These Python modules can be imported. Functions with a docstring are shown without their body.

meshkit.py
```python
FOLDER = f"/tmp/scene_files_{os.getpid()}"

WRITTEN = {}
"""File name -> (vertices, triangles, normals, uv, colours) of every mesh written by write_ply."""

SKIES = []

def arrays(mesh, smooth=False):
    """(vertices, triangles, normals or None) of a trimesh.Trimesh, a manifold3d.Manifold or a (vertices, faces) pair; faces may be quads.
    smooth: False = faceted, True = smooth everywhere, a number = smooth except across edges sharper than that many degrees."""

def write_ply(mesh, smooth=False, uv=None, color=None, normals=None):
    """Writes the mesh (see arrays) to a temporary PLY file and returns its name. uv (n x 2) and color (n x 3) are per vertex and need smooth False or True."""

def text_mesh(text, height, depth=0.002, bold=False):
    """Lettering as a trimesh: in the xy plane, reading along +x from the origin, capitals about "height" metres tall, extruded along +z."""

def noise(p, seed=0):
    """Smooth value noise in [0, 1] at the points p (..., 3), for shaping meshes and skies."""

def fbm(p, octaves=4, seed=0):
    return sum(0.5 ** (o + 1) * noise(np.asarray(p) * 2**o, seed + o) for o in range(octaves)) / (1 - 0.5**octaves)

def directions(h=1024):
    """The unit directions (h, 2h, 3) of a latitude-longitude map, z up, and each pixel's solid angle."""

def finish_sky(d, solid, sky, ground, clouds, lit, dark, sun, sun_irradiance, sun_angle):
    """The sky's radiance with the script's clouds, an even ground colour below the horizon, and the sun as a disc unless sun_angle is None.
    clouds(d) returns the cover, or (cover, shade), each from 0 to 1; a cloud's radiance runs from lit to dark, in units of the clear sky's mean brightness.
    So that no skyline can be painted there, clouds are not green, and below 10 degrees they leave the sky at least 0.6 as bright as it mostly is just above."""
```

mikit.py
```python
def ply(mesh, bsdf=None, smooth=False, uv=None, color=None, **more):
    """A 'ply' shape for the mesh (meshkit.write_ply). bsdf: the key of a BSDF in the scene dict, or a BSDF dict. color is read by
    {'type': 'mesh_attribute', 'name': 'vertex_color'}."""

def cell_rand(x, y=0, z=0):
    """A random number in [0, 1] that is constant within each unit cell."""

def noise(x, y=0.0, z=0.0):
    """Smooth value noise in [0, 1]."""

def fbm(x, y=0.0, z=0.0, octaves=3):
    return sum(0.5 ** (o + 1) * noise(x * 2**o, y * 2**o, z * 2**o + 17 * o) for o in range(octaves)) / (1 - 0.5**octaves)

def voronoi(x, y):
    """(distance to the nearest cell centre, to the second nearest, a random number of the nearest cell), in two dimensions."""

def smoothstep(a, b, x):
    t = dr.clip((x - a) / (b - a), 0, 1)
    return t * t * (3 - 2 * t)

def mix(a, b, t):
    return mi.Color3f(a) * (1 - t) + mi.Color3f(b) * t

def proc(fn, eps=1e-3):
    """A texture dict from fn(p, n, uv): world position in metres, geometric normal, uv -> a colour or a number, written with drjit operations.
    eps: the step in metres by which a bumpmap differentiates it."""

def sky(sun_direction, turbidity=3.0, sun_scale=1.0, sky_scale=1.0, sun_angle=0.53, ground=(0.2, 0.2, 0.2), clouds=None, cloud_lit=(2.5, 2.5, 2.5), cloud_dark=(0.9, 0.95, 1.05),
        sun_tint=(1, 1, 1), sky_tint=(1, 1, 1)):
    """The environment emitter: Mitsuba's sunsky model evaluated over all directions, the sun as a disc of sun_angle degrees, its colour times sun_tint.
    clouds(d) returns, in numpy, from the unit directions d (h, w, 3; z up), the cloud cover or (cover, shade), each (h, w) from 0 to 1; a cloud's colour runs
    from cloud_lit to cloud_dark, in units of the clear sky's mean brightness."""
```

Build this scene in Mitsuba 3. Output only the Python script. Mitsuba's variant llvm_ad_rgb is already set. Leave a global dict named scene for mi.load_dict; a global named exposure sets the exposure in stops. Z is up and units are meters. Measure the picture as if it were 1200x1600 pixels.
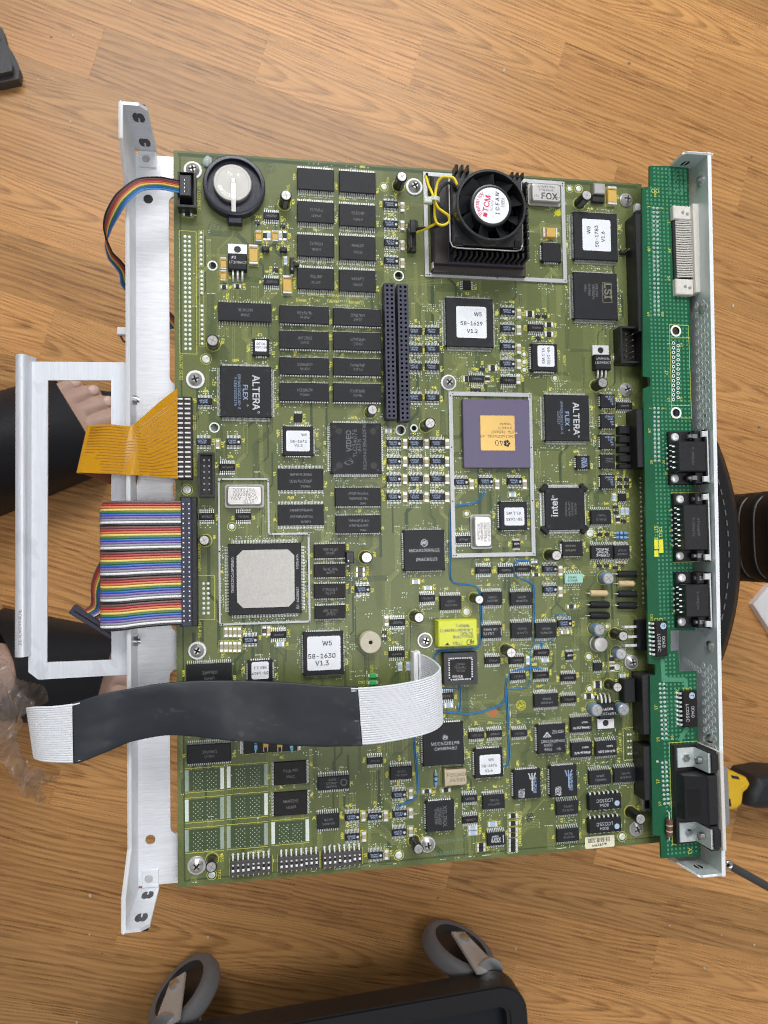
import math, random
import numpy as np
import trimesh, shapely, shapely.affinity
import drjit as dr
import mitsuba as mi
import manifold3d as m3
from shapely.geometry import Polygon, Point, LineString, box as sbox
from scipy.spatial.transform import Rotation
import mikit, meshkit
from mikit import proc, fbm, noise, cell_rand, smoothstep, mix

rnd = random.Random(7)
scene, labels = {}, {}

# ------------------------------------------------------------------ camera, light, exposure
# board frame in millimetres: x right, y up, z out of the board; origin at the board's upper left corner
ZB = 470.0                                     # board surface above the floor, mm
CAM = np.array([36.3, -219.1, 430.0])          # camera in the board frame, mm
RC = Rotation.from_euler('xyz', np.radians([2.5196, -10.3037, -0.9976])).as_matrix()
F = 1202.0
W_CAM = (CAM + [0, 0, ZB]) * 1e-3
fwd, up = RC @ [0, 0, -1.0], RC @ [0, 1.0, 0]
T = mi.ScalarTransform4f
scene['camera'] = {'type': 'thinlens', 'fov': math.degrees(2 * math.atan(600 / F)), 'fov_axis': 'x', 'near_clip': 0.02, 'far_clip': 60.0,
                   'aperture_radius': 0.0006, 'focus_distance': 0.425,
                   'to_world': T().look_at(origin=W_CAM.tolist(), target=(W_CAM + fwd).tolist(), up=up.tolist())}
exposure = 0.0

def lamp(key, centre, size, aim, power, label):
    c = np.array(centre, float)
    d = np.array(aim, float) - c
    up_ = [0, 0, 1] if abs(d[2]) < 0.95 * np.linalg.norm(d) else [0, 1, 0]
    scene[key] = {'type': 'rectangle', 'to_world': T().look_at(origin=c.tolist(), target=list(aim), up=up_) @ T().scale([size[0] / 2, size[1] / 2, 1]),
                  'bsdf': {'type': 'diffuse', 'reflectance': {'type': 'rgb', 'value': [0.7, 0.7, 0.7]}},
                  'emitter': {'type': 'area', 'radiance': {'type': 'rgb', 'value': power}}}
    labels[key] = {'label': label, 'category': 'ceiling lamp'}

lamp('ceiling_lamp', (0.10, 1.75, 2.45), (2.0, 1.1), (0.12, 0.1, 0.3), [8.9, 8.9, 9.0], 'large white ceiling lamp panel beyond the far edge of the board')
lamp('ceiling_lamp_001', (0.5, -0.35, 2.6), (0.9, 0.9), (0.45, -0.35, 0), [5.2, 5.2, 5.3], 'smaller white fill light panel added straight above the board')  # unseen fill panel, added to brighten the scene from above
scene['room_light'] = {'type': 'constant', 'radiance': {'type': 'rgb', 'value': [0.30, 0.305, 0.315]}}

def M(px, py, z=0.0):
    """The point of the board frame at height z (mm) seen at photograph pixel (px, py)."""
    d = RC @ np.array([(px - 600) / F, -(py - 800) / F, -1.0])
    t = (z - CAM[2]) / d[2]
    return (CAM + t * d)[:2]

def M3(px, py, z=0.0):
    a = M(px, py, z)
    return np.array([a[0], a[1], z])

def RECT(x0, y0, x1, y1, z=0.0):
    """axis-aligned rectangle (mm) from pixel bounds at height z"""
    cx, cy = (x0 + x1) / 2, (y0 + y1) / 2
    l, r = M(x0, cy, z), M(x1, cy, z)
    t, b = M(cx, y0, z), M(cx, y1, z)
    return l[0], b[1], r[0], t[1]

# ------------------------------------------------------------------ materials
def rgb(*c): return {'type': 'rgb', 'value': list(c)}

def mat(key, c, rough=0.5, metal=0.0, spec=0.5, bump=None, **kw):
    b = {'type': 'principled', 'base_color': c if isinstance(c, dict) else rgb(*c), 'roughness': rough, 'metallic': metal, 'specular': spec, **kw}
    if bump: b = {'type': 'bumpmap', 'arbitrary': bump[0], 'scale': bump[1], 'bsdf': b}
    scene[key] = {'type': 'twosided', 'bsdf': b}

GA = math.radians(-16.5)
STRIP, PLANK = 0.066, 0.46
def wood(p, n, uv):
    u = p.x * math.cos(GA) + p.y * math.sin(GA)
    v = -p.x * math.sin(GA) + p.y * math.cos(GA)
    row = dr.floor(v / STRIP)
    off = row * 0.6180339 - dr.floor(row * 0.6180339)
    col = dr.floor((u + off * PLANK) / PLANK)
    k, k2 = cell_rand(row, col, 3), cell_rand(row, col, 9)
    vv, uu = v + k * 7.3, u + k2 * 5.1
    wob = fbm(uu * 6.0, vv * 26.0, k * 9, 3)
    vl, ul = v - (row + 0.5) * STRIP, (u + off * PLANK) - (col + 0.5) * PLANK
    vc = vl - (k2 - 0.5) * 0.03 + (fbm(uu * 5.0, k * 40, 3.0, 2) - 0.5) * 0.03
    sg = dr.select(k > 0.5, 1.0, -1.0)
    arch = dr.square(vc) * (5200 + 5000 * k2) * sg + ul * (9 + 12 * k) + wob * 2.6
    straight = vv * (120 + 90 * k2) + wob * 4.2
    ring = dr.select(cell_rand(row, col, 5) > 0.52, arch, straight)
    fr = ring - dr.floor(ring)
    line = smoothstep(0.30, 0.80, fr) * (1 - smoothstep(0.84, 1.0, fr))
    line = line * (0.45 + 0.55 * noise(uu * 16, vv * 210))
    pore = smoothstep(0.55, 0.80, noise(uu * 40, vv * 1300)) * smoothstep(0.25, 0.7, noise(uu * 8, vv * 150))
    fine = noise(uu * 22, vv * 640) * 0.6 + noise(uu * 60, vv * 1500) * 0.4
    tone = 0.77 + 0.40 * k + 0.22 * (fbm(uu * 3, vv * 14) - 0.5)
    c = mix(mi.Color3f(0.600, 0.322, 0.120), mi.Color3f(0.205, 0.086, 0.027), dr.clip(0.50 * line + 0.42 * pore + 0.56 * (fine - 0.36), 0, 1))
    e = dr.abs(v / STRIP - row - 0.5) * 2
    return c * tone * mix(mi.Color3f(1), mi.Color3f(1.03, 0.97, 0.92), k2)
mat('m_wood', proc(wood), 0.30, spec=0.28)

def mask_green(p, n, uv):
    a = fbm(p.x * 26, p.y * 26, 0, 3)
    b = smoothstep(0.46, 0.54, noise(p.x * 90 + 3, p.y * 28))
    g = noise(p.x * 1400, p.y * 1400)
    c = mix(mi.Color3f(0.112, 0.137, 0.047), mi.Color3f(0.160, 0.185, 0.066), dr.clip(0.55 * b + 0.7 * (a - 0.35), 0, 1))
    return c * (0.94 + 0.12 * g)
mat('m_mask', proc(mask_green), 0.34, spec=0.32)
mat('m_trace', (0.225, 0.248, 0.085), 0.34, spec=0.3)
mat('m_moat', (0.055, 0.082, 0.034), 0.36, spec=0.3)
mat('m_board_edge', (0.17, 0.21, 0.07), 0.6)
mat('m_bare', (0.16, 0.24, 0.17), 0.35)
mat('m_green', proc(lambda p, n, uv: mix(mi.Color3f(0.007, 0.090, 0.038), mi.Color3f(0.012, 0.120, 0.052), fbm(p.x * 60, p.y * 60, 0, 2))), 0.28, spec=0.4)
mat('m_green_pad', (0.065, 0.27, 0.15), 0.3)
mat('m_green_edge', (0.02, 0.17, 0.07), 0.6)
mat('m_silk', (0.72, 0.68, 0.09), 0.6)
mat('m_silk_bright', (0.78, 0.74, 0.04), 0.6)
mat('m_tin', (0.78, 0.80, 0.81), 0.30, metal=0.35)
mat('m_pad', (0.70, 0.76, 0.70), 0.38, metal=0.2)
mat('m_via', (0.62, 0.72, 0.60), 0.4)
mat('m_steel', (0.62, 0.62, 0.63), 0.22, metal=1.0)
mat('m_screw', (0.62, 0.61, 0.59), 0.28, metal=0.7)
mat('m_washer', (0.62, 0.62, 0.60), 0.38, metal=0.9)
mat('m_white_ring', (0.85, 0.86, 0.86), 0.35)
def brushed(p, n, uv):
    s = noise(p.x * 120, p.y * 1900, p.z * 1900) * 0.6 + noise(p.x * 420, p.y * 3500, p.z * 900) * 0.4
    return mi.Color3f(0.735, 0.755, 0.785) * (0.90 + 0.20 * s)
mat('m_alu', proc(brushed), 0.42, metal=0.40)
def scratched(p, n, uv):
    s = noise(p.x * 1800, p.y * 90, p.z * 700)
    b = smoothstep(0.72, 0.80, noise(p.x * 260 + p.y * 170, p.y * 140 - p.x * 160)) * smoothstep(0.45, 0.7, fbm(p.x * 40, p.y * 40))
    return mi.Color3f(0.70, 0.735, 0.785) * (0.93 + 0.13 * s - 0.10 * b)
mat('m_alu_frame', proc(scratched), 0.45, metal=0.35)
mat('m_zinc', (0.60, 0.66, 0.65), 0.40, metal=0.35)
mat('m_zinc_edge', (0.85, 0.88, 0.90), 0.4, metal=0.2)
mat('m_fence', (0.47, 0.485, 0.485), 0.42, metal=0.4)
def chipfn(base):
    def f(p, n, uv): return mi.Color3f(*base) * (0.75 + 0.5 * noise(p.x * 5200, p.y * 5200, p.z * 5200))
    return f
mat('m_chip', proc(chipfn((0.017, 0.018, 0.020))), 0.42, spec=0.24)
mat('m_chip_grey', proc(chipfn((0.018, 0.019, 0.022))), 0.46, spec=0.25)
mat('m_chip_brown', (0.015, 0.013, 0.013), 0.45, spec=0.24)
mat('m_black', (0.012, 0.012, 0.014), 0.38)
mat('m_black_gloss', (0.010, 0.010, 0.013), 0.16)
mat('m_hole', (0.004, 0.004, 0.004), 0.8)
mat('m_navy', (0.030, 0.034, 0.062), 0.42)
mat('m_print', (0.56, 0.58, 0.60), 0.6)
mat('m_print_dim', (0.115, 0.118, 0.122), 0.6)
mat('m_print_blue', (0.27, 0.36, 0.52), 0.6)
mat('m_print_gold', (0.20, 0.19, 0.13), 0.6)
mat('m_ink', (0.02, 0.02, 0.025), 0.6)
mat('m_ink_grey', (0.16, 0.17, 0.18), 0.6)
mat('m_red_ink', (0.62, 0.03, 0.09), 0.6)
mat('m_sticker', (0.78, 0.81, 0.85), 0.45)
mat('m_cream', (0.78, 0.75, 0.55), 0.5)
mat('m_tant', (0.62, 0.40, 0.085), 0.40)
mat('m_tan', (0.60, 0.46, 0.24), 0.5)
mat('m_beige', (0.56, 0.52, 0.40), 0.5)
mat('m_brownpart', (0.15, 0.06, 0.035), 0.45)
mat('m_ceramic', (0.40, 0.36, 0.27), 0.45)
mat('m_resist', (0.016, 0.015, 0.016), 0.3)
mat('m_blue', (0.16, 0.33, 0.62), 0.4)
mat('m_cyan', (0.10, 0.42, 0.70), 0.35)
mat('m_purple', (0.125, 0.105, 0.185), 0.48)
mat('m_gold', (0.70, 0.47, 0.16), 0.36, metal=0.65)
mat('m_goldpin', (0.72, 0.60, 0.34), 0.28, metal=0.9)
mat('m_can', (0.52, 0.51, 0.49), 0.32, metal=0.75)
mat('m_can_gold', (0.50, 0.42, 0.30), 0.30, metal=0.85)
mat('m_lid', proc(lambda p, n, uv: mi.Color3f(0.47, 0.46, 0.43) * (0.88 + 0.24 * fbm(p.x * 1500, p.y * 1500, 0, 2))), 0.45, metal=0.4)
mat('m_cell', (0.44, 0.435, 0.40), 0.40, metal=0.3)
mat('m_mint', (0.34, 0.62, 0.52), 0.5)
mat('m_relay', (0.68, 0.72, 0.045), 0.38)
mat('m_led', (0.05, 0.45, 0.12), 0.2)
mat('m_bodge', (0.02, 0.20, 0.50), 0.30)
mat('m_lightblue', (0.40, 0.52, 0.66), 0.35)
mat('m_white', (0.80, 0.81, 0.82), 0.4)
mat('m_ivory', (0.66, 0.64, 0.58), 0.45)
mat('m_shell', (0.30, 0.30, 0.30), 0.4, metal=0.6)
mat('m_navy_dark', (0.012, 0.014, 0.026), 0.30)
mat('m_cap_blue', (0.20, 0.29, 0.40), 0.35)
mat('m_switch', (0.060, 0.055, 0.052), 0.5)
mat('m_flange', (0.36, 0.355, 0.34), 0.4, metal=0.5)
mat('m_site', (0.30, 0.38, 0.33), 0.4)
mat('m_groove_shade', (0.22, 0.25, 0.28), 0.5)
mat('m_ffc', (0.72, 0.745, 0.77), 0.42)
def sleeve(p, n, uv):
    s = smoothstep(0.70, 0.78, noise(p.x * 330 + p.y * 90, p.y * 700)) * smoothstep(0.56, 0.72, fbm(p.x * 30, p.y * 60, 1, 3))
    return mi.Color3f(0.024, 0.028, 0.034) * (0.8 + 0.4 * fbm(p.x * 40, p.y * 40)) + mi.Color3f(0.025) * s
mat('m_sleeve', proc(sleeve), 0.42, spec=0.4)
mat('m_fan', (0.020, 0.021, 0.023), 0.24)
mat('m_heatsink', (0.014, 0.013, 0.015), 0.36, metal=0.3)
mat('m_hs_base', (0.075, 0.065, 0.105), 0.35, metal=0.4)
mat('m_socket', (0.040, 0.033, 0.030), 0.5)
mat('m_yellow_wire', (0.80, 0.64, 0.02), 0.35)
mat('m_black_wire', (0.015, 0.015, 0.016), 0.35)
mat('m_tie', (0.62, 0.66, 0.56), 0.4)
mat('m_amber', (0.53, 0.255, 0.003), 0.18, spec=0.45)
mat('m_amber_dark', (0.34, 0.135, 0.010), 0.3)
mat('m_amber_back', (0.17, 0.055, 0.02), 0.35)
mat('m_conn_brown', (0.028, 0.017, 0.014), 0.4)
mat('m_orange_ink', (0.42, 0.16, 0.06), 0.6)
mat('m_yellow_ink', (0.62, 0.60, 0.02), 0.6)
mat('m_toner', (0.66, 0.66, 0.64), 0.4)
mat('m_stamp', (0.05, 0.075, 0.05), 0.5)
mat('m_vinyl', (0.008, 0.008, 0.009), 0.42, spec=0.35)
mat('m_thread', (0.12, 0.12, 0.12), 0.7)
mat('m_bellows', (0.008, 0.008, 0.009), 0.5, spec=0.12)
mat('m_rib_glint', (0.22, 0.22, 0.22), 0.3)
mat('m_tray_plastic', (0.012, 0.012, 0.014), 0.42)
mat('m_tray_inner', (0.006, 0.010, 0.016), 0.35)
mat('m_tyre', (0.15, 0.15, 0.155), 0.6)
mat('m_fork', (0.52, 0.51, 0.49), 0.4, metal=0.2)
mat('m_tool_yellow', (0.80, 0.50, 0.02), 0.4)
mat('m_tool_black', (0.016, 0.018, 0.022), 0.5)
mat('m_paper', (0.70, 0.69, 0.70), 0.7)
mat('m_slate', (0.050, 0.052, 0.055), 0.55)
mat('m_sandal', (0.010, 0.011, 0.014), 0.55, spec=0.3)
mat('m_skin', proc(lambda p, n, uv: mix(mi.Color3f(0.42, 0.27, 0.21), mi.Color3f(0.52, 0.36, 0.29), fbm(p.x * 70, p.y * 70, p.z * 70, 2))), 0.5, spec=0.35)
mat('m_nail', (0.60, 0.42, 0.35), 0.35)
mat('m_cloth', (0.05, 0.055, 0.07), 0.9)
mat('m_crumb', (0.60, 0.52, 0.42), 0.8)
mat('m_dirt', (0.13, 0.12, 0.14), 0.8)
scene['m_film'] = {'type': 'blendbsdf', 'weight': 0.89, 'a': {'type': 'twosided', 'bsdf': {'type': 'principled', 'base_color': rgb(0.50, 0.45, 0.41), 'roughness': 0.08, 'specular': 1.0}},
                   'b': {'type': 'thindielectric', 'int_ior': 1.6}}
scene['m_glue'] = {'type': 'twosided', 'bsdf': {'type': 'principled', 'base_color': rgb(0.40, 0.46, 0.44), 'roughness': 0.12}}
RAIN = {'black': (0.016, 0.016, 0.017), 'brown': (0.16, 0.085, 0.07), 'red': (0.43, 0.045, 0.055), 'orange': (0.62, 0.19, 0.07), 'yellow': (0.74, 0.60, 0.16),
        'green': (0.045, 0.18, 0.085), 'blue': (0.035, 0.13, 0.50), 'violet': (0.20, 0.14, 0.42), 'grey': (0.30, 0.31, 0.34), 'white': (0.80, 0.80, 0.80), 'sky': (0.10, 0.28, 0.62)}
for k, c in RAIN.items(): mat('m_w_' + k, c, 0.33)

# ------------------------------------------------------------------ mesh helpers (millimetres, board frame)
class MB:
    def __init__(s): s.v, s.f, s.n = [], [], 0
    def add(s, v, f):
        v, f = np.asarray(v, float).reshape(-1, 3), np.asarray(f, int)
        if f.shape[1] == 4: f = np.vstack([f[:, [0, 1, 2]], f[:, [0, 2, 3]]])
        s.v.append(v); s.f.append(f + s.n); s.n += len(v); return s
    def tm(s, m, M4=None):
        v = np.array(m.vertices)
        if M4 is not None: v = v @ M4[:3, :3].T + M4[:3, 3]
        return s.add(v, m.faces)
    def box(s, x0, y0, z0, x1, y1, z1, c=0.0, cb=0.0):
        """box with its top edge chamfered by c and its bottom edge by cb"""
        st = []
        if cb: st.append((z0, cb)); st.append((z0 + cb, 0))
        else: st.append((z0, 0))
        if c: st.append((z1 - c, 0)); st.append((z1, c))
        else: st.append((z1, 0))
        v, f = [], []
        for z, i in st: v += [[x0 + i, y0 + i, z], [x1 - i, y0 + i, z], [x1 - i, y1 - i, z], [x0 + i, y1 - i, z]]
        for k in range(len(st) - 1):
            for j in range(4):
                a, b = 4 * k + j, 4 * k + (j + 1) % 4
                f.append([a, b, b + 4, a + 4])
        f.append([3, 2, 1, 0]); t = 4 * (len(st) - 1); f.append([t, t + 1, t + 2, t + 3])
        return s.add(v, f)
    def rbox(s, cx, cy, w, h, rot, z0, z1, c=0.0):
        k = MB().box(-w / 2, -h / 2, z0, w / 2, h / 2, z1, c)
        a = math.radians(rot); R_ = np.array([[math.cos(a), -math.sin(a), 0], [math.sin(a), math.cos(a), 0], [0, 0, 1]])
        return s.add(k.v[0] @ R_.T + [cx, cy, 0], k.f[0])
    def prism(s, poly, z0, z1):
        for g in getattr(poly, 'geoms', [poly]):
            if g.area > 1e-9: m = trimesh.creation.extrude_polygon(g, z1 - z0, engine='earcut'); s.add(np.array(m.vertices) + [0, 0, z0], m.faces)
        return s
    def lathe(s, prof, cx=0, cy=0, n=20, axis=None, origin=None):
        """prof: (r, z) list from the bottom to the top; closed at r = 0 by the caller"""
        a = np.arange(n) * 2 * math.pi / n
        v = np.array([[r * math.cos(t), r * math.sin(t), z] for r, z in prof for t in a])
        f = [[k * n + j, k * n + (j + 1) % n, (k + 1) * n + (j + 1) % n, (k + 1) * n + j] for k in range(len(prof) - 1) for j in range(n)]
        if axis is not None:
            w = np.array(axis, float); w /= np.linalg.norm(w)
            u = np.cross(w, [0, 0, 1.0] if abs(w[2]) < 0.9 else [1.0, 0, 0]); u /= np.linalg.norm(u)
            v = v @ np.array([u, np.cross(w, u), w]) + origin
        else: v = v + [cx, cy, 0]
        return s.add(v, f)
    def cyl(s, cx, cy, z0, z1, r, n=16, c=0.0):
        return s.lathe([(0, z0), (r, z0), (r, z1 - c), (r - c, z1), (0, z1)] if c else [(0, z0), (r, z0), (r, z1), (0, z1)], cx, cy, n)
    def disc(s, cx, cy, z, r, n=8):
        a = np.arange(n) * 2 * math.pi / n
        v = np.c_[cx + r * np.cos(a), cy + r * np.sin(a), np.full(n, z)]
        return s.add(v, [[0, i, i + 1] for i in range(1, n - 1)])
    def ring(s, cx, cy, z, r0, r1, n=16, z0=None):
        prof = [(r1, z if z0 is None else z0), (r1, z), (r0, z)] if z0 is not None else [(r1, z), (r0, z)]
        return s.lathe(prof, cx, cy, n)
    def tube(s, pts, r, n=8, caps=True):
        p = np.asarray(pts, float)
        t = np.gradient(p, axis=0); t /= np.linalg.norm(t, axis=1, keepdims=True) + 1e-12
        ref = np.array([0, 0, 1.0]); a = np.cross(t, ref); bad = np.linalg.norm(a, axis=1) < 0.15
        a[bad] = np.cross(t[bad], [0, 1.0, 0]); a /= np.linalg.norm(a, axis=1, keepdims=True) + 1e-12
        for i in range(1, len(a)):
            if a[i] @ a[i - 1] < 0: a[i] = -a[i]
        b = np.cross(t, a); g = np.arange(n) * 2 * math.pi / n
        r = np.broadcast_to(r, (len(p),))
        v = p[:, None] + r[:, None, None] * (np.cos(g)[None, :, None] * a[:, None] + np.sin(g)[None, :, None] * b[:, None])
        f = [[i * n + j, i * n + (j + 1) % n, (i + 1) * n + (j + 1) % n, (i + 1) * n + j] for i in range(len(p) - 1) for j in range(n)]
        s.add(v.reshape(-1, 3), f)
        if caps:
            for i, o in ((0, -1), (len(p) - 1, 1)): s.add(v[i], [[0, j, j + 1][::o] for j in range(1, n - 1)])
        return s
    def strip(s, x, y, dx, dy, prof, w, t):
        """a bent metal strip: prof = (distance along (dx, dy), z), width w, thickness t"""
        px, py = -dy, dx; v = []
        for u, z in prof:
            for q, k in ((-1, -1), (1, -1), (1, 1), (-1, 1)): v.append([x + dx * u + px * q * w / 2, y + dy * u + py * q * w / 2, z + k * t / 2])
        f = [[4 * i + j, 4 * i + (j + 1) % 4, 4 * i + 4 + (j + 1) % 4, 4 * i + 4 + j] for i in range(len(prof) - 1) for j in range(4)]
        e = 4 * len(prof) - 4
        return s.add(v, f + [[3, 2, 1, 0], [e, e + 1, e + 2, e + 3]])
    def quad(s, p0, p1, w, z):
        p0, p1 = np.array(p0[:2]), np.array(p1[:2]); d = p1 - p0; L = np.linalg.norm(d)
        if L < 1e-6: return s
        q = np.array([-d[1], d[0]]) / L * w / 2
        return s.add([[*(p0 - q), z], [*(p1 - q), z], [*(p1 + q), z], [*(p0 + q), z]], [[0, 1, 2, 3]])
    def line(s, pts, w, z):
        for a, b in zip(pts[:-1], pts[1:]): s.quad(a, b, w, z)
        return s
    def text(s, txt, cx, cy, z, h, rot=0.0, align='c', bold=False, sx=1.0):
        a = math.radians(rot); ca, sa = math.cos(a), math.sin(a)
        w = sum(adv(c) for c in txt) * h * sx
        x = {'c': -w / 2, 'l': 0, 'r': -w}[align]
        for c in txt:
            g = glyph(c, bold)
            if g is not None:
                v = g[0] * [h * sx, h, 1] + [x, -h / 2, 0]
                s.add(np.c_[cx + ca * v[:, 0] - sa * v[:, 1], cy + sa * v[:, 0] + ca * v[:, 1], z + v[:, 2]], g[1])
            x += adv(c) * h * sx
        return s
    def mesh(s): return trimesh.Trimesh(np.vstack(s.v), np.vstack(s.f), process=False)
    def __bool__(s): return s.n > 0

_G, _FONT = {}, []
def font():
    if not _FONT:
        from PIL import ImageFont
        import glob
        _FONT.append(ImageFont.truetype(glob.glob('/opt/blender-*/*/datafiles/fonts/Inter.woff2')[0], 96))
    return _FONT[0]
def adv(c):
    k = ('adv', c)
    if k not in _G: _G[k] = font().getlength(c) / 70.0
    return _G[k]
def glyph(c, bold):
    if c == ' ': return None
    k = (c, bold)
    if k not in _G:
        m = meshkit.text_mesh(c, 1.0, 0.02, bold)
        _G[k] = (np.array(m.vertices), np.array(m.faces))
    return _G[k]

def squiggle(mb, cx, cy, z, h, n, rot, w=None):
    """n illegible printed characters: a few short strokes each"""
    a = math.radians(rot); ca, sa = math.cos(a), math.sin(a); w = w or h * 0.21
    def P(u, v): return (cx + ca * u - sa * v, cy + sa * u + ca * v)
    segs = [((0, 0), (0, 1)), ((0.55, 0), (0.55, 1)), ((0, 1), (0.55, 1)), ((0, 0.5), (0.55, 0.5)), ((0, 0), (0.55, 0)), ((0, 1), (0.55, 0))]
    for i in range(n):
        for p0, p1 in rnd.sample(segs, 3):
            o = (i - n / 2) * h * 0.8
            mb.quad(P(o + p0[0] * h, (p0[1] - .5) * h), P(o + p1[0] * h, (p1[1] - .5) * h), w, z)

_used = {}
def newkey(base):
    n = _used.get(base, 0); _used[base] = n + 1
    return base if n == 0 else f'{base}_{n:03d}'
def put(key, mb, bsdf, smooth=False, label=None, category=None, kind=None, group=None):
    m = mb.mesh() if isinstance(mb, MB) else mb
    m = trimesh.Trimesh((np.array(m.vertices) + [0, 0, ZB]) * 1e-3, m.faces, process=False)
    if smooth is not False: m = trimesh.Trimesh(m.vertices, m.faces); m.merge_vertices()
    scene[key] = mikit.ply(m, bsdf, smooth)
    say(key, label, category, kind, group); return key
def say(key, label=None, category=None, kind=None, group=None):
    d = {k: v for k, v in (('label', label), ('category', category), ('kind', kind), ('group', group)) if v}
    if d: labels[key] = {**labels.get(key, {}), **d}

def mani(m):
    return m3.Manifold(m3.Mesh(np.asarray(m.vertices, np.float32), np.asarray(m.faces, np.uint32)))
def from_mani(m):
    k = m.to_mesh(); return trimesh.Trimesh(np.array(k.vert_properties[:, :3], float), np.array(k.tri_verts), process=False)
def rrect(x0, y0, x1, y1, r): return sbox(x0 + r, y0 + r, x1 - r, y1 - r).buffer(r, quad_segs=4)
def spline(pts, n=60):
    p = np.asarray(pts, float); d = np.r_[0, np.cumsum(np.linalg.norm(np.diff(p[:, :3], axis=0), axis=1))]
    from scipy.interpolate import PchipInterpolator, CubicSpline
    t = np.linspace(0, d[-1], n)
    return PchipInterpolator(d, p)(t)

# ------------------------------------------------------------------ the setting: floor
def build_floor():
    z = -ZB
    b = MB().box(-4000, -4000, z - 12, 4000, 4000, z - 0.35)
    put('floor', b, 'm_wood', kind='structure', label='brown oak laminate floor with narrow strips and dark grain', category='floor')
    ca, sa = math.cos(GA), math.sin(GA)
    # strips in view, each a plank of its own; rows and lengths agree with the grain of the material
    cen = M(600, 800, -ZB) * 1e-3
    u0, v0 = cen[0] * ca + cen[1] * sa, -cen[0] * sa + cen[1] * ca
    for row in range(math.floor((v0 - 0.95) / STRIP), math.floor((v0 + 0.95) / STRIP) + 1):
        off = row * 0.6180339 - math.floor(row * 0.6180339)
        for col in range(math.floor((u0 - 0.95 + off * PLANK) / PLANK), math.floor((u0 + 0.95 + off * PLANK) / PLANK) + 1):
            ua, ub = col * PLANK - off * PLANK, (col + 1) * PLANK - off * PLANK
            va, vb = row * STRIP, (row + 1) * STRIP
            k = MB().box(ua * 1e3 + .04, va * 1e3 + .04, z - 0.35, ub * 1e3 - .04, vb * 1e3 - .04, z, 0.1)
            v = k.v[0]; k.v[0] = np.c_[v[:, 0] * ca - v[:, 1] * sa, v[:, 0] * sa + v[:, 1] * ca, v[:, 2]]
            put(newkey('floor__plank'), k, 'm_wood')
build_floor()

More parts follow.
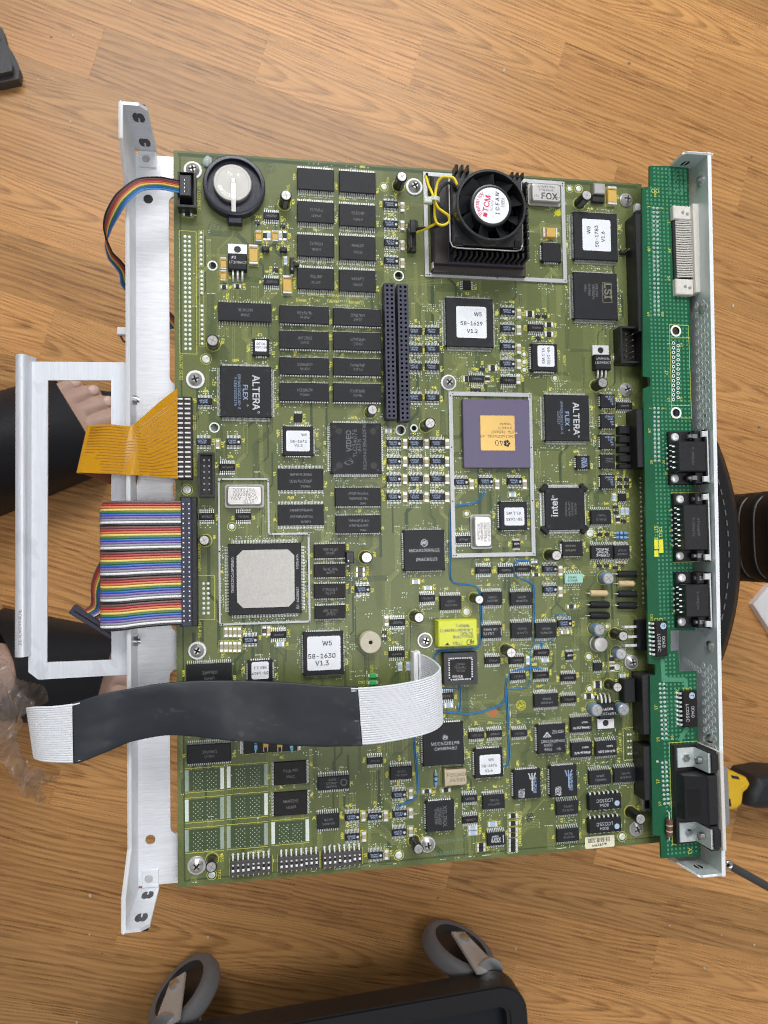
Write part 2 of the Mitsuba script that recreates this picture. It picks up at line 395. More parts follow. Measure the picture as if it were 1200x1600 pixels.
# ------------------------------------------------------------------ the sheet-metal chassis
XL, XP, ZT, EAR, PT = -21.4, 302.6, -10.0, 36.0, 29.5      # left wall, rear panel, tray top, heights of the ears and the panel
SKEW = 0.0163
def XPF(y): return XP + SKEW * (y + 200)          # the rear panel stands a degree out of square
def skew(mb):
    for v in mb.v: v[:, 0] += SKEW * (v[:, 1] + 200)
    return mb
say('chassis', 'long aluminium and zinc sheet metal chassis with folded corner ears, carrying both circuit boards', 'metal chassis')
def build_chassis():
    tray = sbox(XL - 1.2, -401.5, XP, 1.2)
    def cut(px0, py0, px1, py1, r):
        nonlocal tray
        a, b = M(px0, py0, ZT), M(px1, py1, ZT)
        tray = tray.difference(rrect(a[0], b[1], b[0], a[1], r))
    cut(263.5, 306, 290, 601, 4); cut(271, 748, 296, 783, 4); cut(270, 955, 296, 987, 5); cut(266, 1046, 290, 1302, 4)
    for x, y, r in ((231.5, 311, 2.6), (235, 1312, 2.6)): tray = tray.difference(Point(*M(x, y, ZT)).buffer(r))
    put('chassis', MB().prism(tray, ZT - 1.5, ZT), 'm_alu')
    put('chassis__added_dark_disc', MB().cyl(*M(231.5, 311, ZT), ZT - 4, ZT - .2, 2.75, 20), 'm_black')  # dark disc added under the tray hole so the hole reads black
    say('chassis__side_wall', 'brushed aluminium front wall with raised angled ears')
    # front wall: profile in (y, z), extruded in x
    prof = Polygon([(4.2, ZT - 1.5), (4.2, EAR), (-14, EAR), (-32, 15), (-372, 15), (-388, EAR), (-403.5, EAR), (-403.5, ZT - 1.5)])
    def wall(poly, x0, x1):
        m = trimesh.creation.extrude_polygon(poly, x1 - x0, engine='earcut')
        v = np.array(m.vertices); return MB().add(np.c_[v[:, 2] + x0, v[:, 0], v[:, 1]], m.faces)
    put('chassis__side_wall', wall(prof, XL - 2.0, XL), 'm_alu')
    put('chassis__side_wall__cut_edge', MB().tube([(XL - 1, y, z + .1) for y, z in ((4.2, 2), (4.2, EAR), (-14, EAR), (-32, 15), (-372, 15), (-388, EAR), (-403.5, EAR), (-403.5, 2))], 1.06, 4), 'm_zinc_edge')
    # ears: a plate across each end with two key-shaped holes, a riveted foot on the tray
    for top, y0, py in ((True, 3.2, (183, 227)), (False, -402.4, (1433, 1394))):
        y1 = y0 + 1.6 if top else y0 - 1.6
        w = M(245, 236, ZT)[0] if top else M(249, 1385, ZT)[0]
        plate = Polygon([(XL, ZT), (w, ZT), (w + (0 if top else 0), EAR - 4), (w - 4, EAR), (XL, EAR)])
        for zc in (24.5, -.5):
            hx = (XL + w) / 2 + .4
            for dx in (-1.1, 1.1): plate = plate.difference(shapely.affinity.scale(Point(hx + dx, zc).buffer(2.0), 1, 2.3))
            plate = plate.union(sbox(hx - .35, zc - 4.8, hx + .35, zc - .6))
        m = trimesh.creation.extrude_polygon(plate, 1.6, engine='earcut'); v = np.array(m.vertices)
        k = MB().add(np.c_[v[:, 0], v[:, 2] + min(y0, y1), v[:, 1]], m.faces[:, ::-1])
        fy = (y0 - 9.5, y0 - .2) if top else (y0 + .2, y0 + 9.5)
        k.box(XL + 2, fy[0], ZT + .02, w - .2, fy[1], ZT + 1.2, .2)
        hx = (XL + w) / 2 + .4; dk = MB()
        for zc in (24.5, -.5): dk.box(hx - 3.6, (y0 + .25 if top else y1 - 3), zc - 5.2, hx + 3.8, (y1 + 3 if top else y0 - .25), zc + 5.2, .4)
        ear = put(newkey('chassis__corner_ear'), k, 'm_alu', label='upper ear plate with two key-shaped holes' if top else 'lower ear plate with two key-shaped holes')
        put(ear + '__clip_nut', dk, 'm_black')
        put(newkey(ear + '__rivet'), MB().cyl((XL + w) / 2, (fy[0] + fy[1]) / 2, ZT + 1.2, ZT + 1.7, 2.1, 16, .3), 'm_washer')
    st = [M(x, y, 0) for x, y in ((301, 264), (648, 290), (980, 311), (305, 592), (702, 597), (308, 1017), (665, 1001), (980, 608), (988, 1035), (307, 1354), (669, 1321), (996, 1296))]
    for c in st: put(newkey('chassis__standoff'), MB().cyl(c[0], c[1], ZT, -1.62, 2.8, 6), 'm_steel')
    for py in (628, 1000):
        c = M3(210, py, -4)
        k = MB().lathe([(0, 0), (2.6, 0), (2.6, 2.0), (1.5, 2.2), (1.4, 3.2), (0, 3.2)], n=14, axis=(1, 0, 0), origin=(XL, c[1], 2.0))
        put(newkey('chassis__press_nut'), k, 'm_steel', 40)
    # rear panel with its perforations
    p = sbox(-409.4, ZT - 1.5, 6.6, PT)
    for j in range(17):
        for i in range(4):
            y = M(1092, 474 + j * 14.6, 20)[1] - (2.75 if i % 2 else 0) - i * .3
            if y > M(1092, 672, 20)[1]: p = p.difference(Point(y, 15.6 + i * 3.2).buffer(1.5, quad_segs=3))
    for j in range(9):
        for i in range(4): p = p.difference(Point(M(1095, 1042 + j * 14.6, 20)[1] - (2.75 if i % 2 else 0), 15.6 + i * 3.2).buffer(1.5, quad_segs=3))
    for j in range(6): p = p.difference(Point(M(1066 + j * 7, 1037 + j * 2, 10)[1], -4 + j * 3.1).buffer(1.5, quad_segs=3))
    m = trimesh.creation.extrude_polygon(p, 2.0, engine='earcut'); v = np.array(m.vertices)
    put('chassis__rear_panel', skew(MB().add(np.c_[v[:, 2] + XP, v[:, 0], v[:, 1]], m.faces)), 'm_zinc', label='zinc rear panel with rows of round vent holes')
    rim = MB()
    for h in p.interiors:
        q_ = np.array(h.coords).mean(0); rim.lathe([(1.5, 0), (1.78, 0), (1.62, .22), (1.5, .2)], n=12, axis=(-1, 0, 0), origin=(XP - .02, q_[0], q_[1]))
    put('chassis__rear_panel__painted_hole_glint', skew(rim), 'm_zinc_edge', 40, kind='stuff')  # bright rings added to paint the light caught at the vent holes
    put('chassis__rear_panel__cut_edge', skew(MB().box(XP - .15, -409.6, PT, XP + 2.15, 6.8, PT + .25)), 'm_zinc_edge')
    for top in (True, False):
        y0 = 5.0 if top else -407.8
        xa_ = XP - (14.8 if top else 13.6)
        plate = Polygon([(XP, ZT), (xa_, ZT), (xa_, PT - 1.5), (xa_ + 1.5, PT), (XP, PT)]).difference(shapely.affinity.scale(Point(XP - 7.6, 18.5).buffer(2.3), 1, 1.45)).union(sbox(XP - 8.1, 14, XP - 7.3, 23))
        m = trimesh.creation.extrude_polygon(plate, 1.6, engine='earcut'); v = np.array(m.vertices)
        k = newkey('chassis__end_plate')
        put(k, skew(MB().add(np.c_[v[:, 0], v[:, 2] + (y0 if top else y0 - 1.6), v[:, 1]], m.faces[:, ::-1])), 'm_zinc')
        put(k + '__clip_nut', skew(MB().box(XP - 11, (y0 + .25 if top else y0 - 3.6), 13.5, XP - 4.4, (y0 + 3.6 if top else y0 - .25), 23, .3)), 'm_black')
        e = [(xa_, -2), (xa_, PT - 1.4), (xa_ + 1.4, PT + .15), (XP, PT + .15)]
        yy = y0 + .8 if top else y0 - .8
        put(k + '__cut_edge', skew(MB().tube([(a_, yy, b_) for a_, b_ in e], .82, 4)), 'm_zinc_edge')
    for px, py, z in ((1093, 283, 22), (1096, 482, 22), (1104, 1010, 22), (1109, 1155, 21)):
        y = M(px, py, z)[1]
        put(newkey('chassis__panel_screw'), MB().lathe([(0, 0), (3.2, 0), (3.2, .8), (2.2, 1.7), (1.0, 2.0), (.9, 1.4), (0, 1.4)], n=14, axis=(-1, 0, 0), origin=(XPF(y), y, z)), 'm_steel', 40)
    for py in (600, 652, 1182, 1312):
        y = M(1115, py, 20)[1]
        put(newkey('chassis__panel_bolt'), MB().lathe([(0, 0), (3.4, 0), (3.2, 1.6), (2.0, 2.6), (0, 2.8)], n=14, axis=(1, 0, 0), origin=(XPF(y) + 2, y, 22)), 'm_brownpart' if py > 1000 else 'm_steel', 40)
build_chassis()

def build_display_frame():
    z = 2.0
    say('display_frame', 'white metal display frame with a large rectangular window left of the chassis', 'metal frame')
    o = [M(*q, z) for q in ((46, 565), (197, 566), (201, 1054), (60, 1062), (44, 1050))]
    poly = Polygon(o).buffer(-.6).buffer(.6)
    w = [M(*q, z) for q in ((74.5, 594), (173.5, 594), (174, 1031), (73.5, 1035))]
    put('display_frame', MB().prism(poly.difference(Polygon(w)), z - 1.5, z), 'm_alu_frame')
    # rounded rail along the far edge, with a groove between it and the plate
    a, b = M(32, 553, z + 5), M(33, 1027, z + 5)
    sec = [(0, 0), (1.2, 3.6), (3.2, 5.2), (5.0, 5.2), (6.6, 4.0), (7.4, .6), (9.6, -1.5)]
    x0 = a[0] - 3.8
    v, f = [], []
    inner = [(u, h - 1.2) for u, h in sec]
    loop = sec + inner[::-1]; n = len(loop)
    for y in (a[1], b[1]): v += [[x0 + u, y, z + h] for u, h in loop]
    f = [[i, (i + 1) % n, n + (i + 1) % n, n + i] for i in range(n)]
    k = MB().add(v, f)
    for j in range(len(sec) - 1):
        for o_, d in ((0, 1), (n, -1)): k.add([v[o_ + j], v[o_ + j + 1], v[o_ + n - 2 - j], v[o_ + n - 1 - j]], [[0, 1, 2, 3][::d]])
    put('display_frame__rail', k, 'm_alu_frame', 50, label='rounded rail along the outer edge of the frame')
    t = MB()
    for i, (py, n_) in enumerate(((960, 4), (974, 5), (990, 4), (1005, 3))):
        c = M(31, py, z + 5.3); squiggle(t, c[0], c[1], z + 5.25, 1.5, n_, -90)
    put('display_frame__rail__printing', t, 'm_flange', kind='stuff')
    # folded lip down towards the chassis
    e0, e1 = M(199, 566, z), M(202, 1054, z)
    put('display_frame__folded_lip', MB().box(e0[0] - .4, e1[1] + 1.5, z - 9, e0[0] + .8, e0[1] - 1, z - .1, .3), 'm_alu')
build_display_frame()

# ------------------------------------------------------------------ main circuit board
BW, BH = 280.0, 400.0
CB = 'circuit_board'
say(CB, 'large olive green circuit board crowded with chips, lying on the metal chassis', 'circuit board')
SILK, VIA, TRACE, MOAT, PADS, SITE = MB(), MB(), MB(), MB(), MB(), MB()
HOLES = [(332, 415, 2.0), (623, 431, 2.3), (335, 668, 2.1), (626, 672, 2.3), (647, 669, 1.5)]
BLOCK = []                                                  # rectangles (mm) taken by parts, for scattering vias
def build_board():
    p = sbox(0, -BH, BW, 0)
    for x, y, r in HOLES:
        c = M(x, y); p = p.difference(Point(*c).buffer(r))
        PADS.ring(c[0], c[1], .05, r, r + .8, 20)
    put(CB, MB().prism(p, -1.6, 0), 'm_mask')
build_board()

def designator(x, y, rot=None, n=None, h=1.45):
    squiggle(SILK, x, y, .06, h, n or rnd.choice((2, 2, 3, 3)), rnd.choice((0, -90)) if rot is None else rot)

def vias(x0, y0, x1, y1, density=.5, pitch=1.27):
    nx, ny = max(1, int((x1 - x0) / pitch)), max(1, int((y1 - y0) / pitch))
    for i in range(nx):
        for j in range(ny):
            if rnd.random() < density:
                x, y = x0 + (i + .5) * pitch + rnd.uniform(-.2, .2), y0 + (j + .5) * pitch + rnd.uniform(-.2, .2)
                if 1 < x < BW - 1 and -BH + 1 < y < -1: VIA.disc(x, y, .055, rnd.choice((.27, .33, .38)), 6)

GULL = lambda e, h: [(-.15, h), (.28 * e, h), (.55 * e, .14), (e, .12)]
def leads(mb, r, side, n, h, kind, ext, lw, inset=None):
    x0, y0, x1, y1 = r
    horiz = side in 'tb'
    L = (x1 - x0) if horiz else (y1 - y0)
    inset = (L / n) * .5 if inset is None else inset
    pos = np.linspace(inset, L - inset, n)
    for q in pos:
        x, y, dx, dy = {'t': (x0 + q, y1, 0, 1), 'b': (x0 + q, y0, 0, -1), 'l': (x0, y0 + q, -1, 0), 'r': (x1, y0 + q, 1, 0)}[side]
        if kind == 'gull': mb.strip(x, y, dx, dy, GULL(ext, h * .55), lw, .16)
        elif kind == 'j': mb.strip(x, y, dx, dy, [(-.2, h * .55), (ext * .75, h * .52), (ext, h * .3), (ext * .9, .1)], lw, .22)
        elif kind == 'dip': mb.strip(x, y, dx, dy, [(-.2, h * .55), (ext * .7, h * .55), (ext, h * .4), (ext, .1)], lw, .3)

def chip(name, r, h, sides, kind='gull', ext=1.4, lw=.3, body='m_chip', c=.25, cb=.3, label=None, z0=.15, vd=.62, inset=None, desig=True, parent=CB):
    """r: (x0, y0, x1, y1) mm; sides: {'t': lead count}"""
    key = newkey(f'{parent}__{name}')
    put(key, MB().box(r[0], r[1], z0, r[2], r[3], h, c, cb), body, label=label)
    ld = MB()
    for s, n in sides.items(): leads(ld, r, s, n, h, kind, ext, lw, inset)
    if ld: put(key + '__leads', ld, 'm_tin', kind='stuff')
    if vd:
        g = 2.8
        for s in 'tblr':
            if s in sides or rnd.random() < .3:
                e = ext if s in sides else 0
                a = {'t': (r[0], r[3] + e, r[2], r[3] + e + g), 'b': (r[0], r[1] - e - g, r[2], r[1] - e), 'l': (r[0] - e - g, r[1], r[0] - e, r[3]), 'r': (r[2] + e, r[1], r[2] + e + g, r[3])}[s]
                vias(*a, density=vd)
    if desig:
        designator(r[2] + 1.5 + (ext if 'r' in sides else 0), r[1] + (r[3] - r[1]) * rnd.choice((.25, .75)), -90)
        if rnd.random() < .5: designator(r[0] - 1.6 - (ext if 'l' in sides else 0), r[1] + (r[3] - r[1]) * rnd.uniform(.2, .8), -90)
        if rnd.random() < .7: designator(r[0] + (r[2] - r[0]) * rnd.uniform(.1, .9), r[3] + 2.2 + (ext if 't' in sides else 0), rnd.choice((0, -90)))
    return key
def marks(key, r, h, lines, mat_='m_print', sub='printing', rot=0, bold=False):
    """lines: (text or glyph count, fraction x, fraction y, height mm)"""
    mb = MB(); w, hh = r[2] - r[0], r[3] - r[1]
    for t, fx, fy, th in lines:
        x, y = r[0] + fx * w, r[1] + fy * hh
        if isinstance(t, int): squiggle(mb, x, y, h + .03, th, t, rot)
        else: mb.text(t, x, y, h + .02, th, rot, bold=bold)
    put(newkey(f'{key}__{sub}'), mb, mat_, kind='stuff' if isinstance(lines[0][0], int) else None)
def sticker(key, px, h, lines, rot=0, rad=1.0, mat_='m_sticker'):
    r = RECT(*px, h)
    s = put(key + '__paper_label', MB().prism(rrect(*r, rad), h, h + .12), mat_)
    mb = MB()
    for t, fx, fy, th in lines: mb.text(t, r[0] + fx * (r[2] - r[0]), r[1] + fy * (r[3] - r[1]), h + .13, th, rot, bold=True)
    put(key + '__lettering', mb, 'm_ink')

# --- shield fences
def fence(name, px_pts, w, label, z1=1.3, m='m_fence'):
    pts = [M(x, y, z1) for x, y in px_pts]
    # square up: snap to axis alignment between neighbours
    pts = [np.array(p) for p in pts]; n = len(pts)
    for i in range(n):
        a, b = pts[i], pts[(i + 1) % n]
        k = 1 if abs(b[0] - a[0]) > abs(b[1] - a[1]) else 0
        mval = (a[k] + b[k]) / 2; a[k] = b[k] = mval
    poly = LineString([*pts, pts[0]]).buffer(w / 2, cap_style=2, join_style=2)
    dots = MB(); per = LineString([*pts, pts[0]])
    holes = [p + np.array(o) for p in pts for o in ((1.4, 0), (0, -1.4))]
    for i in range(n):
        a, b = pts[i], pts[(i + 1) % n]; L = np.linalg.norm(b - a)
        holes += [a + (b - a) * t for t in np.linspace(0, 1, max(2, int(L / 22)))[1:-1]]
    for q in holes:
        q = per.interpolate(per.project(Point(*q))); dots.disc(q.x, q.y, z1 + .03, .42, 8)
    key = put(f'{CB}__{name}', MB().prism(poly, 0, z1), m, label=label); put(key + '__hole', dots, 'm_hole', kind='stuff')
fence('shield_fence', [(664.5, 271), (881, 287), (881.5, 439), (667, 429)], 2.3, 'silver fence around the fan cooler')
fence('shield_fence_001', [(705, 616), (830, 616), (832, 867.5), (708, 866)], 2.3, 'silver fence around the purple ceramic chip')
fence('shield_fence_002', [(342.5, 748.5), (419, 748.5), (420, 834), (482, 834), (484, 972), (343, 975)], 1.0, 'thin silver fence around the large chip with the metal lid')

# --- memory chips
def mem(px, n, h, body='m_chip', kind='gull', ext=1.7, name='memory_chip', lr=False, lines=((7, .5, .6, 1.5), (5, .5, .35, 1.3)), pm='m_print_dim', lw=.32, label=None):
    r = RECT(*px, h)
    k = chip(name, r, h, {'l': n, 'r': n} if lr else {'t': n, 'b': n}, kind, ext, lw, body, vd=.16, label=label)
    if lines: marks(k, r, h, lines, pm, rot=180)
    SILK.line([(r[0] - .5, r[1] - .4), (r[2] + .5, r[1] - .4)], .12, .05) if rnd.random() < .5 else None
    return k, r
for i, (t, b) in enumerate(((263.5, 296.7), (315, 347.5), (367, 401), (419, 452))):
    mem((465, t, 522, b), 20, 2.9, 'm_chip_grey', ext=2.2, lw=.44, lines=None if i < 1 else ((6, .5, .6, 1.5), (5, .5, .32, 1.3)))
for i, (t, b) in enumerate(((268, 301), (319.4, 353.7), (369, 406), (422, 455.6))):
    mem((530.5, t, 587, b), 20, 2.9, 'm_chip_grey', ext=2.2, lw=.44, lines=None if i < 1 else ((6, .5, .6, 1.5), (5, .5, .32, 1.3)))
for t, b in ((477.7, 505.6), (517, 545), (558.5, 585.6), (598, 626.6)): mem((437, t, 514, b), 20, 3.4, 'm_chip_grey', 'j', .7, lw=.6)
for t, b in ((482, 509), (519, 547.5), (560, 587), (599, 628)): mem((521, t, 596, b), 20, 3.4, 'm_chip_grey', 'j', .7, lw=.6)
mem((341, 473, 424, 502), 20, 2.6, 'm_chip_grey', ext=1.7)
for px in ((434, 732, 505, 766), (434, 788, 506, 821)):
    mem(px, 32, 1.2, ext=1.7, lw=.26, lines=((12, .5, .72, 1.3), (12, .5, .42, 1.3), (6, .6, .18, 1.2)), pm='m_ink_grey')
for px in ((524, 762, 595, 791), (525, 805, 595, 833)): mem(px, 20, 3.0, 'm_chip', 'j', .7, lw=.55, lines=((12, .5, .7, 1.2), (11, .5, .42, 1.2), (4, .6, .16, 1.1)), pm='m_ink_grey')
for px in ((491, 850, 540, 872), (491, 881, 540, 902), (491, 912, 540, 935), (492, 946, 540, 967)): mem(px, 14, 3.0, 'm_chip_brown', 'j', .8, lw=.6)
mem((291, 1037, 362, 1072), 22, 2.4, 'm_chip'); mem((292, 1163, 361, 1192), 22, 3.2, 'm_chip')
mem((380, 1143, 465, 1176), 20, 1.6, 'm_chip_brown', lr=True, lines=None)
for px in ((428, 1190, 479, 1226), (428, 1237, 480, 1274)): mem(px, 16, 1.6, 'm_chip_brown', lr=True, ext=1.2)
# empty chip sites with bare pads
for c0, c1 in ((289, 350), (354.5, 418.5), (424, 483)):
    for t, b in ((1199, 1237), (1245, 1284), (1292, 1331)):
        if c0 > 420 and t < 1290: continue
        d = (c0 - 290) * -.09
        r = RECT(c0, t + d, c1, b + d)
        for sgn, x in ((1, r[0]), (-1, r[2])): (PADS if rnd.random() < .25 else SITE).box(min(x, x + sgn * 1.9), r[1] + .8, .01, max(x, x + sgn * 1.9), r[3] - .8, .06)
        SILK.line([(r[0], r[3]), (r[2], r[3])], .2, .05); SILK.line([(r[0], r[1]), (r[2], r[1])], .2, .05)
        MOAT.box(r[0] + 2.2, r[1] + 1, .01, r[2] - 2.2, r[3] - 1, .035)
        for cx in (.33, .68):
            for i in range(5):
                for j in range(9):
                    if (i + j) % 2 == 0: VIA.disc(r[0] + (r[2] - r[0]) * cx + (i - 2) * 1.15, r[1] + 1.2 + j * 1.15, .06, .26, 6)

# --- big quad packages
def qfp(px, n, h, label, kind='gull', ext=1.7, lw=.24, body='m_chip_grey', sides='tblr', ns=None, c=.3, name='processor_chip', inset=None, vd=.3, dimples=True):
    r = RECT(*px, h)
    sd = {s: (n if s in 'tb' or not ns else ns) for s in sides}
    k = chip(name, r, h, sd, kind, ext, lw, body, c=c, cb=.6, label=label, vd=vd, inset=inset)
    if dimples:
        d = MB(); q = 2.2
        for x, y in ((r[0] + q, r[1] + q), (r[2] - q, r[1] + q), (r[0] + q, r[3] - q), (r[2] - q, r[3] - q)): d.disc(x, y, h + .02, .8, 14)
        put(k + '__moulding_mark', d, 'm_black', kind='stuff')
    return k, r
k, r = qfp((697, 466, 771, 542), 40, 3.4, 'square chip with white label 58-1629 above the purple chip', inset=1.2)
sticker(k, (713, 479, 760, 528), 3.4, [('W5', .72, .76, 2.2), ('58-1629', .5, .46, 2.2), ('V1.2', .52, .22, 2.2)])
k, r = qfp((897, 332, 965, 406), 40, 3.4, 'square chip with white label 58-1783 lettered sideways', inset=1.2)
sticker(k, (910, 343, 954, 392), 3.4, [('W5', .22, .65, 2.2), ('58-1783', .5, .46, 2.2), ('V1.6', .72, .46, 2.2)], 90)
k, r = qfp((897, 426, 965, 499), 40, 3.4, 'grey square chip with framed block-letter logo below the 58-1783 chip', inset=1.2)
marks(k, r, 3.4, [('LSI', .78, .62, 4.4)], 'm_print_gold', rot=-90, bold=True)
marks(k, r, 3.4, [(7, .66, .62, 1.1), (8, .52, .62, 1.3), (9, .44, .58, 1.3), (7, .35, .62, 1.3), (5, .26, .66, 1.2)], 'm_print_dim', rot=-90)
b = MB(); fx0, fx1, fy0, fy1 = r[0] + 18.4, r[0] + 24.3, r[1] + 10.5, r[1] + 22.5
b.line([(fx0, fy0), (fx1, fy0), (fx1, fy1), (fx0, fy1), (fx0, fy0)], .3, 3.43); put(k + '__logo_frame', b, 'm_print_gold')
def altera(px, l1, l2, label):
    k, r = qfp(px, 40, 3.4, label, inset=1.2)
    marks(k, r, 3.4, [('ALTERA', .70, .49, 3.7)], 'm_print', rot=-90, bold=True)
    marks(k, r, 3.4, [('FLEX', .49, .49, 2.6)], 'm_print_blue', rot=-90, bold=True, sub='lettering')
    marks(k, r, 3.4, [(l1, .37, .5, 1.45), (l2, .295, .5, 1.45)], 'm_print_blue', rot=-90, sub='part_number')
    b = MB().ring(r[0] + .745 * (r[2] - r[0]), r[1] + .10 * (r[3] - r[1]), 3.43, .35, .6, 12).ring(r[0] + .53 * (r[2] - r[0]), r[1] + .23 * (r[3] - r[1]), 3.43, .25, .45, 12)
    put(k + '__trademark', b, 'm_print')
altera((344, 572, 424, 652), 'EPF8452AQC160-3', 'Y CEA7200317A', 'square chip lettered ALTERA beside the amber flex cable connector')
altera((852, 617, 921, 689), 'EPF8282AQC160-2', 'CA9317', 'square chip lettered ALTERA beside the purple chip')
# metal-lidded processor
k, r = qfp((357, 849, 471, 960), 44, 3.6, 'largest square chip, with a bare metal lid', inset=2.0, body='m_chip', vd=.5, dimples=False, ext=2.0)
lr_ = RECT(370, 859, 460, 949, 3.6); ch = 3.3
oct_ = Polygon([(lr_[0] + ch, lr_[1]), (lr_[2] - ch, lr_[1]), (lr_[2], lr_[1] + ch), (lr_[2], lr_[3] - ch), (lr_[2] - ch, lr_[3]), (lr_[0] + ch, lr_[3]), (lr_[0], lr_[3] - ch), (lr_[0], lr_[1] + ch)])
put(k + '__metal_lid', MB().prism(oct_, 3.6, 4.0), 'm_lid', label='bare grey metal lid with cut corners')
marks(k, r, 3.6, [('TMS320C40PDB50', .055, .56, 1.5)], rot=90); marks(k, r, 3.6, [('EA-642BN37', .945, .22, 1.35), ('9205404', .945, .73, 1.35)], rot=90, sub='lettering')
# PQFP
k, r = qfp((517, 661, 596, 740), 25, 3.6, 'square chip lettered VIDEO with four dimples', ext=1.5, lw=.42, inset=2.0)
d = MB()
for fx in (.16, .84):
    for fy in (.16, .84): d.ring(r[0] + fx * (r[2] - r[0]), r[1] + fy * (r[3] - r[1]), 3.63, 0, 1.9, 20)
put(k + '__dimple', d, 'm_black', kind='stuff')
marks(k, r, 3.6, [('VIDEO', .35, .64, 2.8)], 'm_ink_grey', rot=90, bold=True); marks(k, r, 3.6, [('TLC34076', .47, .60, 2.3), ('-85FN', .56, .53, 2.0), ('9624940 BRA8DFW', .665, .53, 2.0)], 'm_ink_grey', rot=90, sub='part_number')
b = MB(); squiggle(b, r[0] + .38 * 27, r[1] + .24 * 27, 3.63, 3.2, 2, 40, .3); put(k + '__logo', b, 'm_ink_grey')
def plcc(px, n, label, h=3.8, body='m_chip', ext=.75, ns=None, vd=.35):
    return qfp(px, n, h, label, 'j', ext, .62, body, ns=ns, c=.35, name='processor_chip', inset=2.0, vd=vd, dimples=False)
k, r = plcc((631, 828, 695, 892), 17, 'square chip lettered MC68150 with a round logo')
marks(k, r, 3.8, [('MC68150FN33', .5, .5, 1.75), ('ZKAC8523', .55, .28, 1.75)])
def motorola(x, y, z, R):
    b = MB().ring(x, y, z, R * .82, R, 24)
    b.line([(x - R * .6, y - R * .5), (x - R * .3, y + R * .55), (x, y - R * .3), (x + R * .3, y + R * .55), (x + R * .6, y - R * .5)], R * .25, z + .01); return b
put(k + '__logo', motorola(r[0] + .5 * (r[2] - r[0]), r[1] + .68 * (r[3] - r[1]), 3.83, 2.1), 'm_print')
k, r = plcc((661, 1130, 725, 1196), 17, 'square chip lettered MCC53201 beside the flat grey cable')
marks(k, r, 3.8, [('MCC53201FN', .54, .52, 1.75), ('QHNR9450', .55, .40, 1.75)])
put(k + '__logo', motorola(r[0] + .54 * (r[2] - r[0]), r[1] + .66 * (r[3] - r[1]), 3.83, 1.5), 'm_print')
k, r = plcc((474, 987, 537, 1055), 17, 'square chip with white label 58-1630', 3.9)
sticker(k, (480, 994, 532, 1047), 3.9, [('W5', .6, .79, 2.5), ('58-1630', .43, .42, 2.5), ('V1.3', .44, .21, 2.5)])
k, r = plcc((442, 666, 490, 712), 13, 'small square chip with white label 58-1672', 3.8)
sticker(k, (447, 673, 484, 705), 3.8, [('W5', .76, .80, 1.4), ('58-1672', .52, .48, 1.5), ('V1.2', .52, .28, 1.5)])
k, r = plcc((781, 784, 824, 828), 11, 'small square chip with upside-down white label 58-1633 inside the fence', 3.8)
sticker(k, (788, 793, 819, 821), 3.8, [('V1.1 W5', .48, .68, 1.6), ('58-1633', .50, .34, 1.6)], 180)
k, r = plcc((831, 537, 871, 580), 11, 'small square chip with sideways white label 58-1635', 3.8)
sticker(k, (840, 540, 866, 573), 3.8, [('58-1635', .66, .52, 1.7), ('V1.1 W5', .34, .52, 1.7)], -90)
k, r = plcc((387, 1032, 426, 1066), 9, 'small square chip with upside-down label 58-1607 above the black sleeve', 3.6)
sticker(k, (393, 1034, 420, 1061), 3.6, [('REV 1.3', .5, .66, 1.35), ('58-1607', .5, .34, 1.45)], 180)
k, r = plcc((742, 1170, 786, 1215), 11, 'small square chip with white label 58-1676', 3.8)
sticker(k, (749.5, 1179, 782, 1210), 3.8, [('W5', .55, .74, 1.5), ('58-1676', .45, .45, 1.5), ('V1.4', .42, .20, 1.5)])
k, r = plcc((395, 529, 421, 556), 5, 'tiny square chip with a white label', 3.2)
sticker(k, (398.5, 531.5, 416.5, 549), 3.2, [('V1.00', .5, .66, 1.2), ('58-1604', .5, .34, 1.2)], 180, .5)
k, r = plcc((840, 1132, 884, 1177), 11, 'square chip lettered ZILOG with an arrow logo', 3.8, body='m_chip_grey')
marks(k, r, 3.8, [('ZILOG', .72, .74, 1.7), ('Z8523020VSC', .54, .42, 1.5), ('ESCC', .37, .29, 1.4), ('9552', .37, .14, 1.4), ('VO', .74, .14, 1.4)])
x, y = r[0] + .34 * (r[2] - r[0]), r[1] + .64 * (r[3] - r[1])
b = MB().line([(x - 2.2, y - 1.2), (x - .9, y + .3), (x, y + 1.6), (x + .9, y + .3), (x + 2.2, y - 1.2)], .75, 3.83).line([(x - .9, y - 1.6), (x, y - .2), (x + .9, y - 1.6)], .5, 3.84); put(k + '__logo', b, 'm_print')
for px, lab in (((803, 1203, 845, 1248), 'square chip with a white feathered logo, left of its twin'), ((860, 1197, 902, 1245), 'square chip with a blue feathered logo, right of its twin')):
    k, r = plcc(px, 11, lab, 3.8, body='m_chip_grey'); w, h_ = r[2] - r[0], r[3] - r[1]
    b = MB(); x, y = r[0] + .68 * w, r[1] + .66 * h_
    for q in (-1, 0, 1): b.line([(x + q * 1.0, y), (x + q * 1.5, y + 2.4), (x + q * 2.2, y + 3.6)], .7, 3.83)
    b.quad((x, y + .6), (x, y - 6.6), .8, 3.84)
    put(k + '__logo', b, 'm_print' if 'white' in lab else 'm_print_blue')
    marks(k, r, 3.8, [(12, .80, .46, 1.0), (12, .74, .46, 1.0)], 'm_print_blue', rot=-90); marks(k, r, 3.8, [(6, .36, .2, 1.1), (6, .28, .2, 1.1), (5, .2, .2, 1.1)], 'm_print', rot=90, sub='lettering')
k, r = plcc((666, 1252, 710, 1299), 11, 'brownish square chip with dim sideways lettering below the 58-1676 chip', 3.8, body='m_chip_grey')
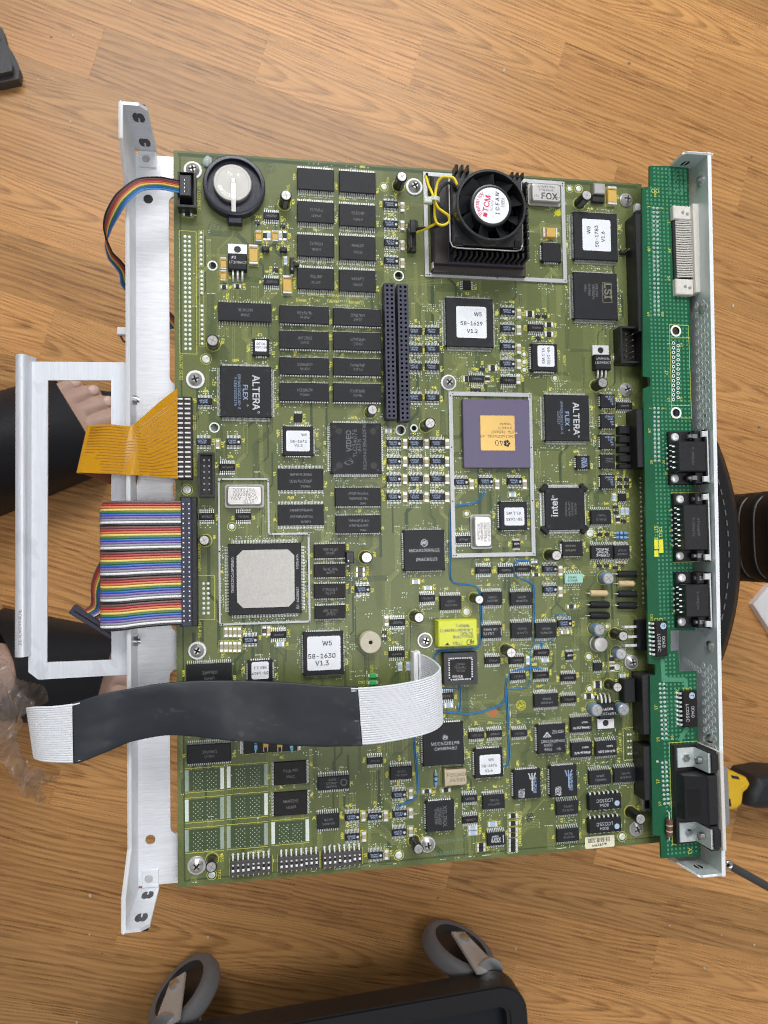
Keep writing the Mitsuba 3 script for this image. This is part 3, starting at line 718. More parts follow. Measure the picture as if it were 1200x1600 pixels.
marks(k, r, 3.8, [('XILINX', .66, .5, 2.4)], 'm_print_dim', rot=-90, bold=True); marks(k, r, 3.8, [(10, .5, .5, 1.2), (10, .42, .5, 1.2), (9, .34, .5, 1.2)], 'm_print_dim', rot=-90, sub='lettering')
k, r = plcc((847, 379, 877, 409), 8, 'small plain square chip at the right inside the cooler fence', 3.2)
# bumpered package lettered intel
k, r = qfp((852, 762, 914, 828), 33, 3.4, 'square chip with corner bumpers lettered intel', ext=2.0, lw=.3, inset=3.0, body='m_chip')
b = MB()
for x, y in ((r[0], r[1]), (r[2], r[1]), (r[0], r[3]), (r[2], r[3])):
    b.rbox(x, y, 5.0, 2.6, 45 if (x == r[0]) == (y == r[3]) else -45, .4, 3.3, .3)
put(k + '__corner_bumper', b, 'm_chip', kind='stuff')
marks(k, r, 3.4, [('intel', .23, .53, 4.0)], 'm_print', rot=90, bold=True); marks(k, r, 3.4, [(11, .52, .5, 1.0), (11, .60, .5, 1.0), (10, .68, .5, 1.0), (9, .76, .5, 1.0)], 'm_print_dim', rot=90, sub='lettering')
put(k + '__trademark', MB().ring(r[0] + .2 * (r[2] - r[0]), r[1] + .79 * (r[3] - r[1]), 3.43, .5, .75, 12), 'm_print')
# socketed chip
def socketed():
    r = RECT(694, 1020, 746, 1070, 5.5)
    key = f'{CB}__chip_socket'
    p = sbox(*r); inner = sbox(r[0] + 2.6, r[1] + 2.6, r[2] - 2.6, r[3] - 2.6)
    put(key, MB().prism(p.difference(inner), 0, 5.5).box(r[0] + 1, r[1] + 1, 0, r[2] - 1, r[3] - 1, 1.5), 'm_black', label='black square chip socket below the yellow relay')
    put(key + '__chip', MB().box(r[0] + 3.2, r[1] + 3.2, 1.5, r[2] - 3.2, r[3] - 3.2, 5.1, .3), 'm_chip_brown')
    b = MB()
    for i in range(9):
        q = 4.2 + i * (r[2] - r[0] - 8.4) / 8
        for x, y, w, h in ((r[0] + q, r[3] - 2.9, .6, 1.1), (r[0] + q, r[1] + 2.9, .6, 1.1), (r[0] + 2.9, r[1] + q, 1.1, .6), (r[2] - 2.9, r[1] + q, 1.1, .6)): b.box(x - w / 2, y - h / 2, 2, x + w / 2, y + h / 2, 5.2)
    put(key + '__contact', b, 'm_tin', kind='stuff')
    marks(key + '__chip', r, 5.1, [(6, .5, .64, 1.1), (8, .5, .54, 1.1), (6, .5, .44, 1.1)], 'm_print_dim'); marks(key + '__chip', r, 5.1, [(6, .42, .26, 1.3)], 'm_print', sub='lettering')
socketed()
# purple ceramic chip with its gold lid
def purple():
    r = RECT(724, 624, 828, 731, 3.6)
    key = put(f'{CB}__ceramic_chip', MB().box(*r[:2], .8, *r[2:], 3.6, .25), 'm_purple', label='purple ceramic chip with a square gold lid')
    g = RECT(750.5, 649.5, 804, 704, 3.6)
    put(key + '__gold_lid', MB().prism(rrect(*g, .4), 3.6, 4.0), 'm_gold', label='square gold lid lettered upside down')
    b = MB(); w, h = g[2] - g[0], g[3] - g[1]
    for t, fx, fy, s in (('TAIWAN', .26, .76, 1.3), ('\u00a91988 TI', .27, .645, 1.3), ('E3G-98CKAIT', .36, .53, 1.45), ('TMS34020AGBL-40', .5, .405, 1.55), ('340', .40, .215, 3.1)): b.text(t, g[0] + (1 - fx) * w, g[1] + fy * h, 4.02, s, 180)
    x, y = g[0] + .76 * w, g[1] + .20 * h
    for q in range(5): b.rbox(x + 1.3 * math.cos(q * 1.26), y + 1.3 * math.sin(q * 1.26), 1.5, 1.3, q * 40, 4.01, 4.03)
    put(key + '__gold_lid__lettering', b, 'm_ink')
    b = MB().box(g[2] + .5, (g[1] + g[3]) / 2 - .4, 3.6, g[2] + 1.6, (g[1] + g[3]) / 2 + .4, 3.65); put(key + '__pin_mark', b, 'm_gold')
purple()

# --- small outline packages
for i, (x, y) in enumerate([(611, 319), (611, 349.5), (612, 379), (612, 407), (794, 486), (794, 513), (794, 541), (794, 568), (649, 517), (649, 545), (649, 573), (649, 621), (676, 517), (676, 545), (676, 573), (676, 621)]
                           + [(x, y) for x in (616, 650, 684) for y in (692.5, 720.5, 748, 776)]
                           + [(721, 753), (760, 752), (805, 752), (567, 921), (391, 1000), (624, 1242), (625, 1272), (624, 1301), (551, 1277), (586, 1276), (551, 1308), (587, 1337), (365, 690), (318, 690), (320, 627), (883, 974), (860, 889), (860, 921)]):
    r = RECT(x - 11, y - 5.2, x + 11, y + 5.2, 1.9)
    k = chip('buffer_chip', r, 1.9, {'t': 10, 'b': 10}, ext=2.0, lw=.33, vd=.5, c=.2)
    marks(k, r, 1.9, [(7, .42, .66, .85), (6, .44, .34, .85)], 'm_print_blue')
    if x not in (649, 676, 650, 684, 318, 320): put(k + '__dot', MB().disc(r[0] + .86 * (r[2] - r[0]), r[1] + .45 * (r[3] - r[1]), 1.93, .75, 14), 'm_print')
for i, (x, y) in enumerate([(424, 337), (424, 440), (355, 730), (323, 807), (380, 807), (435, 992), (621, 973), (620, 1022), (756, 891), (791, 891), (817, 889), (668, 935), (724, 843), (838, 512), (795, 594), (745, 592), (770, 1032), (808, 1032), (847, 1020), (810, 1057), (846, 1055), (889, 1059), (889, 1093), (745, 1149), (773, 1147), (812, 1146), (586, 1189), (734, 1248), (735, 1281), (697, 1088), (976, 634)]):
    r = RECT(x - 12, y - 5.4, x + 12, y + 5.4, 1.7)
    k = chip('logic_chip', r, 1.7, {'t': 8, 'b': 8}, ext=2.0, lw=.48, vd=.35, body=rnd.choice(('m_chip', 'm_chip_brown')), c=.3)
    marks(k, r, 1.7, [(7, .5, .5, 1.0)], 'm_print_dim' if i % 3 else 'm_ink_grey', rot=180)
for i, px in enumerate([(688, 931, 721, 953), (753, 925, 785, 946), (798, 925, 832, 946), (753, 977, 785, 997), (799, 973, 832, 997), (837, 973, 870, 997), (835, 1084, 873, 1105), (892, 1121, 925, 1144), (893, 1160, 926, 1183), (931, 1158, 964, 1181), (921, 1204, 955, 1226),
                       (960, 1200, 994, 1222), (755, 1242, 789, 1264), (762, 1301, 790, 1321), (870, 1252, 904, 1273), (871, 1295, 905, 1315), (610, 1198, 644, 1218), (496, 1272, 530, 1295), (497, 1213, 546, 1234), (924, 797, 955, 819), (924, 852, 958, 873), (960, 852, 984, 873)]):
    r = RECT(*px, 2.4)
    n = 14 if i in (6, 18) else 10
    k = chip('wide_logic_chip', r, 2.4, {'t': n, 'b': n}, ext=1.9, lw=.45, vd=.35, body=rnd.choice(('m_chip', 'm_chip_grey')), c=.3)
    if i == 3:
        marks(k, r, 2.4, [('LS373', .32, .36, 1.5), ('CALFBRA2', .42, .68, 1.2)], rot=180); put(k + '__bar', MB().box(r[2] - .9, r[1] + 1.2, 2.4, r[2] - .5, r[3] - 1.5, 2.44), 'm_print')
    elif i in (7, 8, 9): marks(k, r, 2.4, [(5, .66, .66, 1.0), (11, .5, .3, 1.2)], 'm_print', rot=180)
    elif i == 13: marks(k, r, 2.4, [(5, .4, .7, 1.0), (7, .45, .5, 1.1), (7, .45, .3, 1.1)], 'm_print', rot=180); put(k + '__bar', MB().box(r[2] - 1.6, r[1] + 1.2, 2.4, r[2] - 1.1, r[3] - 1.5, 2.44), 'm_print')
    elif i == 18:
        marks(k, r, 2.4, [(5, .45, .75, 1.0), (8, .42, .5, 1.0), (7, .42, .25, 1.0)], 'm_ink_grey', rot=180); put(k + '__logo', MB().ring(r[0] + .82 * (r[2] - r[0]), (r[1] + r[3]) / 2, 2.43, 1.4, 1.9, 18), 'm_ink_grey')
    elif i == 20: marks(k, r, 2.4, [(9, .5, .7, 1.2), (7, .5, .48, 1.2), (9, .5, .26, 1.2)], 'm_print', rot=180)
    else: marks(k, r, 2.4, [(6, .5, .62, 1.1), (8, .5, .34, 1.1)], rnd.choice(('m_print_dim', 'm_ink_grey')), rot=180)
r = RECT(883, 897, 911, 911, 2.4); k = chip('resistor_network', r, 2.4, {'t': 8, 'b': 8}, ext=1.8, lw=.45, body='m_mint', label='pale mint green network chip')
marks(k, r, 2.4, [(6, .4, .64, 1.1), (7, .4, .3, 1.1)], 'm_ink', rot=180)
for px, sd, lw in (((460, 646, 472, 660), 'tb', .5), ((724, 438, 736, 452), 'lr', .6), ((967, 771, 979, 783), 'tb', .5), ((928, 1036, 941, 1048), 'tb', .5)):
    r = RECT(*px, 1.7); chip('small_chip', r, 1.7, {s: 4 for s in sd}, ext=1.6, lw=lw, vd=.3)
for px in ((802, 845, 813, 856), (885, 1019, 896, 1031)):
    r = RECT(*px, 1.5); k = chip('small_square_chip', r, 1.5, {s: 8 for s in 'tb'}, ext=1.3, lw=.25, vd=.4); marks(k, r, 1.5, [(4, .5, .6, 1.0)], 'm_print')
for i, (t, b) in enumerate(((616, 637), (647, 669), (679, 701), (710, 732), (742, 763))):
    r = RECT(939, t, 961, b, 3.2); k = chip('serial_chip', r, 3.2, {s: 5 for s in 'lbrt'}, 'j', .8, .6, vd=.25, inset=1.6)
    if i != 3: marks(k, r, 3.2, [(8, .6, .82, .9), (5, .66, .64, .9), (3, .75, .46, .9), (2, .8, .28, .9)], 'm_print_blue', rot=180)
    else: marks(k, r, 3.2, [(7, .6, .7, .9), (7, .6, .5, .9)], 'm_print_dim')
r = RECT(901, 712, 922, 733, 3.2); k = chip('serial_chip', r, 3.2, {s: 5 for s in 'lbrt'}, 'j', .8, .6, vd=.25, inset=1.6)
marks(k, r, 3.2, [(7, .42, .5, 1.1), (7, .56, .5, 1.1), (6, .70, .5, 1.1)], 'm_print_blue', rot=90)
r = RECT(879, 846, 911, 869, 3.2); k = chip('memory_chip', r, 3.2, {'l': 7, 'b': 9, 't': 9, 'r': 7}, 'j', .8, .6, vd=.25, inset=1.6); marks(k, r, 3.2, [(8, .4, .7, 1.0), (8, .4, .4, 1.0)], 'm_print_gold')
for t, b in ((1242, 1265), (1279, 1301)):
    r = RECT(921, t, 971, b, 4.2)
    k = chip('dip_chip', r, 4.2, {'t': 7, 'b': 7}, 'dip', 1.2, 1.0, vd=.1, c=.4, label='two-row chip lettered LCO35C with a round logo, ' + ('upper' if t < 1260 else 'lower') + ' of the pair')
    marks(k, r, 4.2, [('LCO35C', .48, .62, 1.9), ('0014', .46, .30, 1.7)], rot=180)
    put(k + '__logo', MB().ring(r[0] + .86 * (r[2] - r[0]), r[1] + .38 * (r[3] - r[1]), 4.23, 0, 1.6, 20), 'm_lightblue')
# --- coin cell holder
def coin():
    c = M(366, 289, 6.0); R = 17.0
    key = f'{CB}__battery_holder'
    b = MB().lathe([(R, 0), (R, 5.6), (R - .5, 6), (R - 2.1, 6), (R - 2.4, 3.2), (0, 3.2)], c[0], c[1], 48)
    b.box(c[0] - 3.6, c[1] - R - 3.8, 0, c[0] + 4.2, c[1] - R + 1.6, 4.2, .5)
    put(key, b, 'm_navy_dark', 40, label='round dark blue coin cell holder')
    put('coin_cell', MB().lathe([(0, 3.25), (10.2, 3.25), (10.4, 3.5), (10.4, 6.0), (10.0, 6.4), (8.9, 6.4), (8.8, 6.3), (0, 6.3)], c[0] - .9, c[1] + 1.1, 44), 'm_cell', 30, label='silver coin cell held by a clip in the round holder', category='battery')
    t = MB()
    def arc(s, R_, a0, da, h):
        for i, ch_ in enumerate(s):
            a = a0 + da * i; t.text(ch_, c[0] - .9 + R_ * math.cos(a), c[1] + 1.1 + R_ * math.sin(a), 6.33, h, math.degrees(a) + 90)
    arc('BR2032', 7.4, math.radians(-160), .24, 2.0)
    t.text('+', c[0] + 2.2, c[1] + 6.2, 6.33, 2.6); t.text('3V', c[0] - 2.5, c[1] + 6.0, 6.33, 1.6, -30)
    put('coin_cell__lettering', t, 'm_washer', label='raised lettering on the coin cell')
    k = MB().strip(c[0] - .4, c[1] + 1.8, 0, -1, [(-1.4, 6.9), (2.5, 7.0), (9, 7.4), (10.5, 7.4), (13.4, 6.4), (17.5, 5.6)], 2.5, .35).box(c[0] - 1.7, c[1] + .6, 6.5, c[0] + .9, c[1] + 3.0, 7.3, .2)
    put(key + '__clip', k, 'm_can', label='bent silver spring clip over the coin cell')
coin()
# --- electrolytic capacitors: top centre in pixels, height, radius, kind
for x, y, h, R, kd in [(447, 305, 11.5, 3.1, 0), (628, 276, 11.5, 3.1, 0), (332, 532, 8.5, 3.3, 0), (582, 640, 9.5, 3.0, 0), (672, 661, 11, 3.2, 0), (573, 871, 6.5, 3.4, 0), (319, 844, 10.5, 2.9, 0), (870, 868, 11.5, 3.2, 0), (749, 937, 11.5, 2.7, 0), (655, 965, 11, 3.0, 0),
                       (799, 1020, 11.5, 3.1, 0), (330, 1355, 11, 2.9, 0), (654, 1327, 11.5, 2.9, 0), (1001, 1280, 13, 3.2, 0), (965, 1074, 12, 2.9, 0), (942, 598, 9, 3.3, 0), (917, 305, 11, 3.3, 0), (974, 994, 11.5, 3.1, 0),
                       (951, 904, 6.5, 3.6, 1), (937, 984, 7, 3.5, 1), (971, 1022, 6.5, 3.5, 1), (933, 1110, 6.5, 3.6, 1), (975, 1109, 6.5, 3.6, 1)]:
    c = M(x, y, h)
    key = newkey(f'{CB}__capacitor')
    tilt = np.array([rnd.uniform(-.035, .035), rnd.uniform(-.035, .035), 1.0])
    org = np.array([c[0], c[1], .3]) - np.array([tilt[0], tilt[1], 0]) * h
    put(key, MB().lathe([(0, 0), (R * .95, 0), (R, .4), (R, 1.0), (R * .93, 1.5), (R, 2.0), (R, h - .7), (R * .93, h - .35), (R * .80, h - .3)], n=22, axis=tilt, origin=org), 'm_black_gloss' if kd == 0 else 'm_cap_blue', 35, label='pale blue capacitor can' if kd else None)
    top = MB().lathe([(R * .84, h - .3), (R * .78, h - .12), (0, h - .12)], n=22, axis=tilt, origin=org)
    put(key + '__top', top, 'm_can', 30)
    g = MB()
    tp = org + tilt / np.linalg.norm(tilt) * (h - .1)
    a0 = rnd.uniform(0, 3)
    for q in (0, 1): g.rbox(tp[0], tp[1], R * 1.3, .22, math.degrees(a0) + 90 * q, tp[2], tp[2] + .03)
    put(key + '__score', g, 'm_ink_grey')
    # sleeve stripe
    s = MB(); a1 = rnd.uniform(2.4, 4.2)
    an = np.linspace(a1, a1 + (.7 if kd == 0 else 2.2), 6); vv = []
    for z in (1.2, h - .8): vv += [[(R + .04) * math.cos(a), (R + .04) * math.sin(a), z] for a in an]
    w = tilt / np.linalg.norm(tilt); u = np.cross(w, [1.0, 0, 0]); u /= np.linalg.norm(u); Rm = np.array([u, np.cross(w, u), w])
    s.add(np.array(vv) @ Rm + org, [[i, i + 1, i + 7, i + 6] for i in range(5)])
    put(key + '__stripe', s, 'm_ink_grey' if kd == 0 else 'm_ink', True)
    SILK.ring(org[0], org[1], .05, R + .45, R + .7, 28)
    designator(org[0] + R + 1.9, org[1] + 1.5, -90)
# --- tantalum and ceramic capacitors, resistors
def brick(name, x, y, w, h, z, m, ends='m_tin', c=.2, endw=.18, label=None, vert=None):
    r = RECT(x - w / 2, y - h / 2, x + w / 2, y + h / 2, z)
    vert = (h > w) if vert is None else vert
    key = newkey(f'{CB}__{name}')
    L = (r[3] - r[1]) if vert else (r[2] - r[0]); e = L * endw
    q = (r[0], r[1] + e, r[2], r[3] - e) if vert else (r[0] + e, r[1], r[2] - e, r[3])
    put(key, MB().box(q[0], q[1], .1, q[2], q[3], z, c), m, label=label)
    k = MB()
    if vert: k.box(r[0] + .05, r[1], .05, r[2] - .05, r[1] + e, z * .97, .1); k.box(r[0] + .05, r[3] - e, .05, r[2] - .05, r[3], z * .97, .1)
    else: k.box(r[0], r[1] + .05, .05, r[0] + e, r[3] - .05, z * .97, .1); k.box(r[2] - e, r[1] + .05, .05, r[2], r[3] - .05, z * .97, .1)
    put(key + '__end_cap', k, ends, kind='stuff')
    o = .45
    SILK.line([(r[0] - o, r[1] - o), (r[2] + o, r[1] - o), (r[2] + o, r[3] + o), (r[0] - o, r[3] + o), (r[0] - o, r[1] - o)], .13, .05)
    if rnd.random() < .8: designator(r[2] + 1.7, (r[1] + r[3]) / 2, -90)
    return key, q
for x, y, w, h in [(396, 397, 14, 30), (449, 444, 14, 28), (957, 305, 14, 28), (860, 363, 22, 15), (349, 411, 10, 18), (349, 430, 10, 16), (404, 368, 10, 16), (430, 368, 10, 16)]:
    k, q = brick('tantalum_capacitor', x, y, w, h, 2.6, 'm_tant', endw=.10, c=.4)
    put(k + '__stripe', MB().box(q[0] + .5, q[3] - 1.3, 2.6, q[2] - .5, q[3] - .7, 2.63) if h > w else MB().box(q[0] + .6, q[1] + .5, 2.6, q[0] + 1.2, q[3] - .5, 2.63), 'm_brownpart')
for x, y in [(629, 323), (629, 352), (629, 383), (629, 411), (811, 490), (811, 516), (811, 545), (811, 569), (810, 592)] + [(x, y) for x in (633, 666.5, 699) for y in (693.5, 721.5, 749, 777)] + [(737, 757), (777, 757), (820, 757), (642, 1241), (642, 1271), (642, 1300), (568, 1276), (603, 1276), (569, 1308), (604, 1336), (876, 892), (876, 925), (340, 694), (604, 970)]:
    brick('ceramic_capacitor', x, y, 6.5, 15, 1.3, 'm_ceramic', endw=.27, vert=True)
for i in range(4): brick('ceramic_capacitor', 353 + i * 7, 988, 5.6, 15, 1.3, 'm_ceramic', endw=.27, vert=True)
for i in range(5): brick('ceramic_capacitor', 346 + i * 7, 1011, 5.6, 16, 1.3, 'm_ceramic', endw=.27, vert=True)
brick('ceramic_capacitor', 883, 988, 13, 6, 1.3, 'm_ceramic', endw=.27, vert=False); brick('ceramic_capacitor', 420, 986, 6, 14, 1.3, 'm_tan', endw=.2, vert=True)
for x, y, w, h in [(293, 333, 15, 8), (414, 368, 6, 15), (445, 368, 6, 15), (828, 490, 13, 9), (858, 507, 13, 7), (858, 522, 13, 8), (729, 592, 10, 9), (762, 592, 7, 10), (770, 575, 13, 9), (563, 890, 14, 7), (563, 898, 14, 6), (413, 986, 6, 14), (667, 1237, 14, 6), (697, 1235, 14, 6),
                   (752, 1321, 13, 6), (752, 1328, 13, 6), (893, 948, 14, 6), (838, 898, 12, 5), (700, 1335, 1, 1)][:-1] + [(802, y, 14, 6.4) for y in (1275, 1287, 1297, 1305, 1314, 1321, 1328)] + [(371, 447, 11, 6), (350, 448, 11, 6), (920, 1088, 14, 8), (934, 1070, 13, 11), (957, 1030, 7, 12), (957, 1044, 7, 10), (931, 1090, 8, 6), (966, 812, 6, 12), (846, 1020, 1, 1)][:-1]:
    brick('resistor', x, y, w, h, .9, 'm_resist', c=.1, endw=.24, vert=h > w)
for x, y, w, h in [(420, 368, 6, 15), (438, 368, 6, 15), (446, 407, 6, 13), (607, 673, 10, 7), (650, 909, 13, 7), (669, 919, 12, 6), (801, 773, 11, 7), (438, 1007, 12, 7), (625, 1042, 7, 13), (638, 1041, 7, 13), (701, 1102, 13, 8), (739, 1294, 14, 7), (739, 1302, 14, 7), (770, 1288, 14, 8), (960, 777, 6, 12),
                   (973, 799, 6, 11), (980, 799, 6, 11), (835, 878, 9, 4), (852, 1032, 11, 6), (825, 1032, 6, 13), (973, 1056, 9, 6)]:
    brick('resistor', x, y, w, h, .9, 'm_lightblue', c=.1, endw=.24, vert=h > w, label='pale blue resistor')
for x, y in [(402, 348), (442, 353), (841, 494), (851, 494), (841, 528), (740, 609), (748, 609), (754, 577), (601, 988), (601, 998), (833, 888), (969, 749), (979, 749), (969, 760), (979, 760), (962, 792), (963, 801), (975, 814), (938, 835), (949, 835), (937, 884), (948, 884), (962, 887), (431, 421), (415, 387), (443, 388), (457, 410)]:
    r = RECT(x - 3.6, y - 2.4, x + 3.6, y + 2.4, 1.0)
    k = chip('transistor', r, 1.1, {'t': 2, 'b': 1}, ext=.9, lw=.42, vd=.15, c=.15, body='m_black', inset=.6)
# axial resistors and inductors
def axial(name, px0, px1, R, m, bands=None, z=None, label=None):
    z = z or R + .3
    a, b = M3(*px0, z), M3(*px1, z); L = np.linalg.norm(b - a); d = (b - a) / L
    key = newkey(f'{CB}__{name}')
    prof = [(0, 0), (R * .8, 0), (R, .3), (R, .9), (R * .9, 1.3), (R * .9, L - 1.3), (R, L - .9), (R, L - .3), (R * .8, L), (0, L)] if bands else [(0, 0), (R * .85, 0), (R, .4), (R, L - .4), (R * .85, L), (0, L)]
    put(key, MB().lathe(prof, n=16, axis=d, origin=a), m, 40, label=label)
    w = MB()
    for p, s in ((a, -1), (b, 1)): w.tube([p, p + d * s * 1.0, p + d * s * 1.7 - [0, 0, z * .5], p + d * s * 1.8 - [0, 0, z]], .3, 6)
    put(key + '__wire', w, 'm_tin', True)
    if bands:
        for q, bm in bands: put(newkey(key + '__band'), MB().lathe([(R * .93, L * q - .28), (R * .93, L * q + .28)], n=16, axis=d, origin=a), bm, True)
for i, (x0, x1, y, m, R) in enumerate([(965, 994, 897, 'm_chip', 2.0), (966, 990, 912, 'm_tan', 1.8), (966, 994, 928, 'm_chip', 2.1), (966, 994, 946, 'm_chip', 2.1), (922, 948, 927, 'm_tan', 1.9), (922, 951, 945, 'm_chip', 2.1), (922, 951, 962, 'm_chip', 2.1)]):
    axial('inductor', (x0, y), (x1, y), R, m, label='tan tubular inductor' if m == 'm_tan' else None)
for p0, p1 in (((963, 833), (979, 833)), ((963, 840), (979, 840)), ((681, 1208), (681, 1227))): axial('axial_resistor', p0, p1, 1.0, 'm_blue', [(.25, 'm_ink'), (.45, 'm_print'), (.65, 'm_ink')], label='blue banded wire-ended resistor')
axial('axial_resistor', (966, 879), (977, 880), 1.0, 'm_tan', [(.3, 'm_brownpart'), (.6, 'm_ink')])
for x in (399.5, 454): axial('axial_resistor', (x, 1158), (x + (0 if x < 420 else 2), 1172), 1.0, 'm_cyan', [(.3, 'm_ink'), (.6, 'm_print')], z=3.4, label='blue resistor standing out below the black sleeve')
for x in (415, 437): 
    c = M3(x, 1163, 3); k = MB().box(c[0] - 1.5, c[1] - 1.6, 1.7, c[0] + 1.5, c[1] + 1.6, 3.6, .6); key = newkey(f'{CB}__ceramic_capacitor'); put(key, k, 'm_tant')
    w = MB()
    for s in (-1, 1): w.tube([(c[0] + s, c[1] - 1.2, 3), (c[0] + s * 1.1, c[1] - 3.0, 2.6), (c[0] + s * .9, c[1] - 4.5, 1.2), (c[0] + s * .9, c[1] - 4.8, .1)], .25, 6)
    put(key + '__wire', w, 'm_tin', True)
# --- screws
def screw(px, py, ring_r, ring_m, z=1.0, R=4.0):
    c = M(px, py, z + 1); key = newkey(f'{CB}__screw')
    base = MB().cyl(c[0], c[1], .02, .9, ring_r, 28, .25); put(key + '__washer', base, ring_m, 30)
    a0 = rnd.uniform(0, 90)
    sol = m3.Manifold.cylinder(.6, R, R, 28).translate((c[0], c[1], .9)) + m3.Manifold.cylinder(1.75, R, R * .45, 28).translate((c[0], c[1], 1.5))
    cr = m3.Manifold.cube((R * 1.15, R * .26, 2), True) + m3.Manifold.cube((R * .26, R * 1.15, 2), True) + m3.Manifold.cylinder(2, R * .2, R * .2, 10).translate((0, 0, -1))
    sol = sol - cr.rotate((0, 0, a0)).translate((c[0], c[1], 3.15))
    put(key, from_mani(sol), 'm_screw')
    put(key + '__recess', MB().rbox(c[0], c[1], R * 1.1, R * .24, a0, 2.1, 2.18).rbox(c[0], c[1], R * .24, R * 1.1, a0, 2.1, 2.19), 'm_hole')
for x, y, rr, m in [(301, 264, 5.0, 'm_white_ring'), (648, 290, 5.0, 'm_white_ring'), (980, 311, 4.3, 'm_washer'), (305, 592, 5.0, 'm_white_ring'), (702, 597, 4.6, 'm_white_ring'), (308, 1017, 5.0, 'm_washer'), (665, 1001, 4.6, 'm_washer'), (980, 608, 4.2, 'm_washer'), (988, 1035, 4.5, 'm_washer'),
                    (307, 1354, 5.0, 'm_washer'), (669, 1321, 4.6, 'm_washer'), (996, 1296, 4.6, 'm_washer')]: screw(x, y, rr, m, R=3.7)
# test points
for x, y, r_ in [(600, 292, 1.7), (322, 561, 2.1), (292, 765, 2.2), (819, 554, 1.2), (819, 566, 1.2), (819, 578, 1.2), (867, 591, 1.4), (890, 295, 1.4), (904, 295, 1.7), (922, 833, 2.2), (729, 956, 2.0), (623, 1336, 2.0), (972, 1307, 2.0), (331, 1367, 1.8), (362, 823, 1.5), (729, 803, 1.4), (949, 979, 1.3), (920, 1026, 1.7), (921, 1076, 1.5), (964, 1042, 2.0), (960, 559, 1.3)]:
    c = M(x, y); put(newkey(f'{CB}__test_point'), MB().lathe([(r_, .02), (r_, .25), (r_ * .5, .45), (r_ * .35, .2), (0, .2)], c[0], c[1], 16), 'm_pad', 40)
    SILK.ring(c[0], c[1], .05, r_ + .7, r_ + .95, 24)
# hole footprints
def pads_grid(px0, px1, nx, ny, rad=.85, outline=None, hole=True):
    a, b = M(*px0), M(*px1)
    for i in range(nx):
        for j in range(ny):
            x = a[0] + (b[0] - a[0]) * (i / max(nx - 1, 1)); y = a[1] + (b[1] - a[1]) * (j / max(ny - 1, 1))
            PADS.lathe([(rad, .02), (rad, .08), (rad * .7, .3), (0, .38)], x, y, 12)
    if outline:
        r = RECT(*outline); SILK.line([(r[0], r[1]), (r[2], r[1]), (r[2], r[3]), (r[0], r[3]), (r[0], r[1])], .22, .05)
pads_grid((289, 369.5), (296.5, 369.5 + 0), 1, 1)
pads_grid((289, 370), (297, 545), 2, 25, outline=(280.5, 361, 307, 553)); pads_grid((314, 364), (315, 413), 1, 8); pads_grid((315, 425), (316, 458), 1, 6); pads_grid((315.5, 478), (316, 537), 1, 9)
pads_grid((318, 912), (325.5, 958), 2, 7, outline=(308, 899, 335, 968)); pads_grid((981, 1148), (986, 1178), 2, 4, .7, outline=(974, 1137, 997, 1187))
for px in ((311, 360, 318, 417), (311.5, 422, 318.5, 541)): r = RECT(*px); SILK.line([(r[0], r[1]), (r[2], r[1]), (r[2], r[3]), (r[0], r[3]), (r[0], r[1])], .15, .05)
# --- power transistors lying flat
def to220(cx, ytab, flip, lab, lines, w=29):
    s = -1 if not flip else 1               # legs point down unless flipped
    c = M(cx, ytab, 3); key = newkey(f'{CB}__regulator')
    W = 5.2; tab = sbox(c[0] - W, c[1] - 3.0, c[0] + W, c[1] + 3.2).difference(Point(c[0], c[1] + .2).buffer(1.9))
    put(key + '__metal_tab', MB().prism(tab, .4, 1.8), 'm_tin')
    put(key + '__metal_tab__screw', MB().cyl(c[0], c[1] + .2, .2, 1.2, 1.85, 16), 'm_black')
    yb = c[1] + s * 3.0; y0, y1 = sorted((yb, yb + s * 9.2))
    put(key, MB().box(c[0] - W + .1, y0, .4, c[0] + W - .1, y1, 4.6, .5), 'm_chip', label=lab)
    k = MB()
    for i in (-1, 0, 1): k.strip(c[0] + i * 2.54, yb + s * 9.2, 0, s, [(-.2, 2.6), (2.4, 2.6), (4.4, 1.6), (5.4, .1)], .95, .5)
    put(key + '__legs', k, 'm_tin')
    r = (c[0] - W, y0, c[0] + W, y1); marks(key, r, 4.6, lines, 'm_print', rot=180 if flip else 0)
to220(371, 389, False, 'black regulator lettered LT1084CT with a metal tab', [('LT1084CT', .52, .45, 1.4), (3, .3, .75, 1.2)])
to220(940, 547, False, 'black regulator lettered LM7905CT with a metal tab', [('\u00b5PM9505L', .5, .72, 1.2), ('LM7905CT', .5, .45, 1.4)])
to220(948, 1131, True, 'upside-down black regulator lettered LM7912CT with a metal tab', [('LM7912CT', .5, .35, 1.4), (7, .5, .65, 1.2)])
def to3p():
    r = RECT(997, 969, 1014, 1016, 5); key = put(f'{CB}__power_transistor', MB().box(r[0], r[1], .5, r[2] + 3, r[3], 5.4, .5), 'm_chip', label='large black power transistor beside the green board')
    k = MB()
    for py in (979, 994.5, 1008):
        c = M(997, py, 3); k.strip(r[0], c[1], -1, 0, [(-.3, 3.0), (4.0, 3.0), (5.0, 2.4), (7.2, 2.4), (8.2, .2)], 1.5, .5)
    put(key + '__legs', k, 'm_tin')
to3p()
c = M(939, 1007, 5.5); put(f'{CB}__metal_can_transistor', MB().lathe([(0, .5), (5.0, .5), (5.0, 1.0), (4.4, 1.2), (4.4, 5.2), (4.0, 5.7), (0, 5.8)], c[0], c[1], 30), 'm_can', 35, label='round metal can transistor')
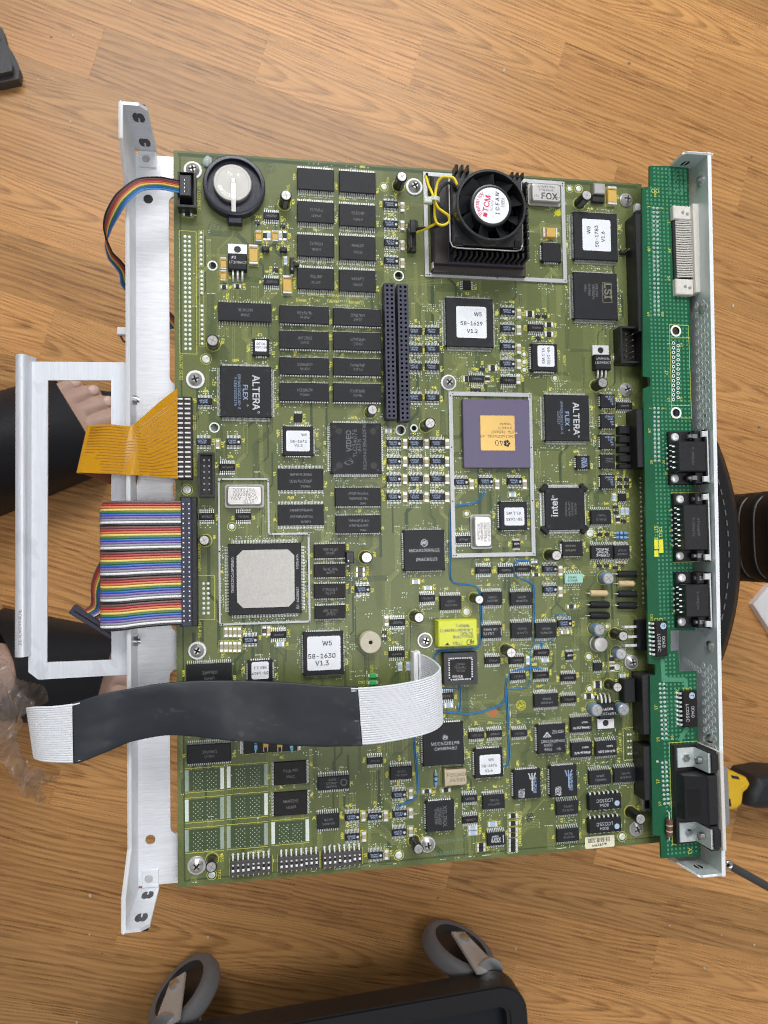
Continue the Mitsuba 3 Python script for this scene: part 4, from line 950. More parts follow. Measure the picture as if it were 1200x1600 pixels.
# --- oscillators
def can(px, h, lab, m, lines, rot, lm='m_ink', base=1.0):
    r = RECT(*px, h); key = newkey(f'{CB}__oscillator')
    put(key + '__flange', MB().prism(rrect(r[0] - base, r[1] - base, r[2] + base, r[3] + base, 1.5), .4, 1.3), 'm_flange')
    b = MB()
    q = [rrect(r[0] + i, r[1] + i, r[2] - i, r[3] - i, 1.6) for i in (0, .35, .8)]
    b.prism(q[0], 1.3, h - .7)
    for (pa, za), (pb, zb) in (((q[0], h - .7), (q[1], h - .2)), ((q[1], h - .2), (q[2], h))):
        A, B = np.array(pa.exterior.coords)[:-1], np.array(pb.exterior.coords)[:-1]; n = min(len(A), len(B)); A, B = A[:n], B[:n]
        b.add(np.vstack([np.c_[A, np.full(n, za)], np.c_[B, np.full(n, zb)]]), [[i, (i + 1) % n, n + (i + 1) % n, n + i] for i in range(n)])
    b.prism(q[2], h - .3, h)
    put(key, b, m, 35, label=lab)
    t, t2 = MB(), MB(); w, hh = r[2] - r[0], r[3] - r[1]
    for s, fx, fy, th in lines:
        if isinstance(s, int): squiggle(t2, r[0] + fx * w, r[1] + fy * hh, h + .03, th, s, rot)
        else: t.text(s, r[0] + fx * w, r[1] + fy * hh, h + .02, th, rot, bold=th > 3)
    if t: put(key + '__lettering', t, lm)
    if t2: put(key + '__printing', t2, 'm_ink_grey', kind='stuff')
can((831, 286, 877, 315), 5.2, 'silver oscillator can lettered FOX beside the fan', 'm_can', [('FOX', .58, .3, 3.7), (13, .5, .80, 1.1), (10, .5, .62, 1.1), (4, .88, .26, .9), (3, .16, .3, 1.1)], 0)
can((354, 759, 410, 790), 5.2, 'wide silver oscillator can left of the thin fence corner', 'm_can', [('96T1K0C', .48, .78, 1.9), ('50M0000', .5, .58, 1.9), ('VCAT-A3N', .5, .38, 1.9), ('VITE', .62, .18, 1.9)], 180, 'm_ink_grey')
can((741, 806, 769, 855), 5.2, 'upright silver oscillator can inside the purple chip\'s fence', 'm_can', [(10, .82, .5, 1.4), (10, .62, .5, 1.4), (10, .42, .5, 1.4), (8, .24, .5, 1.4)], 90)
def crystal():
    r = RECT(697, 1202, 729, 1227, 4.5); key = put(f'{CB}__crystal', MB().prism(rrect(*r, .9), .6, 4.2).prism(rrect(r[0] + .4, r[1] + .4, r[2] - .4, r[3] - .4, .7), 4.2, 4.5).box(r[0] - .9, r[1] - .6, .3, r[0] + .6, r[3] + .6, 4.2, .3), 'm_can_gold', label='gold-brown crystal lettered FOX240')
    put(key + '__lettering', MB().text('FOX240F', .54 * (r[2] - r[0]) + r[0], .66 * (r[3] - r[1]) + r[1], 4.52, 1.9).text('24.000', .54 * (r[2] - r[0]) + r[0], .34 * (r[3] - r[1]) + r[1], 4.52, 1.9), 'm_ink')
crystal()
r = RECT(928, 286, 946, 303, 4.2); k = put(f'{CB}__filter', MB().box(*r[:2], .3, *r[2:], 4.2, .5), 'm_can', label='small square silver filter can near the top edge'); put(k + '__body', MB().box(r[0] - .3, r[1] - 4.2, .2, r[2] + .3, r[1] - .2, 2.4, .4), 'm_black')
# --- relay, buzzer, LEDs, sockets and headers
def relay():
    r = RECT(685, 969, 746, 1010, 8.5); key = put(f'{CB}__relay', MB().box(*r[:2], .2, *r[2:], 8.5, .6), 'm_relay', label='bright yellow relay block')
    t = MB(); w, h = r[2] - r[0], r[3] - r[1]
    for n, fx, fy, s in ((7, .62, .78, 1.4), (17, .45, .62, 1.4), (7, .72, .48, 1.4), (11, .62, .36, 1.4), (5, .48, .12, 1.5)): squiggle(t, r[0] + fx * w, r[1] + fy * h, 8.53, s, n, 180)
    put(key + '__printing', t, 'm_ink_grey', kind='stuff')
    b = MB().ring(r[0] + .78 * w, r[1] + .14 * h, 8.53, 1.2, 1.6, 18).text('H', r[0] + .86 * w, r[1] + .16 * h, 8.52, 2.4, 160, bold=True).add([[r[0] + .16 * w, r[1] + .06 * h, 8.53], [r[0] + .28 * w, r[1] + .06 * h, 8.53], [r[0] + .22 * w, r[1] + .16 * h, 8.53]], [[0, 1, 2]]); put(key + '__logo', b, 'm_ink')
relay()
c = M(579, 1004, 6); k = put(f'{CB}__buzzer', MB().lathe([(0, .2), (6.0, .2), (6.0, 6.2), (5.6, 6.6), (1.3, 6.6), (1.1, 6.0), (0, 6.0)], c[0], c[1], 40), 'm_beige', 30, label='round beige buzzer with a hole in its middle'); put(k + '__sound_hole', MB().disc(c[0], c[1], 6.03, 1.05, 16), 'm_hole')
for y in (1056, 1067): c = M(583, y, 1.5); k = newkey(f'{CB}__led'); put(k, MB().box(c[0] - 1.9, c[1] - 1.3, .2, c[0] + 1.9, c[1] + 1.3, 1.8, .5), 'm_led', label='small green light-emitting chip'); put(k + '__contact', MB().box(c[0] - 2.7, c[1] - .8, .05, c[0] + 2.7, c[1] + .8, .6), 'm_tin')
def socket_strip(px0, px1, pyt, pyb, lab):
    h = 8.5
    r = RECT((px0[0] + px0[1]) / 2, pyt, (px1[0] + px1[1]) / 2, pyb, h)
    p = sbox(*r); n = 30
    ys = np.linspace(r[3] - 1.6, r[1] + 1.6, n)
    for x in ((r[0] * .72 + r[2] * .28), (r[0] * .28 + r[2] * .72)):
        for y in ys: p = p.difference(sbox(x - .62, y - .62, x + .62, y + .62))
    key = newkey(f'{CB}__socket_strip')
    put(key, MB().prism(p, 1.0, h).box(r[0], r[1], .1, r[2], r[3], 1.0), 'm_navy', label=lab)
socket_strip((601.5, 603), (617.5, 619), 442, 654, 'left one of the two long dark blue socket strips')
socket_strip((622.5, 623.5), (639, 640), 444, 657, 'right one of the two long dark blue socket strips')
def box_header(px, h, nx, ny, lab, gold=False, name='box_header'):
    r = RECT(*px, h); p = sbox(*r).difference(sbox(r[0] + 1.1, r[1] + 1.1, r[2] - 1.1, r[3] - 1.1))
    key = newkey(f'{CB}__{name}')
    put(key, MB().prism(p, 0, h).box(r[0] + .5, r[1] + .5, .1, r[2] - .5, r[3] - .5, 2.0), 'm_black', label=lab)
    k = MB()
    for i in range(nx):
        for j in range(ny):
            x = r[0] + (r[2] - r[0]) * (.5 if nx == 1 else .34 + .32 * i); y = r[1] + (r[3] - r[1]) * ((j + 1.2) / (ny + 1.4))
            k.box(x - .32, y - .32, 2, x + .32, y + .32, h - 2.0, .15)
    put(key + '__pin', k, 'm_goldpin' if gold else 'm_tin', kind='stuff'); return key, r
box_header((310, 707, 335, 776), 8.5, 2, 6, 'black pin header box beside the rainbow cable connector')
box_header((970, 510, 1003, 567), 9, 3, 5, 'black pin header box with gold pins beside the green board', True)
def lcd_header():
    h = 9.0; r = RECT(278, 619, 300, 748, h); key = put(f'{CB}__flex_connector', MB().box(*r[:2], .1, *r[2:], h - 1.5, .3), 'm_conn_brown', label='dark brown connector gripping the amber flex cable')
    n = 17
    for j in range(n):
        y = r[1] + (r[3] - r[1]) * (j + .5) / n
        put(newkey(key + '__contact'), MB().box(r[0] + .5, y - .55, h - 1.6, r[2] - .8, y + .45, h - .5, .25).strip(r[0] + .8, y - .05, -1, 0, [(-1.5, h - .6), (.6, h - .7), (1.5, h - 1.6)], .7, .25), 'm_tin' if j % 1 == 0 else 'm_black')
    put(key + '__rib', MB().box(r[0] + 2.6, r[1] + .3, h - 1.4, r[0] + 3.6, r[3] - .3, h - .35, .2), 'm_conn_brown')
lcd_header()
r = RECT(647, 1020, 660, 1112, 9); k = put(f'{CB}__cable_socket', MB().box(r[0], r[1], .1, r[0] + 2.4, r[3], 9, .3).box(r[2] - 1.5, r[1] + .6, .1, r[2], r[3] - .9, 8.2, .3).box(r[0], r[1], .1, r[2], r[3], 5), 'm_white', label='white upright socket holding the grey flat cable')
for px, vert in (((541, 862, 553, 880), True), ((453, 402, 460, 424), True)):
    r = RECT(*px, 6); k = newkey(f'{CB}__jumper'); put(k, MB().box(r[0], r[1], 2, r[2], r[3], 6, .4), 'm_black'); put(k + '__pin', MB().box(r[0] + .8, r[1] - 2, .1, r[0] + 1.5, r[1] - 1.3, 5, .1).box(r[0] + .8, r[1] + 1, 5, r[0] + 1.5, r[1] + 1.7, 6.6, .1), 'm_tin')
for x, y in ((415, 388), (443, 389), (975, 393), (462, 412)):
    c = M(x, y, 3); k = newkey(f'{CB}__pin_header'); put(k, MB().box(c[0] - 2, c[1] - 1.2, .1, c[0] + 2, c[1] + 1.2, 2.4, .3), 'm_black')
    put(k + '__pin', MB().box(c[0] - 1.5, c[1] - .3, 2.4, c[0] - .9, c[1] + .3, 7.5, .1).box(c[0] + .9, c[1] - .3, 2.4, c[0] + 1.5, c[1] + .3, 7.5, .1), 'm_goldpin')
# fan header
r = RECT(640, 346, 653, 388, 8); k = put(f'{CB}__fan_header', MB().box(r[0], r[1], .1, r[0] + 1.6, r[3] - 2.5, 8.5, .3).box(r[0], r[1], .1, r[2], r[3] - 2, 3.2, .3).box(r[0] + 2.6, r[3] - 4.5, .1, r[2], r[3], 9.5, .3), 'm_black', label='black fan plug header left of the fan')
# row of dark blocks and connector bodies under the green board
for t, b in ((665.5, 678), (681, 692), (697, 707), (711, 722), (725, 732)):
    r = RECT(967.5, t, 987, b, 4.2); put(newkey(f'{CB}__filter_block'), MB().box(*r[:2], .1, *r[2:], 4.2, .5), 'm_chip')
for t, b, x0, x1 in ((336, 520, 989, 1006), (640, 731, 990.5, 1007), (1053, 1146, 999.5, 1016), (1165, 1248, 1001.5, 1018)):
    a, d = M(x0, t, 10), M(x1, b, 10); put(newkey(f'{CB}__stacking_connector'), MB().box(a[0], d[1], .1, d[0] + 3, a[1], 12.45, .3), 'm_black')
r = RECT(975, 1061, 993, 1098, 6); put(f'{CB}__filter_block_006', MB().box(*r[:2], .1, *r[2:], 6, .5), 'm_chip')
r = RECT(1005, 1245, 1018, 1268, 5); k = f'{CB}__fuse'; put(k, MB().box(r[0], r[1], .1, r[2], r[3], 4.5, .3), 'm_washer'); put(k + '__element', MB().box(r[0] + 1.2, r[1] + 1.6, 4.5, r[2] - 1.2, r[3] - 1.6, 4.9, .2), 'm_black')
c = M(998, 324, 3); put(f'{CB}__pin_header_005', MB().box(c[0] - 2.2, c[1] - 2.2, .1, c[0] + 1, c[1] + 2.2, 3.4, .3), 'm_white')
k = MB()
for j in range(27):
    for i in (0, 1):
        c = M(1000.5 + i * 6.6 + j * .17, 747 + j * 7.5); k.lathe([(.7, .02), (.55, .4), (.2, 1.1), (0, 1.2)], c[0], c[1], 8)
put(f'{CB}__solder_pin', k, 'm_tin', kind='stuff')
# --- DIP switches
for px, n in (((360, 1344, 424, 1368), 8), ((436, 1338, 498.5, 1361), 8), ((504, 1332, 566, 1355), 8)):
    r = RECT(*px, 3.4); key = newkey(f'{CB}__dip_switch')
    put(key, MB().box(*r[:2], .4, *r[2:], 3.4, .25), 'm_switch', label={360: 'first', 436: 'second', 504: 'third'}[px[0]] + ' of the three eight-lever switch banks from the left')
    sl, lv, ld, wl = MB(), MB(), MB(), MB(); L = r[2] - r[0]; H = r[3] - r[1]
    for i in range(n):
        x = r[0] + L * (i + .5) / n
        sl.box(x - .55, r[1] + H * .26, 3.39, x + .55, r[1] + H * .76, 3.42)
        on = rnd.random() < .25
        y = r[1] + H * (.48 if on else .40); lv.box(x - .62, y - .62, 3.4, x + .62, y + .62, 4.1, .25)
        wl.disc(x, r[1] + H * .74, 3.45, .55, 8)
        ld.strip(x, r[3], 0, 1, [(-.2, 2.0), (.8, 2.0), (1.6, 1.0), (3.0, .9)], .8, .3); ld.lathe([(.75, .5), (.75, 1.1), (.3, 1.5), (0, 1.5)], x, r[3] + 2.7, 8)
        wl.quad((x - .3, r[1] + .5), (x + .2, r[1] + .5), .5, 3.43)
    put(key + '__slot', sl, 'm_hole', kind='stuff'); put(key + '__lever', lv, 'm_white', kind='stuff'); put(key + '__leads', ld, 'm_tin', kind='stuff'); put(key + '__printing', wl, 'm_print', kind='stuff')
    o = .7; SILK.line([(r[0] - o, r[1] - o), (r[0] - o, r[3] + o)], .18, .05); SILK.line([(r[2] + o, r[1] - o), (r[2] + o, r[3] + o)], .18, .05)
    for i in range(n): designator(r[0] + L * (i + .5) / n, r[1] - 1.3, 0, 1, .9)
# --- stickers and stamps on the board
r = RECT(914, 1306, 960, 1324.5); k = put(f'{CB}__barcode_sticker', MB().prism(rrect(*r, .9), .02, .12), 'm_cream', label='cream barcode sticker near the lower right corner')
b = MB(); x = r[0] + 1.8
while x < r[2] - 3: w = rnd.choice((.18, .3, .42)); b.box(x, r[1] + 3.2, .12, x + w, r[3] - 1.0, .15); x += w + rnd.choice((.2, .32, .5))
squiggle(b, (r[0] + r[2]) / 2, r[1] + 1.8, .15, 1.3, 9, 4); put(k + '__bars', b, 'm_ink', kind='stuff')
for px, py, m, n, R in ((770, 1113, 'm_orange_ink', 'inspection_stamp', 2.9), (422, 263, 'm_stamp', 'inspection_stamp', 3.1), (814, 1102, 'm_yellow_ink', 'inspection_stamp', 3.0)):
    c = M(px, py); b = MB().ring(c[0], c[1], .05, R - .35, R, 28)
    if m == 'm_orange_ink': b.disc(c[0], c[1], .045, R * .85, 24)
    if m == 'm_yellow_ink': b.ring(c[0], c[1], .05, R - 1.1, R - .8, 28)
    squiggle(b, c[0], c[1], .05, 2.2, 2, rnd.uniform(0, 180)); put(newkey(f'{CB}__{n}'), b, m, label={'m_orange_ink': 'round orange ink stamp', 'm_stamp': 'round dark ink stamp', 'm_yellow_ink': 'round yellow printed emblem'}[m])
c = M(335, 358); b = MB(); a = math.radians(-14)
sq = [(c[0] + 3.1 * (x * math.cos(a) - y * math.sin(a)), c[1] + 3.1 * (x * math.sin(a) + y * math.cos(a))) for x, y in ((-1, -1), (1, -1), (1, 1), (-1, 1), (-1, -1))]
b.line(sq, .45, .05); b.text('23', c[0], c[1] + 1.2, .05, 2.0, -14).text('5H', c[0] - .2, c[1] - 1.3, .05, 2.0, -14); put(f'{CB}__square_stamp', b, 'm_stamp', label='square dark ink stamp')
c = M(828, 1277); put(f'{CB}__ink_mark', MB().text('S5', c[0], c[1], .05, 3.2, -95, bold=True), 'm_ink', label='S5 in black ink')
b = MB().disc(*M(872, 333), .06, 2.0, 10)
for i in range(14): q = M(872 + rnd.uniform(-7, 7), 333 + rnd.uniform(-7, 7)); b.lathe([(rnd.uniform(.4, .9), .02), (.4, .35), (0, .4)], q[0], q[1], 7)
put(f'{CB}__paint_blob', b, 'm_yellow_ink', 30, label='blob of yellow paint at the fence')
c = M(324, 254); k = trimesh.creation.icosphere(2, 1.0); v = k.vertices * [2.4, 3.3, 1.6] * (1 + .5 * (meshkit.noise(k.vertices * 2.3 + 5, 3) - .5)[:, None]); a = math.radians(-25)
v = np.c_[v[:, 0] * math.cos(a) - v[:, 1] * math.sin(a), v[:, 0] * math.sin(a) + v[:, 1] * math.cos(a), v[:, 2]]; put(f'{CB}__glue_blob', MB().add(v + [c[0], c[1], .8], k.faces), 'm_glue', True, label='clear blob of glue beside the coin cell holder')
# --- legible silkscreen
def silk(t, px, py, h, rot=0): c = M(px, py); SILK.text(t, c[0], c[1], .05, h, rot)
silk('BANK 0', 493, 460.5, 1.7, -2); silk('DRAM', 521, 461.5, 1.7, -2); silk('BANK 1', 474, 469.5, 1.7, -2); silk('UMA', 495, 469.5, 1.2, -2); silk('DRAM', 520, 470.5, 1.7, -2); silk('BANK 1', 557, 463, 1.7); silk('BANK 0', 557, 473, 1.7)
silk('J27  LCD BKLT', 311, 306, 1.6, -90); silk('OPTION', 398, 1331, 1.5, 5); silk('CR21', 581, 1046, 1.6, 90); silk('CR22', 567, 1066, 1.6); silk('RESET', 882, 563, 1.5, -90); silk('TP6', 450, 293, 1.5, -90); silk('TP4', 606, 282, 1.5, 90); silk('TP22', 343, 1366, 1.5, -90); silk('C31', 347, 1341, 1.5, -90)
silk('FRONT PANEL', 311, 872, 1.6, -90); silk('J26 INT SCSI', 283, 573, 1.6, -90); silk('J2  LCD', 304, 660, 1.6, -90); silk('J15 P25', 312, 983, 1.7, -90); silk('DIAG HDR', 305, 730, 1.4, -90); silk('J29 INT SCSI', 982, 445, 1.5, -90); silk('J8 DAC', 963, 535, 1.5, -90); silk('I/O CARD/UART', 993, 1112, 1.5, -90); silk('J3 UART B', 969, 1160, 1.6, 90)
c = M(702, 1314); t = MB().text('003902FPH REV D', c[0], c[1], .05, 1.9, 3).text('94-000R REV 2', c[0] - 1, c[1] - 6.3, .05, 1.9, 3); put(f'{CB}__mask_lettering', t, 'm_bare')
# --- traces, moats, vias
def traces():
    for _ in range(300):
        x, y = rnd.uniform(8, 266), rnd.uniform(-392, -8)
        n, L, p = rnd.randint(2, 7), rnd.uniform(10, 55), rnd.choice((.55, .65, .9))
        v = rnd.random() < .72; s = rnd.choice((-1, 1)); j = rnd.uniform(2, 9); m_ = MOAT if rnd.random() < .45 else TRACE
        for i in range(n):
            a = np.array([x + i * p, y]) if v else np.array([x, y + i * p])
            d = np.array([0, -1.0]) if v else np.array([1.0, 0])
            q = np.array([s, -1.0]) if v else np.array([1.0, s])
            pts = [a, a + d * L * .5, a + d * L * .5 + q * j, a + d * L + q * j]
            pts = [np.clip(t, [2, -398], [277, -2]) for t in pts]
            m_.line(pts, .30, .03)
            if rnd.random() < .6: VIA.disc(*pts[0], .055, .29, 6); VIA.disc(*pts[-1], .055, .29, 6)
    for _ in range(64):
        x, y, L, w = rnd.uniform(8, 262), rnd.uniform(-380, -12), rnd.uniform(20, 90), rnd.uniform(.7, 2.2)
        s = rnd.choice((-1, 1)); pts = [np.clip(t, [3, -397], [276, -3]) for t in (np.array([x, y]), np.array([x, y - L * .5]), np.array([x + s * 5, y - L * .5 - 5]), np.array([x + s * 5, y - L]))]
        MOAT.line(pts, w, .015)
    MOAT.line([(2.2, -2.2), (BW - 3, -2.2)], 2.0, .012); MOAT.line([(3.5, -3), (3.5, -397), (7, -396.5), (BW - 6, -396.5)], .8, .012)
    for _ in range(270):
        x, y = rnd.uniform(60, 262), rnd.uniform(-392, -20); vias(x, y, x + rnd.uniform(4, 14), y + rnd.uniform(2, 6), rnd.uniform(.3, .7), rnd.choice((1.27, 1.6, 2.0)))
traces()
put(f'{CB}__silkscreen', SILK, 'm_silk', kind='stuff'); put(f'{CB}__via', VIA, 'm_via', kind='stuff'); put(f'{CB}__trace', TRACE, 'm_trace', kind='stuff'); put(f'{CB}__gap', MOAT, 'm_moat', kind='stuff'); put(f'{CB}__pad', PADS, 'm_pad', kind='stuff'); put(f'{CB}__bare_pad_row', SITE, 'm_site', kind='stuff')
# --- blue repair wires
def bodge(pts, n=1, gap=2.2, z=.7):
    for i in range(n):
        p = [M3(x + i * gap, y + i * gap * .6, z) for x, y in pts]; p[0][2] = p[-1][2] = .5
        d = [p[0]]
        for a, b in zip(p[:-1], p[1:]):
            m_ = max(1, int(np.linalg.norm(b - a) / 4)); d += [a + (b - a) * t for t in np.linspace(0, 1, m_ + 1)[1:]]
        d = np.array(d); d[1:-1] = (d[:-2] + 2 * d[1:-1] + d[2:]) / 4
        d[1:-1, 2] += .25 * np.sin(np.arange(len(d) - 2) * .9)
        put(newkey(f'{CB}__repair_wire'), MB().tube(d, .25, 6), 'm_bodge', True)
bodge([(756, 765), (754, 776), (747, 784), (733, 787), (702.5, 789.5), (702, 845), (702.5, 911), (741, 912.5), (748, 918), (750, 932), (752, 985), (750, 1008), (745, 1013), (682, 1016), (677, 1020), (676, 1042)], 2)
bodge([(827, 876), (806, 873.5), (804, 878), (804, 903), (812, 905), (831, 906), (833, 912), (834, 1002)], 2)
bodge([(868, 991), (868, 1000), (846, 1003), (829, 1005), (829, 1040), (828, 1075), (792, 1077)], 1); bodge([(866, 962), (868, 960), (886, 958), (889, 967)], 1); bodge([(845, 1004), (845, 1012)], 2)
bodge([(852, 1049), (846, 1043.5), (833, 1042), (810, 1046), (797, 1048), (791, 1057), (789.5, 1080), (788, 1102), (770, 1104), (755, 1111), (740, 1116), (715, 1114), (690, 1111)], 2); bodge([(791, 1078), (793, 1140), (796, 1182), (793, 1197), (787, 1199)], 2)
bodge([(645, 1140), (648, 1180), (650, 1200), (653, 1232), (651, 1247), (640, 1253), (623, 1255), (618, 1262)], 2); bodge([(717, 1068), (719, 1090), (716, 1113)], 2); bodge([(716, 1077), (693, 1076)], 1)

# ------------------------------------------------------------------ green connector board above the right edge
GZ = 14.1
GB = 'connector_board'
say(GB, 'long bright green connector board with a grid of pads, along the olive board\'s right edge', 'circuit board')
def G(px, py): return M(px, py, GZ)
def build_green():
    xr = M(1077, 380, GZ)[0]
    pts = [G(1015, 259), tuple(G(1076, 260)), tuple(G(1078, 490)), tuple(G(1079, 500)), tuple(G(1086, 985)), G(1048, 985), G(1048, 1017), G(1060, 1017.5), G(1062, 1050), (G(1088, 1051)[0], G(1062, 1050)[1]), G(1090, 1155), tuple(G(1091, 1156)), tuple(G(1095, 1338)), G(1033.5, 1341),
           G(1032, 1306), G(1020, 1305), G(1015.5, 1056), G(1024, 1055), G(1024, 1038), G(1013.5, 1037), G(1008, 760), G(1005, 607), G(1016, 603), G(1016, 590), G(1004.5, 588), G(1003.5, 293), G(1015, 291)]
    poly = Polygon([tuple(p) for p in pts])
    pads = []
    for x, y, r in ((1056, 517, 2.4), (1056.5, 645, 2.4)): c = G(x, y); poly = poly.difference(Point(*c).buffer(r)); pads.append((c, r))
    put(GB, MB().prism(poly, GZ - 1.6, GZ), 'm_green')
    inner = poly.buffer(-1.2)
    b = MB(); a0 = G(1010, 262); n = 0
    shapely.prepare(inner)
    for i in range(36):
        for j in range(170):
            x, y = a0[0] + i * 2.54, a0[1] - j * 2.42
            if inner.contains(Point(x, y)): b.box(x - .62, y - .62, GZ, x + .62, y + .62, GZ + .04)
    put(f'{GB}__pad', b, 'm_green_pad', kind='stuff')
    # solder joints
    k, s = MB(), MB()
    def joints(px0, px1, n, m=2):
        a, b_ = G(*px0), G(*px1)
        for i in range(m):
            for j in range(n):
                x = a[0] + i * 2.54; y = a[1] + (b_[1] - a[1]) * j / (n - 1)
                x += (b_[0] - a[0] - 0) * j / (n - 1)
                k.lathe([(.85, GZ + .03), (.7, GZ + .35), (.32, GZ + .9), (.2, GZ + 1.1), (0, GZ + 1.1)], x, y, 9)
    joints((1021, 325), (1023, 492), 25); joints((1022.5, 638), (1023.5, 720), 13); joints((1031, 1069), (1035, 1154), 13); joints((1034.5, 1192), (1038, 1256), 10); joints((1027, 1190), (1027.1, 1190), 2, 1)
    put(f'{GB}__solder_joint', k, 'm_tin', kind='stuff')
    def gt(t, px, py, h, rot=0, mb=s): c = G(px, py); mb.text(t, c[0], c[1], GZ + .05, h, rot)
    for t, x, y, h, r in (('1', 1014, 323, 1.4, -90), ('2', 1034, 325, 1.4, -90), ('49', 1013, 491, 1.6, 90), ('50', 1035, 491, 1.6, 90), ('J8', 1014, 389, 1.8, -90), ('J9', 1046, 391, 1.8, -90), ('25', 1045, 435, 1.6, 90), ('1', 1045, 348, 1.6, -90), ('J7', 1041, 582, 1.8, -90), ('1', 1045, 537, 1.6, -90), ('14', 1064, 539, 1.6, 90), ('25', 1064, 624, 1.6, 90), ('13', 1045, 625, 1.6, 90),
                          ('J6', 1015, 673, 1.8, -90), ('1', 1016, 638, 1.5, -90), ('2', 1036, 638, 1.5, -90), ('25', 1018, 722, 1.6, 90), ('26', 1037, 722, 1.6, 90), ('1', 1041, 693, 1.5, -90), ('J5', 1041, 739, 1.6, -90), ('1', 1047, 798, 1.5, -90), ('J4', 1048, 828, 1.7, -90), ('8', 1049, 851, 1.5, -90), ('J3', 1025, 1105, 1.8, -90), ('CR2', 1058, 1083, 1.7, 90), ('25', 1028, 1155, 1.6, 90), ('26', 1050, 1153, 1.6, 90), ('1', 1053, 920, 1.5, -90), ('5', 1052, 958, 1.5, -90), ('J1', 1028, 1221, 1.8, -90), ('19', 1031, 1256, 1.6, 90), ('20', 1048, 1256, 1.6, 90), ('CR1', 1018, 965, 1.5, -90), ('A1', 1024, 305, 1.7, -90), ('A1', 1078, 1330, 2.2, -90)): gt(t, x, y, h, r)
    def ol(px):
        r = RECT(*px, GZ); s.line([(r[0], r[1]), (r[2], r[1]), (r[2], r[3]), (r[0], r[3]), (r[0], r[1])], .25, GZ + .05)
    ol((1048, 508, 1078, 653)); r1, r2 = G(1048, 528), G(1078, 528); s.quad(r1, r2, .25, GZ + .05); r1, r2 = G(1048, 634), G(1078, 634); s.quad(r1, r2, .25, GZ + .05)
    ol((1050.5, 770, 1098, 878)); ol((1048, 1159, 1092, 1318)); ol((1023, 966, 1028, 971)); ol((1030, 966, 1035, 971)); ol((1068, 1075, 1073, 1080)); ol((1075, 1075, 1080, 1080))
    for x, y in ((1020.5, 298), (1027, 298)): c = G(x, y); s.ring(c[0], c[1], GZ + .05, .9, 1.2, 14)
    put(f'{GB}__silkscreen', s, 'm_silk', kind='stuff')
    p = MB()
    for c, r in pads: p.ring(c[0], c[1], GZ + .06, r, r + 1.1, 26)
    put(f'{GB}__hole_ring', p, 'm_white_ring')
    p, q = MB(), MB()
    for j in range(13): c = G(1052.3, 536 + j * 7.35); p.ring(c[0], c[1], GZ + .07, .55, 1.0, 14); q.disc(c[0], c[1], GZ + .065, .56, 10)
    for j in range(12): c = G(1059.5, 540 + j * 7.35); p.ring(c[0], c[1], GZ + .07, .55, 1.0, 14); q.disc(c[0], c[1], GZ + .065, .56, 10)
    put(f'{GB}__empty_ring', p, 'm_white_ring', kind='stuff'); put(f'{GB}__empty_hole', q, 'm_hole', kind='stuff')
    # etched lettering and the yellow title blocks
    t = MB()
    for px, n_ in ((1046, 12), (1056, 10), (1064, 12), (1071, 9)): c = G(px, 285); squiggle(t, c[0], c[1], GZ + .05, 1.7, n_, -90, .3)
    put(f'{GB}__mask_lettering', t, 'm_green_pad', kind='stuff')
    t = MB()
    for px, y0, y1 in ((1025.5, 843, 858), (1025.5, 860, 870), (1033, 843, 864)):
        r = RECT(px - 3.2, y0, px + 3.2, y1, GZ); t.box(r[0], r[1], GZ, r[2], r[3], GZ + .05)
    gt('SIT-3', 1025, 832, 2.0, -90, t); gt('CELL', 1032, 832, 2.0, -90, t); put(f'{GB}__title_block', t, 'm_silk_bright', label='bright yellow printed title block')
    w = MB()
    w.line([G(1035, 1030), G(1037, 1062), G(1071, 1062), G(1072, 1074)], 2.6, GZ + .03); w.line([G(1075, 1137), G(1068, 1146), G(1062, 1158)], 2.6, GZ + .03)
    put(f'{GB}__wide_trace', w, 'm_green_pad')
build_green()

def dip(px, lab, lines):
    r = RECT(*px, GZ + 4); k = newkey(f'{GB}__dip_chip'); put(k, MB().box(r[0], r[1], GZ + .5, r[2], r[3], GZ + 4, .35, .3), 'm_chip_brown', label=lab)
    l = MB(); n = 8
    for i in range(n):
        y = r[1] + (r[3] - r[1]) * (i + .5) / n
        l.strip(r[0], y, -1, 0, [(-.2, GZ + 2.4), (.9, GZ + 2.4), (1.5, GZ + 1.6), (1.5, GZ + .1)], 1.2, .3); l.lathe([(.9, GZ), (.5, GZ + .8), (0, GZ + .9)], r[0] - 1.7, y, 8)
    put(k + '__leads', l, 'm_tin', kind='stuff'); marks(k, r, GZ + 4, lines, 'm_print', rot=-90)
    put(k + '__logo', MB().ring((r[0] + r[2]) / 2 + 1.2, r[3] - 2.6, GZ + 4.03, 0, 1.9, 22), 'm_lightblue'); put(k + '__logo_mark', MB().text('T', (r[0] + r[2]) / 2 + 1.2, r[3] - 2.6, GZ + 4.05, 2.2, -90), 'm_ink')
dip((1025, 971, 1043, 1026), 'upper two-row chip lettered 0040 LC035C on the green board', [('0040', .66, .42, 1.9), ('LC035C', .28, .40, 1.9)])
dip((1068, 1080, 1090, 1136), 'lower two-row chip lettered 0040 LC035C on the green board', [('0040', .66, .42, 1.9), ('LC035C', .28, .40, 1.9)])
